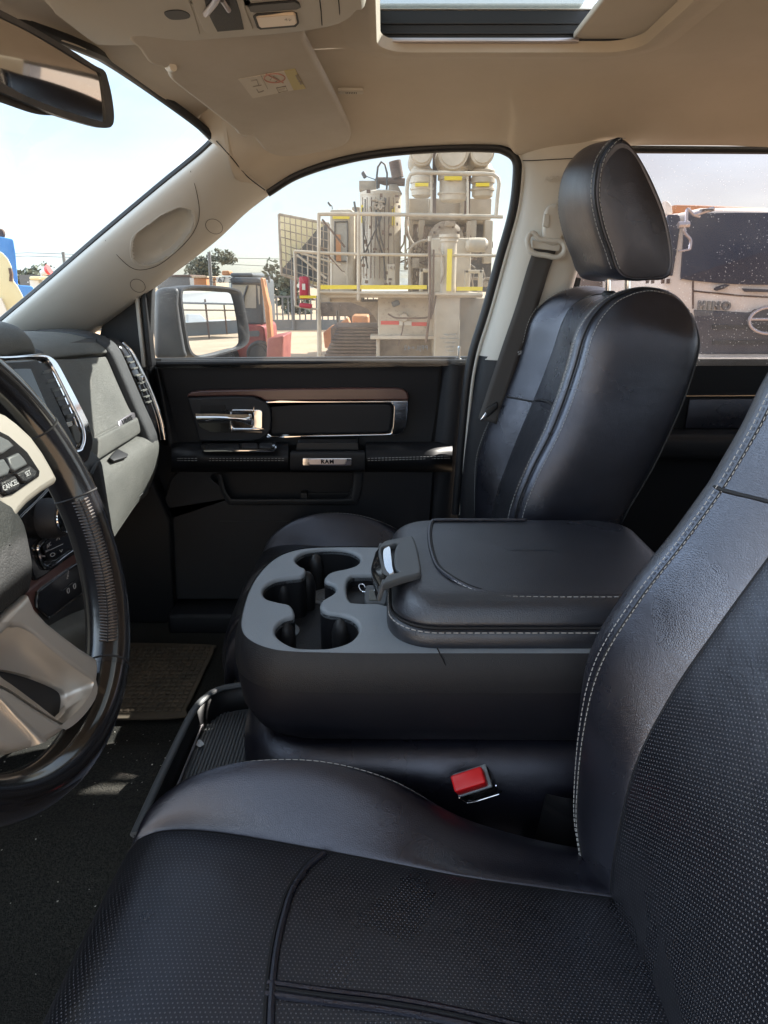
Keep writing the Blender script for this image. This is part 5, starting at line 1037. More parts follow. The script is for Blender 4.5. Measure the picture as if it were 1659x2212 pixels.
text('button_text', 'SET', .0058, wq(61, 1023, .0175), e1, np.cross(wn_, e1), M['print'], us, .0003)
def Wd(x, y): return (.3125 * x, 1123.2 + .3125 * y)
lo_ = [Wd(*q) for q in ((-420, 900), (-100, 820), (60, 640), (205, 505), (250, 610), (330, 700), (440, 790), (560, 880), (682, 958), (690, 1040), (680, 1130), (650, 1230), (590, 1320), (500, 1410), (400, 1490), (300, 1545), (180, 1580), (90, 1592), (-100, 1540), (-420, 1300))]
hol = [Wd(*q) for q in ((0, 1035), (120, 1055), (250, 1095), (390, 1155), (440, 1195), (450, 1250), (435, 1340), (420, 1375), (380, 1362), (250, 1262), (100, 1150), (10, 1085))]
dd1 = [Wd(*q) for q in ((-60, 800), (100, 745), (200, 775), (330, 880), (480, 1000), (600, 1085), (650, 1130), (640, 1210), (560, 1320), (470, 1395), (420, 1392), (250, 1290), (80, 1175), (-60, 1080))]
ls = wplate('lower_spoke', lo_, .010, .022, .005, M['satin'], sw, None, [dd1])
r1 = np.array(cr([wq(*q, .0098) for q in dd1], 90, True)); r0 = np.array(cr([wq(*q, -.012) for q in hol], 90, True))
k_ = min(range(90), key=lambda k: np.linalg.norm(np.roll(r0, k, 0) - r1, axis=1).sum()); r0 = np.roll(r0, k_, 0)
m = MB(); gd = [r1 + (r1 - r1.mean(0)) * .01, r1 - wn_ * .001]
for f_, d_ in ((.06, .004), (.16, .010), (.4, .016), (.8, .020), (1.0, .022)): gd.append(r1 * (1 - f_) + r0 * f_ + wn_ * (-(d_) + .0218 * f_))
gd.append(r0 - wn_ * .02); G = np.array(gd); m.grid(G, True); m.build('spoke_dish', M['satin'], ls, angle=60)
mm = MB(); mm.prism([wq(*Wd(*q), -.016) for q in ((-80, 1020), (250, 1060), (520, 1180), (460, 1420), (150, 1260), (-80, 1160))], tuple(-wn_ * .004)); mm.build('spoke_backing', M['rubber'], ls)
mm = MB(); mm.loft([[wq(*Wd(*q), .0098) for q in ((-350, 1090), (-60, 1165), (100, 1310), (230, 1430), (330, 1530))], [wq(*Wd(*q), .0135) for q in ((-350, 1120), (-60, 1195), (100, 1345), (220, 1465), (300, 1542))], [wq(*Wd(*q), .0060) for q in ((-350, 1190), (-60, 1270), (60, 1400), (150, 1500), (200, 1570))], [wq(*Wd(*q), -.004) for q in ((-350, 1300), (-60, 1380), (30, 1480), (90, 1550), (120, 1590))]], 20, 30); mm.build('spoke_ridge', M['satin'], ls)
m = MB(); m.tube([WC + wn_ * -.02, WC - wn_ * .16], [.07, .085], 28); m.build('column_shroud', M['soft'], sw)
ab = [(-150, 1010), (-60, 1040), (0, 1063), (20, 1095), (40, 1130), (52, 1180), (61, 1235), (58, 1278), (38, 1296), (0, 1328), (-60, 1370), (-160, 1330), (-190, 1170)]
abr = np.array(cr([wq(*q, .0) for q in ab], 80, True)); ac = abr.mean(0)
m = MB(); m.grid(np.array([ac + (abr - ac) * k + wn_ * o_ for k, o_ in ((1.0, -.03), (1.0, -.004), (.985, .001), (.95, .004), (.8, .010), (.55, .014), (.25, .016), (.01, .017))]), True); m.build('airbag_cover', M['airbag'], sw)

# ================================================================ ROOF FITTINGS
def C1(x, y): return (.5 * x, .5 * y)
mr = thing('rear_view_mirror', 'black framed rear view mirror hanging from the windscreen, its glass dim beige', 'mirror', (-.46, 1.0, .27))
mp0, mnn = np.array([-.389, 1.14, .244]), np.array([.93, -.33, -.16]); mnn = mnn / np.linalg.norm(mnn)
def mq(x, y, off=0): return PN(*C1(x, y), mp0, mnn, off)
fo_ = [mq(*q) for q in ((-420, -120), (-200, -50), (0, 45), (150, 125), (300, 215), (400, 280), (445, 305), (462, 350), (478, 420), (487, 500), (480, 540), (455, 552), (400, 545), (250, 500), (100, 440), (-20, 390), (-300, 290), (-450, 200))]
fi_ = [mq(*q) for q in ((-380, -70), (-150, 0), (0, 75), (150, 150), (300, 240), (400, 300), (428, 320), (440, 380), (448, 450), (452, 520), (430, 524), (250, 470), (100, 410), (-20, 350), (-300, 250), (-420, 160))]
rf_ = np.array(cr(fo_, 100, True)); ri_ = np.array(cr(fi_, 100, True)); ce_ = rf_.mean(0)
m = MB(); m.grid(np.array([ri_ - mnn * .001, ri_ + mnn * .003, rf_ + mnn * .003, ce_ + (rf_ - ce_) * 1.01 - mnn * .006, ce_ + (rf_ - ce_) * .97 - mnn * .022, ce_ + (rf_ - ce_) * .8 - mnn * .036, ce_ + (rf_ - ce_) * .3 - mnn * .042, ce_ + (rf_ - ce_) * .01 - mnn * .042]), True); m.build('mirror_frame', M['housing'], mr)
m = MB(); m.prism(list(ri_), tuple(-mnn * .003)); m.build('mirror_glass', M['mirror_dim'], mr, smooth=False)
m = MB(); m.loft([[mq(-300, 260, -.015), mq(0, 380, -.015), mq(150, 440, -.015), mq(262, 480, -.015)], [mq(-300, 340, -.010), mq(0, 440, -.010), mq(150, 490, -.010), mq(255, 500, -.012)], [mq(-300, 330, -.03), mq(0, 430, -.03), mq(150, 480, -.03), mq(250, 495, -.03)]], 12, 20); m.build('mirror_chin', M['housing'], mr)
m = MB(); m.tube([ce_ - mnn * .03, ce_ + np.array([-.05, -.02, .05])], [.016, .014], 14); m.build('mirror_arm', M['rubber'], mr)
# sun visor
vs = thing('sun_visor', 'beige sun visor folded up against the headliner with a faded warning sticker', 'sun visor', (-.2, 1.5, .31))
vn = np.array([-.07, .13, 1.0]); vL = np.linalg.norm(vn); vn = vn / vL; vp0 = vn * (.5146 / vL)
def vq(x, y, off=0): return PN(*C1(x, y), vp0, vn, off)
vo_ = [(560, 120), (600, 190), (640, 245), (690, 262), (722, 290), (740, 325), (860, 420), (1000, 530), (1030, 562), (1085, 568), (1115, 600), (1145, 635), (1200, 655), (1290, 655), (1400, 635), (1480, 612), (1512, 585), (1512, 545), (1470, 450), (1400, 310), (1320, 155), (1280, 80), (800, 60)]
plate('visor_board', [cr([vq(*q) for q in vo_], 120, True)], tuple(vp0), Vector((1, 0, .07)).normalized(), Vector(np.cross(vn, np.array([1, 0, .07]) / np.linalg.norm([1, 0, .07]))), .020, .008, M['visor'], vs, res=5)
xx = Vector((1, 0, .07)).normalized(); yy = Vector(np.cross(vn, np.array(xx)))
vl = plate('warning_label', [[vq(*q, -.0105) for q in ((1030, 342), (1235, 305), (1278, 387), (1093, 424))]], tuple(vp0 - vn * .0105), xx, yy, .0008, .0002, M['sticker'], vs)
plate('label_band', [[vq(*q, -.0106) for q in ((1228, 306), (1276, 297), (1322, 382), (1270, 390))]], tuple(vp0 - vn * .0106), xx, yy, .0008, .0002, M['stickeryellow'], vl)
m = MB(); c_ = vq(1187, 338, -.0115); m.tube([c_ + (np.array(xx) * math.cos(t) * .017 + np.array(yy) * math.sin(t) * .017) for t in np.linspace(0, 6.283, 28, endpoint=False)], .0011, 5, closed=True); m.tube([vq(1150, 320, -.0115), vq(1225, 358, -.0115)], .0011, 5); m.build('ban_mark', M['inkred'], vl)
m = MB(); m.tube([vq(1128, 325, -.0115), vq(1158, 385, -.0115)], .0004, 5)
for pts in (((1085, 350), (1110, 345), (1120, 372)), ((1095, 375), (1130, 368)), ((1110, 385), (1118, 400), (1140, 392))): m.tube([vq(*q, -.0115) for q in pts], .0007, 5)
m.tube([vq(*q, -.0115) for q in ((1195, 380), (1235, 372), (1243, 392), (1205, 400))], .0006, 5, closed=True); m.tube([vq(1205, 388, -.0115), vq(1232, 383, -.0115)], .0005, 5); m.tube([vq(1168, 345, -.0115), vq(1180, 330, -.0115), vq(1205, 345, -.0115), vq(1190, 355, -.0115)], .0008, 5); m.build('pictogram', M['ink'], vl)
ex_ = vq(1235, 340) - vq(1130, 360)
text('label_text', 'WARNING', .0085, vq(1293, 345, -.0115), vq(1310, 382) - vq(1265, 300), np.cross(-vn, vq(1310, 382) - vq(1265, 300)), M['ink'], vl, .0002)
m = MB(); m.prism(cr([vq(*q, -.006) for q in ((698, 262), (740, 256), (800, 262), (832, 285), (835, 315), (810, 330), (770, 325), (740, 312), (715, 290))], 30, True), tuple(vn * .012)); pv = m.build('visor_pivot', M['trim'], vs, bevel=.004, seg=3)
m = MB(); m.tube([vq(705, 262, .004), vq(735, 300, -.012), vq(750, 290, -.014)], [.006, .005, .006], 10); m.build('pivot_arm', M['trim'], vs)
m = MB(); m.tube([vq(1040, 565, .004), vq(1065, 578, .002)], .006, 10); m.build('visor_clip', M['trim'], vs)
# overhead console pod
oc = thing('overhead_console', 'beige overhead console with map lights, grille slot and lit amber lamp lens at the windscreen', 'overhead console', (-.22, 1.03, .36))
OZ = .332
def oq(x, y, z=OZ): return P(*C1(x, y), z=z)
oo = [oq(*q) for q in ((140, -60), (200, 20), (300, 110), (400, 185), (440, 197), (600, 195), (900, 172), (1200, 148), (1400, 122), (1500, 90), (1550, 40), (1570, -40))]
ymir = [np.array([q[0], 2 * 1.03 - q[1], q[2]]) for q in oo][::-1]
ring_o = np.array(list(cr(oo, 60)) + list(cr(ymir, 60))); oc_c = ring_o.mean(0)
m = MB(); m.grid(np.array([oc_c + (ring_o - oc_c) * np.array([k, k, 1]) + np.array([0, 0, z_]) for k, z_ in ((1.06, .045), (1.03, .026), (1.008, .010), (1.0, .004), (.985, .0), (.95, -.001), (.8, -.0015), (.4, -.002), (.01, -.002))]), True); m.build('console_shell', M['trim'], oc)
def oplate(name, pts, off, dep, bev, mt, par=oc, n=None):
    lp = [oq(x, y, OZ - off) for x, y in pts]; lp = cr(lp, n, True) if n else lp
    return plate(name, [lp], (0, 0, OZ - off + dep / 2), (1, 0, 0), (0, 1, 0), dep, bev, mt, par)
a1 = oplate('bin_door', [(180, -40), (240, 60), (330, 130), (400, 160), (560, 158), (830, 152), (865, 148), (840, 60), (800, -40)], .0035, .004, .0012, M['trim'])
oplate('finger_slot', [(710, 60), (730, 48), (780, 46), (815, 60), (820, 78), (780, 86), (735, 84)], .0045, .002, .0006, M['rubber'], a1, 24)
a2 = oplate('map_light_frame', [(818, -40), (1045, -40), (1060, 40), (1095, 128), (1085, 137), (905, 152), (880, 130), (840, 40)], .0045, .005, .0015, M['trim'])
oplate('map_light_pit', [(875, -40), (1010, -40), (1040, 60), (1055, 128), (940, 138), (925, 110), (895, 50)], .0055, .002, .0006, M['dashdark'], a2)
m = MB(); m.tube([oq(890, 60, OZ - .007), oq(930, 10, OZ - .012), oq(950, -30, OZ - .012)], .004, 8); m.tube([oq(960, 0, OZ - .007), oq(990, 45, OZ - .010)], .003, 8); m.build('map_light', M['badge'], a2)
a3 = oplate('lamp_bezel', [(1095, 78), (1110, 66), (1265, 58), (1285, 66), (1293, 105), (1280, 118), (1125, 130), (1110, 122)], .0045, .005, .0015, M['dashdark'])
oplate('lamp_lens', [(1108, 80), (1118, 76), (1270, 64), (1278, 70), (1284, 102), (1274, 110), (1130, 122), (1120, 116)], .0065, .004, .0015, M['lens'], a3)
m = MB(); c_ = oq(1245, 86, OZ - .0075)
for k in range(6): t = k * math.pi / 3; m.tube([c_ + np.array([math.cos(t), math.sin(t), 0]) * .002, c_ + np.array([math.cos(t), math.sin(t), 0]) * .0045], .0004, 4)
m.build('lamp_mark', M['ink'], a3)
oplate('grille_slot', [(1072, 30), (1085, 24), (1275, 8), (1295, 20), (1300, 36), (1285, 42), (1100, 56), (1082, 52)], .0045, .003, .001, M['rubber'])
oplate('upper_slot', [(1060, -20), (1180, -30), (1180, -6), (1065, 2)], .0045, .003, .001, M['rubber'])
m = MB(); m.tube([oq(1380, -20, OZ - .002), oq(1388, 50, OZ - .0015), oq(1392, 108, OZ - .001)], .0008, 5); m.tube([oq(1462, -20, OZ - .002), oq(1468, 50, OZ - .001), oq(1470, 96, OZ + .001)], .0008, 5); m.build('seam', M['seam'], oc)

# ================================================================ OUTSIDE: THE YARD
GZ = -1.6
m = MB(); n1, n2 = 60, 60; gxs = np.concatenate([np.linspace(-400, -30, 12), np.linspace(-28, 40, 50), np.linspace(45, 400, 12)]); gys = np.concatenate([np.linspace(-300, -10, 10), np.linspace(-8, 45, 50), np.linspace(50, 600, 16)])
m.grid(np.array([[(x, y, GZ + .03 * math.sin(x * .9) * math.cos(y * .7)) for x in gxs] for y in gys])); tag(m.build('ground', M['ground'], None), 'pale brown dirt yard outside the truck', None, kind='structure')
m = MB(); hx = np.linspace(-300, 300, 80)
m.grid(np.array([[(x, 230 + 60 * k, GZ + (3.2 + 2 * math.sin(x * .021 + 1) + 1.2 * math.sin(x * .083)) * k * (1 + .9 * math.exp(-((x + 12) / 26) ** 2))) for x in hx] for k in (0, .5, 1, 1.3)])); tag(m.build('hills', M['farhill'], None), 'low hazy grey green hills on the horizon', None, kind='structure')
def Q(u, v, Y): return P(u, v, y=Y)
def blk(m_, u0, v0, u1, v1, Y, dep):
    """box whose front face spans the sight lines at depth Y, real depth dep behind it"""
    a, b = Q(u0, v0, Y), Q(u1, v1, Y); m_.box((min(a[0], b[0]), Y, min(a[2], b[2])), (max(a[0], b[0]), Y + dep, max(a[2], b[2]))); return m_
def C4(x, y): return (561.6 + .36455 * x, 302.4 + .36455 * y)
def B4(m_, x0, y0, x1, y1, Y, dep): return blk(m_, *C4(x0, y0), *C4(x1, y1), Y, dep)
def R4(m_, pts, Y, r, n=10): return m_.tube([Q(*C4(p_[0], p_[1]), p_[2] if len(p_) > 2 else Y) for p_ in pts], r, n)
def G4(m_, x0, x1, prof4, Y, n=28):
    """upright turned body: prof4 = (half width factor, y) down its height between x0 and x1"""
    a, b = Q(*C4(x0, 500), Y), Q(*C4(x1, 500), Y); r = (b[0] - a[0]) / 2; cx_ = (a[0] + b[0]) / 2
    return m_.lathe([(max(r * k, 1e-4), Q(*C4(x0, y), Y)[2]) for k, y in prof4], (cx_, Y + r, 0), n=n)
rig = thing('drill_rig', 'large dusty beige tracked drilling rig with railings, filter canisters and yellow reflective tape', 'drill rig', (1.2, 12.0, GZ))
Y0 = 10.0
# main frame and lower body
m = MB(); B4(m, 700, 930, 1045, 1182, Y0 + .1, 2.0); B4(m, 1040, 925, 1180, 1290, Y0 - .15, 1.2); B4(m, 1180, 935, 1560, 1300, Y0 + .3, 2); m.build('lower_body', M['rig'], rig, bevel=.02)
m = MB(); B4(m, 690, 1182, 1045, 1420, Y0 + .6, 2.4); m.build('under_body', M['rig2'], rig, bevel=.02)
m = MB(); B4(m, 655, 1160, 1045, 1182, Y0, .5); B4(m, 690, 1180, 712, 1420, Y0 + .1, .1); m.build('step', M['rig'], rig, bevel=.01)
m = MB(); B4(m, 355, 905, 1320, 935, Y0 - .2, 3.2); B4(m, 355, 930, 415, 960, Y0 - .2, 2); B4(m, 415, 935, 600, 962, Y0 + .2, 2); m.build('deck', M['rig'], rig, bevel=.01)
m = MB(); m.prism([Q(*C4(*q), Y0 + .3) for q in ((530, 958), (700, 958), (700, 1090), (680, 1050), (640, 1000))], (0, 1.6, 0)); m.build('fender', M['rig2'], rig)
m = MB(); B4(m, 355, 860, 990, 884, Y0 - .26, .05); B4(m, 1168, 870, 1320, 893, Y0 - .26, .05); m.build('reflective_strip', M['yellow'], rig)
m = MB(); B4(m, 718, 1072, 825, 1094, Y0 + .09, .01); B4(m, 900, 1080, 992, 1102, Y0 + .09, .01); m.build('red_tape', M['tapered'], rig)
m = MB(); B4(m, 826, 1074, 899, 1098, Y0 + .085, .01); m.build('white_tape', M['tapewhite'], rig)
# tracks: ribbed plates
m = MB()
for k in range(16):
    y0 = 1110 + k * 20; B4(m, 455 - k * 9, y0, 700, y0 + 12, Y0 + .4 - k * .02, .5)
B4(m, 420, 1112, 695, 1420, Y0 + .55, 1.4); m.build('track', M['rust'], rig, bevel=.01)
# railings
rl = sub('railing', rig)
def rail4(pts, r=.032, Y=Y0 - .25, mt='rig'): m = MB(); R4(m, pts, Y, r); m.build('rail', M[mt], rl)
for x, y0, y1 in ((350, 435, 1290), (585, 425, 950), (1008, 570, 905)): rail4(((x, y0), (x, y1)), .024)
rail4(((345, 440), (600, 438), (1000, 445), (1440, 455)), .024); rail4(((205, 660), (345, 668), (600, 678), (1000, 682), (1400, 686)), .020); rail4(((355, 900), (700, 908), (1320, 916)), .022)
rail4(((875, 440), (872, 300), (878, 240), (892, 205), (930, 192), (1100, 196), (1330, 200), (1385, 205), (1412, 225), (1418, 260), (1408, 350), (1400, 450)), .025)
for x in (1018, 1232): rail4(((x, 200), (x, 440)), .014, Y0 - .23)
rail4(((205, 655), (210, 800), (212, 985)), .018, Y0 + .3); rail4(((212, 985), (350, 1005)), .016, Y0 + .1)
rail4(((355, 1005), (360, 1200), (355, 1400)), .018)
for a, b in (((370, 470), (505, 635)), ((365, 640), (500, 785)), ((220, 680), (395, 820)), ((240, 670), (480, 740)), ((420, 690), (512, 800))): rail4((a, b), .014, Y0 + .2, 'rust' if a[0] in (370, 365) else 'rig')
for x in (285, 430, 520): rail4(((x, 690), (x, 860)), .011, Y0 + .6)
# cab with window
m = MB(); m.prism([Q(*C4(*q), Y0 + .9) for q in ((415, 412), (540, 408), (562, 425), (562, 900), (540, 905), (418, 900))], (0, 1.4, 0)); cb = m.build('rig_cab', M['rig'], rig, bevel=.03)
m = MB(); m.prism(cr([Q(*C4(*q), Y0 + .88) for q in ((445, 500), (452, 487), (510, 485), (520, 498), (520, 700), (510, 718), (455, 718), (445, 705))], 30, True), (0, .02, 0)); m.build('cab_window', M['cabglass'], cb)
m = MB(); m.tube(cr([Q(*C4(*q), Y0 + .87) for q in ((445, 500), (452, 487), (510, 485), (520, 498), (520, 700), (510, 718), (455, 718), (445, 705))], 30, True), .011, 6, closed=True); m.build('window_seal', M['hose'], cb)
m = MB(); B4(m, 432, 452, 532, 468, Y0 + .88, .02); m.build('tape', M['yellow'], cb); m = MB(); B4(m, 450, 560, 482, 720, Y0 + .86, .01); m.build('orange_panel', M['orange'], cb)
m = MB(); B4(m, 545, 395, 600, 900, Y0 + 1.2, .5); m.build('cabinet', M['rig2'], rig, bevel=.02)
# dust tank
m = MB(); G4(m, 590, 842, [(0, 292), (.9, 292), (1.0, 300), (1.0, 318), (.985, 320), (.985, 560), (.97, 700), (.93, 780), (.93, 880), (0, 880)], Y0 + .5); tk = m.build('tank', M['rig'], rig)
m = MB(); B4(m, 588, 240, 690, 300, Y0 + .8, .2); m.prism([Q(*C4(*q), Y0 + .7) for q in ((765, 262), (815, 262), (835, 300), (845, 320), (760, 320))], (0, .3, 0)); m.build('top_bracket', M['rig2'], tk, bevel=.01)
m = MB(); B4(m, 600, 385, 614, 490, Y0 + .45, .05); B4(m, 784, 395, 800, 505, Y0 + .5, .05); m.build('tape', M['yellow'], tk)
m = MB(); R4(m, ((625, 350), (622, 560), (650, 690)), Y0 + .42, .009); R4(m, ((745, 345), (745, 380), (690, 370), (690, 560), (735, 700), (745, 830)), Y0 + .4, .013); R4(m, ((700, 430), (712, 560), (735, 640)), Y0 + .4, .012); R4(m, ((720, 460), (660, 590), (600, 720)), Y0 + .38, .010); R4(m, ((610, 400), (616, 640), (640, 760)), Y0 + .38, .012); m.build('pipe', M['hose'], tk)
m = MB()
for k in range(26):
    x_, y_ = 650 + rng.random() * 75, 345 + rng.random() * 60; B4(m, x_, y_, x_ + 12 + 12 * rng.random(), y_ + 8 + 10 * rng.random(), Y0 + .35, .12)
m.build('valve_block', M['rig2'], tk, bevel=.01)
m = MB(); R4(m, ((697, 290), (694, 210), (700, 160), (720, 130), (742, 145), (755, 200), (752, 300)), Y0 + .7, .014); m.build('hose', M['hose'], tk)
m = MB(); R4(m, ((690, 280), (700, 240), (740, 245), (860, 250)), Y0 + 1.0, .055); m.build('manifold', M['rust'], tk)
m = MB(); R4(m, ((800, 125), (818, 225)), Y0 + 1.0, .085, 20); m.build('exhaust', M['rust'], rig)
m = MB(); B4(m, 752, 735, 803, 860, Y0 + .4, .2); m.build('box', M['rig'], rig, bevel=.01)
# three air cleaners
for x0, x1, yb, yt in ((890, 1030, 335, 250), (1055, 1238, 362, 228), (1250, 1392, 340, 250)):
    m = MB(); w_ = x1 - x0
    G4(m, x0, x1, [(0, yb + 4), (.6, yb), (.86, yb - 14), (.9, yb - 45), (1, yb - 48), (1, yb - 60), (.88, yb - 62), (.88, yt), (1.0, yt - 3), (1.0, yt - 34), (.92, yt - 40), (.92, yt - 62), (.98, yt - 66), (.98, yt - 78), (.75, yt - 95), (.6, yt - 120), (0, yt - 121)], Y0 + .1)
    ac_ = m.build('air_cleaner', M['rig'], rig)
    cx4 = (x0 + x1) / 2; c_ = Q(*C4(cx4, 75), Y0 + .0); r_ = (Q(*C4(x1, 75), Y0)[0] - Q(*C4(x0, 75), Y0)[0]) / 2
    m = MB(); m.lathe([(0, -.03), (r_ * .8, -.03), (r_ * .86, 0), (r_ * .98, 0), (r_, .04), (r_, .9), (0, .9)], tuple(c_), (0, 1, 0), 32); m.build('drum', M['rig'], ac_)
    m = MB(); ty = yt - 22; B4(m, cx4 - w_ * .28, ty + (8 if x0 == 1055 else 26), cx4 + w_ * .28, ty + (32 if x0 == 1055 else 46), Y0 + .08, .04); m.build('tape', M['yellow'], ac_)
    m = MB(); B4(m, cx4 - 12, 40 if x0 != 1055 else 30, cx4 + 12, 62, Y0 - .045, .01) if x0 != 1055 else B4(m, cx4 - 4, 20, cx4 + 4, 24, Y0 - .045, .01); m.build('tape_mark', M['yellow'], ac_)
m = MB(); B4(m, 1028, 40, 1044, 440, Y0 + .6, .1); B4(m, 1228, 40, 1244, 440, Y0 + .6, .1); m.build('mast_bar', M['rust'], rig)
# engine house behind the rails, with open bays
m = MB(); B4(m, 885, 345, 1370, 475, Y0 + 1.0, 1.2); B4(m, 885, 475, 905, 900, Y0 + 1, .2); B4(m, 942, 475, 975, 760, Y0 + .9, .2); B4(m, 1248, 475, 1282, 600, Y0 + .9, .2); B4(m, 1335, 475, 1372, 730, Y0 + .9, .2); B4(m, 1000, 345, 1025, 475, Y0 + .92, .1); B4(m, 1190, 345, 1220, 475, Y0 + .92, .1); m.build('engine_house', M['rig'], rig, bevel=.015)
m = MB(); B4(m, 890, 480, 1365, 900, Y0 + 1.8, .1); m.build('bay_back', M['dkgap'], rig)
m = MB()
for k in range(60):
    x_, y_ = 890 + rng.random() * 460, 500 + rng.random() * 350; w_ = 12 + 40 * rng.random(); B4(m, x_, y_, x_ + w_, y_ + 10 + 30 * rng.random(), Y0 + 1.3 + .3 * rng.random(), .2)
m.build('machinery', M['rig2'], rig, bevel=.015)
m = MB()
for k in range(16):
    x_, y_ = 850 + rng.random() * 480, 520 + rng.random() * 260
    m.tube(cr([Q(*C4(x_ + i * (20 - rng.random() * 40), y_ + i * 38 + rng.random() * 30), Y0 + 1.1 + .1 * rng.random()) for i in range(4)], 14), .007 + .012 * rng.random(), 8)
m.tube(cr([Q(*C4(*q), Y0 + .3) for q in ((1020, 590), (960, 600), (905, 630), (885, 680), (890, 780), (895, 870))], 24), .020, 10); m.tube(cr([Q(*C4(*q), Y0 + .6) for q in ((872, 440), (868, 520), (890, 590), (930, 640))], 20), .024, 10); m.build('hose', M['rig2'], rig)
m = MB(); m.lathe([(0, -.05), (.14, -.05), (.22, 0), (.25, .03), (.25, .3), (0, .3)], tuple(Q(*C4(1105, 590), Y0 + .7)), (0, 1, 0), 30); en = m.build('engine_drum', M['rig2'], rig)
m = MB()
for k in range(12):
    t = k * math.pi / 6; c_ = Q(*C4(1105, 590), Y0 + .62); m.lathe([(.0, -.03), (.016, -.02), (.016, .02)], (c_[0] + .19 * math.cos(t), c_[1] + .03, c_[2] + .19 * math.sin(t)), (0, 1, 0), 8)
m.build('bolt_circle', M['rust'], en)
m = MB(); B4(m, 1015, 580, 1245, 905, Y0 + .25, .5); m.build('housing', M['rig'], rig, bevel=.03)
m = MB(); G4(m, 1070, 1190, [(0, 556), (1.05, 556), (1.05, 575), (.9, 582), (.9, 600), (.8, 604), (.8, 920), (0, 921)], Y0 - .3); cyl = m.build('slim_tank', M['rig'], rig)
m = MB(); B4(m, 1112, 645, 1134, 895, Y0 - .32, .03); m.build('tape', M['yellow'], cyl)
m = MB(); R4(m, ((1062, 640), (1088, 720), (1088, 800), (1068, 850)), Y0 - .28, .013); m.build('pipe', M['rig2'], cyl)
m = MB(); m.lathe([(0, -.15), (.05, -.148), (.09, -.11), (.095, 0), (.09, .11), (.05, .148), (0, .15)], tuple(Q(*C4(1285, 622), Y0 + .2)), (1, 0, 0), 24); m.build('small_tank', M['rig'], rig)
m = MB(); B4(m, 948, 762, 1010, 785, Y0, .1); B4(m, 948, 762, 968, 905, Y0, .1); B4(m, 1218, 770, 1320, 790, Y0, .1); B4(m, 1300, 770, 1320, 905, Y0, .1); B4(m, 1218, 770, 1236, 900, Y0, .1); m.build('guard_frame', M['rig'], rig, bevel=.01)
m = MB(); R4(m, ((1005, 600), (1010, 900), (1005, 1040), (985, 1200)), Y0 - .3, .018); R4(m, ((1030, 650), (1028, 900), (1015, 1060)), Y0 - .28, .014); m.tube(cr([Q(*C4(*q), Y0 - .2) for q in ((760, 1030), (800, 1052), (850, 1055), (1000, 1050), (1030, 1000), (1045, 920))], 26), .011, 8); R4(m, ((855, 1060), (845, 1130), (820, 1220)), Y0 + .05, .008); m.build('hose', M['rust'], rig)
m = MB(); m.lathe([(0, -.03), (.05, -.03), (.06, 0), (.06, .1), (0, .1)], tuple(Q(*C4(855, 1052), Y0 + .0)), (0, 1, 0), 18); m.build('hose_boss', M['rig'], rig)
m = MB(); m.obox(tuple(Q(*C4(805, 968), Y0)), (.05, 0, .02), (0, .04, 0), (-.015, 0, .035)); m.build('work_lamp', M['cabgrey'], rig, bevel=.02)
m = MB(); m.obox(tuple(Q(*C4(618, 207), Y0 + .8)), (.022, 0, -.040), (0, .03, 0), (.024, 0, .016)); m.build('mast_lamp', M['cabgrey'], rig, bevel=.02); m = MB(); R4(m, ((630, 215), (685, 235)), Y0 + .8, .006); R4(m, ((403, 368), (428, 392), (430, 410)), Y0 + .9, .008); R4(m, ((560, 365), (565, 400), (575, 440)), Y0 + .9, .016); m.build('lamp_arm', M['cabgrey'], rig)
m = MB(); m.obox(tuple(Q(*C4(413, 380), Y0 + .9)), (.020, 0, -.026), (0, .02, 0), (.012, 0, .010)); m.build('cab_lamp', M['cabgrey'], rig, bevel=.01)
m = MB()
for k in range(34):
    x_, y_ = 600 + rng.random() * 240, 300 + rng.random() * 560; a_ = Q(*C4(x_, y_), Y0 + .42); m.obox(tuple(a_), (.008 + .02 * rng.random(), 0, 0), (0, .03, 0), (0, 0, .006 + .02 * rng.random()))
for k in range(60):
    x_, y_ = 700 + rng.random() * 340, 940 + rng.random() * 230; a_ = Q(*C4(x_, y_), Y0 + .09); m.obox(tuple(a_), (.004, 0, 0), (0, .01, 0), (0, 0, .004))
m.build('bolts', M['rust'], rig)
m = MB()
for k in range(22):
    x0_, y0_ = 870 + rng.random() * 420, 480 + rng.random() * 100; m.tube(cr([Q(*C4(x0_ + i * rng.normal() * 22, y0_ + i * 55), Y0 + .75) for i in range(5)], 16), .006 + .006 * rng.random(), 6)
for k in range(8): x0_ = 610 + k * 26; m.tube([Q(*C4(x0_, 340), Y0 + .47), Q(*C4(x0_ + rng.normal() * 8, 820), Y0 + .43)], .005 + .005 * rng.random(), 6)
m.build('cable', M['rust'], rig)
for k, (x_, y_, w_, h_) in enumerate(((610, 950, 60, 8), (860, 470, 8, 300), (1230, 480, 10, 260), (720, 700, 40, 70), (905, 700, 40, 60), (1100, 480, 60, 30))):
    m = MB(); B4(m, x_, y_, x_ + w_, y_ + h_, Y0 + .55, .12); m.build('bracket', M['rig2'], rig, bevel=.006)
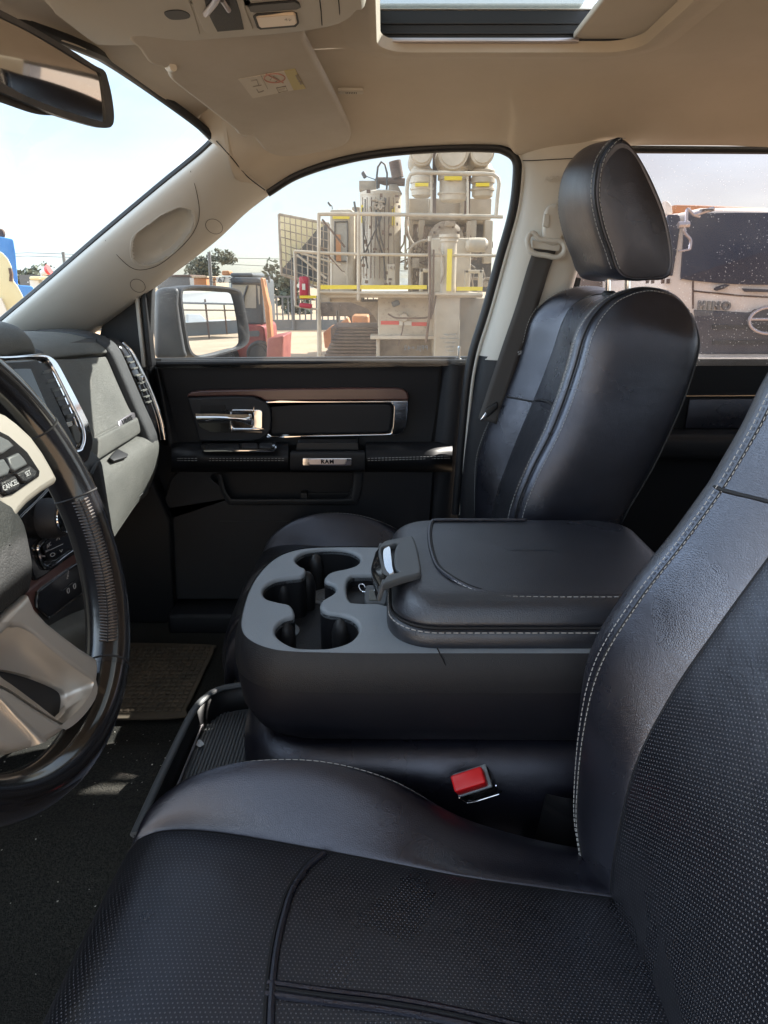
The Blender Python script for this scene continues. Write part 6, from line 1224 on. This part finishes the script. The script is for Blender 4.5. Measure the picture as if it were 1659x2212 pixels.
# decals on the front glass side box
# screen frame: lattice panel on the rear deck
sf_ = sub('screen_frame', rig); Ys = Y0 + 2.2
fr4 = [(113, 440), (410, 497), (410, 900), (128, 795)]
m = MB()
for a, b in ((0, 1), (1, 2), (2, 3), (3, 0)): m.tube([Q(*C4(*fr4[a]), Ys), Q(*C4(*fr4[b]), Ys)], .022, 8)
for k in range(1, 9):
    t = k / 9; a = np.array(fr4[0]) * (1 - t) + np.array(fr4[1]) * t; b = np.array(fr4[3]) * (1 - t) + np.array(fr4[2]) * t; m.tube([Q(*C4(*a), Ys), Q(*C4(*b), Ys)], .009, 6)
for k in range(1, 8):
    t = k / 8; a = np.array(fr4[0]) * (1 - t) + np.array(fr4[3]) * t; b = np.array(fr4[1]) * (1 - t) + np.array(fr4[2]) * t; m.tube([Q(*C4(*a), Ys), Q(*C4(*b), Ys)], .009, 6)
m.build('lattice', M['rig2'], sf_)
m = MB(); m.prism([Q(*C4(*q), Ys + .15) for q in ((135, 760), (190, 700), (245, 640), (290, 590), (330, 540), (405, 490), (405, 860), (135, 790))], (0, .04, 0)); m.build('dark_panel', M['cabgrey'], sf_)
m = MB(); m.prism([Q(*C4(*q), Ys + .22) for q in fr4], (0, .03, 0)); m.build('pale_sheet', M['cream'], sf_)
# fire extinguisher cabinet
m = MB(); B4(m, 230, 808, 288, 945, Y0 + .1, .3); fx = m.build('extinguisher_cabinet', M['extred'], rig, bevel=.03)
m = MB(); B4(m, 250, 852, 270, 888, Y0 + .085, .01); m.build('label', M['tapewhite'], fx); m = MB(); B4(m, 235, 922, 335, 938, Y0 + .07, .02); m.build('tape', M['yellow'], fx)
m = MB(); m.lathe([(0, -.08), (.025, -.075), (.034, -.04), (.034, .09), (0, .1)], tuple(Q(*C4(268, 982), Y0 + .1)), (1, 0, -.1), 16); m.build('extinguisher', M['extred'], rig)
text('plate_number', '14.1', .07, Q(*C4(780, 758), Y0 + .38), (1, 0, 0), (0, 0, 1), M['rust'], rig, .004)

# orange machine beyond the rig
om = thing('orange_excavator', 'orange machine body half hidden behind the beige drilling rig and its track', 'excavator', tuple(Q(*C4(560, 1290), 16.0)))
m = MB(); B4(m, 545, 1040, 645, 1108, 16, 1.5); m.build('machine_body', M['orange'], om, bevel=.05); m = MB(); m.prism([Q(*C4(*q), 15.5) for q in ((375, 1140), (420, 1105), (470, 1090), (520, 1050), (540, 1100), (470, 1150), (440, 1230), (385, 1235))], (0, .5, 0)); m.build('bucket_arm', M['orange'], om, bevel=.03)
m = MB(); B4(m, 350, 960, 700, 1045, 17, 1); B4(m, 520, 1000, 700, 1112, 17.5, 1); m.build('underside_shade', M['dkgap'], om, bevel=.03); m = MB(); m.tube([Q(*C4(*q), 16.5) for q in ((460, 1010), (462, 1110))], .03); m.tube([Q(*C4(*q), 16.5) for q in ((560, 1045), (600, 1070), (640, 1045))], .03); m.build('linkage', M['hose'], om)  # dark blocks stand in for the shade under the rig's deck

# red loader with black cab
ld_ = thing('red_loader', 'red loader with black glazed cab, orange beacon and bucket, partly behind the wing mirror', 'loader', tuple(P(560, 780, y=22)[0:2]) + (GZ,))
YL = 14.0
def BL(m_, x0, y0, x1, y1, Y, dep): return blk(m_, *C2(x0, y0), *C2(x1, y1), Y, dep)
m = MB(); m.prism([Q(*C2(*q), YL) for q in ((740, 160), (990, 165), (1040, 185), (1060, 600), (1020, 610), (740, 600))], (0, 1.5, 0)); lc_ = m.build('loader_cab', M['cabgrey'], ld_, bevel=.04)
m = MB(); m.prism([Q(*C2(*q), YL - .02) for q in ((755, 232), (980, 235), (985, 455), (860, 450), (770, 450))], (0, .01, 0)); m.build('cab_window', M['cabglass'], lc_)
m = MB(); m.prism([Q(*C2(*q), YL - .02) for q in ((995, 240), (1018, 250), (1020, 415), (1010, 420))], (0, .01, 0)); m.build('cab_window', M['cabglass'], lc_); m = MB(); m.tube([Q(*C2(*q), YL - .04) for q in ((905, 240), (870, 340), (860, 450))], .02, 6); m.tube([Q(*C2(*q), YL - .04) for q in ((760, 215), (1020, 220))], .03, 6); m.build('wiper_bar', M['rubber'], lc_)
m = MB(); BL(m, 735, 122, 955, 160, YL + .1, 1.4); m.build('cab_roof', M['cabgrey'], lc_, bevel=.05)
m = MB(); BL(m, 655, 100, 735, 145, YL + .2, .3); m.build('beacon', M['orange'], ld_, bevel=.03)
m = MB(); BL(m, 605, 160, 742, 215, YL, .05); pl__ = m.build('number_plate', M['tapewhite'], ld_); text('plate_text', 'C 67 30', .15, Q(*C2(672, 190), YL - .01), (1, 0, 0), (0, 0, 1), M['cabgrey'], pl__, .004)
m = MB(); m.prism([Q(*C2(*q), YL - .3) for q in ((1020, 165), (1050, 170), (1080, 330), (1110, 450), (1120, 600), (1130, 720), (1095, 900), (1070, 900), (1085, 700), (1060, 450))], (0, .3, 0)); m.build('lift_arm', M['orange'], ld_, bevel=.03)
m = MB(); m.prism([Q(*C2(*q), YL - .1) for q in ((600, 620), (900, 605), (1030, 612), (1060, 640), (1072, 760), (1080, 960), (600, 960))], (0, 1.6, 0)); bn = m.build('bonnet', M['redpaint'], ld_, bevel=.06)
m = MB(); m.prism([Q(*C2(*q), YL - .12) for q in ((915, 672), (1000, 665), (1018, 680), (1010, 720), (918, 722))], (0, .05, 0)); m.build('intake', M['cabgrey'], bn)
m = MB(); m.prism([Q(*C2(*q), YL - .6) for q in ((1090, 740), (1245, 712), (1238, 800), (1235, 1000), (1070, 1000), (1080, 900))], (0, 1.2, 0)); m.build('bucket', M['redpaint'], ld_, bevel=.03)
m = MB(); m.lathe([(0, -.16), (.15, -.16), (.16, -.14), (.20, -.16), (.235, -.07), (.235, .13), (0, .13)], tuple(Q(*C2(1015, 880), YL - .2)), (0, 1, 0), 28); m.build('tyre', M['tyre'], ld_)
m = MB(); m.lathe([(0, -.16), (.15, -.16), (.16, -.14), (.20, -.16), (.235, -.07), (.235, .13), (0, .13)], tuple(Q(*C2(700, 920), YL - .2)), (0, 1, 0), 28); m.build('tyre', M['tyre'], ld_)
m = MB(); m.tube([Q(*C2(*q), YL - .1) for q in ((1075, 175), (1100, 180))], .02, 6); BL(m, 1095, 150, 1112, 215, YL - .15, .1); m.build('loader_mirror', M['cabgrey'], ld_)

# trees
LEAF = []
def leafcloud(c, rad, n, sz, flat=1.0, clumps=9):
    m_ = MB(); cl = [(np.array(c) + rng.normal(size=3) * np.array(rad) * .5, .35 + .35 * rng.random()) for _ in range(clumps)]
    for _ in range(n):
        cc_, k = cl[rng.integers(clumps)]; d_ = rng.normal(size=3); d_ /= np.linalg.norm(d_); p_ = cc_ + d_ * np.array(rad) * k * rng.random() ** .4
        a = rng.normal(size=3); a /= np.linalg.norm(a); b = np.cross(a, rng.normal(size=3)); b /= np.linalg.norm(b); s_ = sz * (.6 + .8 * rng.random())
        m_.add([p_ - a * s_, p_ + b * s_ * .6, p_ + a * s_, p_ - b * s_ * .6], [(0, 1, 2, 3)])
    return m_
def tree(name, label, c, rad, n=900, sz=.2, group=None, trunk=True):
    b = (c[0], c[1], GZ); t = thing(name, label, 'tree', b, group)
    leafcloud(c, rad, n, sz).build('crown', M['foliage'], t, smooth=False)
    if trunk:
        m_ = MB(); m_.tube([(c[0], c[1], GZ - .1), (c[0] + .1, c[1], (GZ + c[2]) / 2), (c[0], c[1], c[2])], [rad[0] * .10, rad[0] * .07, rad[0] * .03], 8)
        for s_ in (-1, 1): m_.tube([(c[0], c[1], (GZ + c[2]) / 2), (c[0] + s_ * rad[0] * .5, c[1], c[2] + rad[2] * .2)], [rad[0] * .05, rad[0] * .02], 6)
        m_.build('trunk', M['bark'], t)
    return t
tree('round_tree', 'dark green double crowned tree standing above the loader and wing mirror', Q(452, 582, 60), (1.5, 1.5, 1.2), 1500, .16)
tree('leafy_tree', 'grey green bushy tree behind the railings left of the drilling rig', Q(618, 640, 40), (1.0, 1, 1.5), 1200, .16)
for k, (u, v, Y, r_) in enumerate(((70, 603, 90, 1.8), (100, 606, 95, 2.0), (52, 600, 85, 1.4), (135, 604, 100, 2.0))):
    tree('distant_tree', ('second small tree from the blue bin on the far skyline', 'third small tree from the blue bin, left of the windsock', 'small skyline tree touching the right edge of the blue bin', 'small skyline tree right of the windsock, against the pillar')[k], Q(u, v, Y), (r_, r_, r_ * .7), 300, .28, 'distant trees beyond the windscreen', trunk=(k < 4))
# grey perimeter fence and posts
fc = thing('perimeter_fence', 'grey perimeter fence of thin bars across the far side of the dirt yard', 'fence', (-6, 26, GZ))
m = MB()
for k in range(150): x = -22 + k * .2; m.box((x, 26, GZ), (x + .05, 26.04, GZ + 1.15))
m.build('bars', M['fence'], fc)
m = MB(); m.box((-22, 25.95, GZ), (8, 26.1, GZ + .35)); m.build('plinth', M['fence'], fc); m = MB(); m.box((-22, 25.97, GZ + 1.1), (8, 26.07, GZ + 1.16)); m.build('top_rail', M['fence'], fc)
for x in (-6.0, -3.2, -11): m = MB(); m.tube([(x, 25.9, GZ), (x, 25.9, GZ + 2.6)], .06, 8); m.build('post', M['fence'], fc)
hs_ = thing('far_house', 'small pale house with dark roof on the slope behind the fence', 'house', tuple(Q(648, 650, 70)[:2]) + (GZ,))
m = MB(); c_ = Q(650, 645, 70); m.box((c_[0] - 1.6, 70, GZ), (c_[0] + 1.6, 73, c_[2] - .3)); m.build('wall', M['white'], hs_); m = MB(); m.prism([(c_[0] - 1.9, 69.8, c_[2] - .35), (c_[0] + 1.9, 69.8, c_[2] - .35), (c_[0] + .2, 69.8, c_[2] + .5)], (0, 3.4, 0)); m.build('roof', M['rust'], hs_)
# containers behind the wing mirror
for (u0, v0, u1, Y, mt_, lb) in ((338, 598, 410, 30, 'fence', 'long grey shed with rusty edge behind the wing mirror, left of the orange bin'), (418, 601, 446, 28, 'orange', 'orange bin directly right of the grey shed, above the wing mirror'), (447, 603, 466, 29, 'container', 'smaller brown bin between the orange bin and the loader')):
    a, b = Q(u0, v0, Y), Q(u1, v0, Y); t = thing('storage_bin' if u0 > 400 else 'storage_shed', lb, 'bin' if u0 > 400 else 'shed', ((a[0] + b[0]) / 2, Y, GZ))
    m = MB(); m.box((a[0], Y, GZ), (b[0], Y + 2.4, a[2])); m.build('wall', M[mt_], t, bevel=.04); m = MB(); m.box((a[0] - .05, Y - .05, a[2]), (b[0] + .05, Y + 2.45, a[2] + .08)); m.build('roof', M['rust'] if u0 < 400 else M['container'], t, bevel=.02)
m = MB(); w_ = thing('overhead_wires', 'thin overhead power wires crossing the pale sky', 'wires', (0, 60, 4))
for v0, v1 in ((546, 560), (553, 578)): m.tube([Q(-400, v0 + 20, 55), Q(60, v0, 58), Q(300, v0 + 8, 60), Q(640, v1, 60), Q(900, v1 + 8, 60)], .018, 5)
m.build('wire', M['hose'], w_)

# through the windscreen: cream machine hood, blue bin, beige carport
cm = thing('cream_machine', 'sunlit cream yellow rounded machine cover seen through the lower left windscreen', 'machine', tuple(P(10, 690, y=6)[:2]) + (GZ,))
def C3w(x, y): return (x * .1172, 475.2 + .1172 * y)     # zoom of region 0,550..200,850
cpts = [(-400, 560), (0, 575), (60, 610), (150, 710), (215, 840), (250, 980), (262, 1140), (290, 1160), (330, 1210), (400, 1340), (470, 1490), (520, 1700), (560, 1900), (-400, 1900)]
m = MB(); m.prism([Q(*C3w(*q), 6.0) for q in cpts], (-1.1, 1.6, 0)); m.build('machine_hood', M['cream'], cm, bevel=.05, seg=4)
m = MB(); m.prism([Q(*C3w(*q), 5.985) for q in ((155, 885), (205, 890), (232, 1010), (225, 1135), (170, 1130), (178, 1010))], (0, .02, 0)); m.build('grille', M['rust'], cm)
m = MB(); m.prism([Q(*C3w(*q), 5.98) for q in ((-300, 1440), (20, 1440), (90, 1600), (140, 1720), (160, 1900), (-300, 1900))], (0, .03, 0)); m.build('lower_panel', M['truckcream'], cm)
bl_ = thing('blue_bin', 'tall blue steel skip with lifting ring standing behind the cream machine', 'skip bin', tuple(P(30, 640, y=9)[:2]) + (GZ,))
m = MB(); m.prism([Q(*C3w(*q), 9.0) for q in ((-500, 260), (40, 310), (255, 350), (300, 640), (340, 1190), (330, 2000), (-500, 2000))], (-1.5, 2.0, 0)); m.build('bin_body', M['blue'], bl_, bevel=.02)
m = MB(); m.prism([Q(*C3w(*q), 8.8) for q in ((300, 1195), (560, 1215), (610, 1225), (680, 1330), (700, 1600), (300, 1600))], (-.9, 1.5, 0)); m.build('front_lip', M['blue'], bl_, bevel=.02)
m = MB(); m.tube([Q(*C3w(20 + 38 * math.cos(t), 255 + 52 * math.sin(t)), 9.3) for t in np.linspace(0, 6.283, 20, endpoint=False)], .03, 8, closed=True); m.build('lifting_ring', M['rust'], bl_)
cp_ = thing('carport', 'pale roofed carport with white posts beyond the blue bin', 'carport', tuple(P(90, 640, y=25)[:2]) + (GZ,))
m = MB(); a, b = Q(*C3w(530, 1040), 25), Q(*C3w(980, 1105), 25); m.box((a[0], 25, b[2]), (b[0], 29, a[2])); m.build('roof', M['cream'], cp_, bevel=.05)
for x_ in (545, 900): q = Q(*C3w(x_, 1110), 25.2); m = MB(); m.box((q[0], 25.2, GZ), (q[0] + .3, 25.5, q[2])); m.build('post', M['white'], cp_)
gb_ = thing('grey_shed', 'long low grey shed behind the pale carport', 'shed', tuple(P(100, 620, y=40)[:2]) + (GZ,))
m = MB(); a, b = Q(*C3w(350, 1010), 40), Q(*C3w(1300, 960), 40); m.box((a[0], 40, GZ), (b[0], 46, a[2])); m.build('wall', M['fence'], gb_); m = MB(); m.prism([Q(*C3w(*q), 39.8) for q in ((760, 1015), (870, 960), (1000, 945), (1400, 960), (1400, 1015))], (0, 7, 0)); m.build('roof', M['fence'], gb_)
wk = thing('windsock', 'small red and white windsock tilted above the pale carport roof', 'windsock', tuple(P(98, 590, y=30)[:2]) + (GZ,))
m = MB(); q0, q1 = Q(*C3w(770, 990), 30), Q(*C3w(860, 940), 30); m.tube([q0, q1], [.12, .16], 12); m.build('white_sleeve', M['white'], wk); m = MB(); m.tube([q1, Q(*C3w(915, 915), 30)], [.16, .22], 12); m.build('red_sleeve', M['tapered'], wk); m = MB(); m.tube([q0, (q0[0], 30, GZ)], .05, 8); m.build('pole', M['white'], wk)

# ---- the cab-over truck seen through the tinted rear window
def CR(x, y): return (1382.4 + .16665 * x, 432 + .16665 * y)       # zoom of region 1600,500..1920,920
YT = 7.0
tk = thing('parked_truck', 'cream cab over truck with dark windscreen parked facing us beyond the rear window', 'truck', tuple(P(1690, 700, y=7.5)[:2]) + (GZ,))
def tp(pts, Y=YT): return [Q(*CR(*q), Y) for q in pts]
xc = 1760
def mirr(pts): return pts + [(2 * xc - x, y) for x, y in pts[::-1]]
m = MB(); m.prism(tp(mirr([(330, 185), (700, 130), (870, 95), (1200, 100)]) and [(360, 180), (640, 150), (850, 92), (1200, 85), (1760, 100), (2320, 85), (2670, 92), (2880, 150), (3160, 180), (3210, 1500), (3210, 2600), (330, 2600), (290, 1100)]), (0, 2.0, 0)); tb = m.build('cab_shell', M['truckcream'], tk, bevel=.10, seg=4)
m = MB(); m.prism(tp(cr(np.array([(610, 190), (800, 175), (1200, 165), (1760, 165), (2320, 165), (2720, 175), (2910, 190), (2960, 600), (3000, 1010), (2800, 1050), (2300, 1090), (1760, 1100), (1220, 1090), (700, 1045), (555, 1020), (540, 1000), (570, 600)], float), 60, True), YT - .03), (0, .03, 0)); m.build('windscreen', M['darkglass'], tk, bevel=.02)
m = MB(); m.prism(tp([(360, 190), (520, 185), (535, 300), (480, 700), (430, 990), (330, 960), (300, 600)], YT - .02), (0, .03, 0)); m.build('side_window', M['darkglass'], tk, bevel=.03)
m = MB(); m.prism(tp([(715, 1420), (1440, 1462), (1500, 1420), (1600, 1395), (1760, 1390), (1920, 1395), (2020, 1420), (2080, 1462), (2800, 1420), (2830, 1900), (2840, 2000), (780, 2000), (740, 1600)], YT - .04), (0, .05, 0)); gl_ = m.build('grille', M['truckdark'], tk, bevel=.02)
for k, y in enumerate((1620, 1820)):
    m = MB(); m.prism(tp([(950, y), (2570, y), (2570, y + 50), (950, y + 50)], YT - .06), (0, .03, 0)); m.build('grille_bar', M['rubber'], gl_)
m = MB(); c_ = Q(*CR(1690, 1560), YT - .09); ry = .30; ell = lambda r_, e=1.0: [c_ + np.array([r_ * math.cos(t), 0, r_ * e * math.sin(t)]) for t in np.linspace(0, 2 * math.pi, 48, endpoint=False)]
m.tube(ell(.195, .62), [.016] * 48, 8, closed=True); m.tube([c_ + np.array([-.195, 0, .01]), c_ + np.array([.195, 0, .01])], .014, 8); m.build('emblem', M['badge'], gl_)
text('lettering', 'HINO', .10, Q(*CR(965, 1372), YT - .02), (1, 0, -.03), (0, 0, 1), M['fence'], tk, .012, spacing=1.35, bold=.005)
m = MB(); m.tube(tp([(700, 1180), (1000, 1210), (1300, 1240), (1700, 1262)], YT - .005), .008, 6); m.tube(tp([(690, 1050), (690, 1410)], YT - .005), .008, 6); m.build('panel_gap', M['rust'], tk)
m = MB(); m.prism(tp([(970, 1155), (1000, 1130), (1120, 1090), (1180, 1100), (1100, 1150), (1000, 1180)], YT - .06), (0, .04, 0)); m.prism(tp([(1330, 1145), (1800, 1165), (2000, 1200), (1370, 1190)], YT - .05), (0, .03, 0)); m.build('wiper', M['truckdark'], tk, bevel=.008)
m = MB(); 
for x in (80, 280): 
    for k in range(2): m.prism(tp([(x + k * 70, 1025), (x + 45 + k * 70, 1020), (x + 40 + k * 70, 1080), (x + k * 70, 1085)], YT - .01), (0, .01, 0))
m.build('vent_marks', M['rust'], tk)
m = MB(); m.tube(cr(tp([(600, 310), (612, 150), (630, 125), (700, 190), (780, 215)], YT - .15), 20), .015, 8); m.tube(tp([(700, 195), (960, 110)], YT - .15), .02, 8); m.tube(cr(tp([(580, 330), (590, 430), (650, 500), (660, 560), (645, 640)], YT - .15), 20), .014, 8); m.tube(tp([(500, 665), (650, 640)], YT - .15), .010, 8); m.tube(tp([(500, 325), (640, 320)], YT - .15), .03, 8); m.build('mirror_bracket', M['badge'], tk)
m = MB(); m.prism(tp([(830, 110), (965, 108), (960, 135), (835, 130)], YT - .2), (0, .1, 0)); m.build('roof_lamp', M['cabgrey'], tk, bevel=.01)
m = MB(); m.prism(tp([(330, 0), (380, 20), (420, 70), (435, 180), (360, 190), (330, 160)], YT + .3), (0, .1, 0)); m.build('lifting_lug', M['truckcream'], tk, bevel=.02)
m = MB(); m.prism(tp([(440, 62), (740, 66), (1650, 100), (1650, 160), (440, 170)], YT + 2.4), (0, 5, 0)); m.build('load_body', M['orange'], tk, bevel=.05)
m = MB(); m.prism(tp([(300, 2060), (3210, 2060), (3210, 2500), (300, 2500)], YT - .2), (0, .3, 0)); m.build('bumper', M['white'], tk, bevel=.05)
for x in (500, 3000):
    m = MB(); m.lathe([(0, -.14), (.25, -.14), (.45, -.12), (.48, 0), (.45, .14), (0, .14)], (Q(*CR(x, 2600), YT + .8)[0], YT + .8, GZ + .48), (1, 0, 0), 30); m.build('tyre', M['tyre'], tk)
bc = thing('rusty_container', 'rust brown steel container glimpsed between headrest and seat, behind the cream truck', 'container', tuple(P(1310, 640, y=9)[:2]) + (GZ,))
m = MB(); a, b = Q(1255, 585, 9), Q(1400, 585, 9); m.box((a[0], 9, GZ), (b[0], 12, a[2] + .15)); m.build('container_wall', M['rust'], bc, bevel=.03); m = MB(); m.box((Q(1320, 600, 8.9)[0], 8.9, GZ), (Q(1345, 600, 8.9)[0], 9.0, a[2] + .1)); m.build('corner_post', M['rig2'], bc)

# ---- seen only in the wing mirror: open shed and a white pickup
sh = thing('open_shed', 'tall open shed with corrugated roof on thin posts, reflected in the wing mirror', 'shed', (48, 11, GZ))
m = MB(); m.prism([(46, 8.3, .75), (54, 8.3, 1.3), (54, 14.5, 1.5), (46, 14.5, .35)], (0, 0, .12)); m.build('roof', M['fence'], sh)
for x, y in ((46.3, 8.6), (46.3, 11.2), (46.3, 13.9), (53.6, 8.6), (53.6, 14)): m = MB(); m.tube([(x, y, GZ), (x, y, .9)], .06, 8); m.build('post', M['rust'], sh)
m = MB(); m.tube([(46.2, 8.5, .35), (46.2, 14.3, .05)], .05, 6); m.build('beam', M['rust'], sh); m = MB(); m.box((55.5, 10.5, GZ), (55.8, 16.4, -.6)); m.build('wall', M['fence'], sh)
pu = thing('white_pickup', 'small white pickup parked by the open shed, reflected in the wing mirror', 'pickup', (63, 13.5, GZ))
m = MB(); m.prism([(62, 11.90, GZ + .4), (62, 16.30, GZ + .4), (62, 16.30, GZ + 1.0), (62, 14.20, GZ + 1.05), (62, 13.70, GZ + 1.6), (62, 12.70, GZ + 1.65), (62, 12.60, GZ + 1.0), (62, 11.90, GZ + 1.0)], (1.6, 0, 0)); m.build('pickup_body', M['white'], pu, bevel=.06)
for y in (12.6, 15.5):
    for x in (62.0, 63.6): m = MB(); m.lathe([(0, -.1), (.35, -.1), (.35, .1), (0, .1)], (x, y, GZ + .35), (1, 0, 0), 20); m.build('tyre', M['tyre'], pu)

# lint and grit on the carpet
m = MB()
for k in range(420):
    x, y = -.95 + 1.0 * rng.random(), .45 + .95 * rng.random(); r_ = .0007 + .0011 * rng.random(); a = rng.random() * 6.28
    z = -.93 + .09 * math.exp(-((y - 1.03) / .2) ** 4) + .004
    m.add([(x + r_ * math.cos(a + k_), y + r_ * math.sin(a + k_), z + r_ * (.5 if k_ > 3 else 0)) for k_ in (0, 1.6, 3.2, 4.7)], [(0, 1, 2, 3)])
tag(m.build('carpet_grit', M['sticker'], None, smooth=False), 'pale grit and lint specks scattered over the dark carpet', None, kind='stuff')
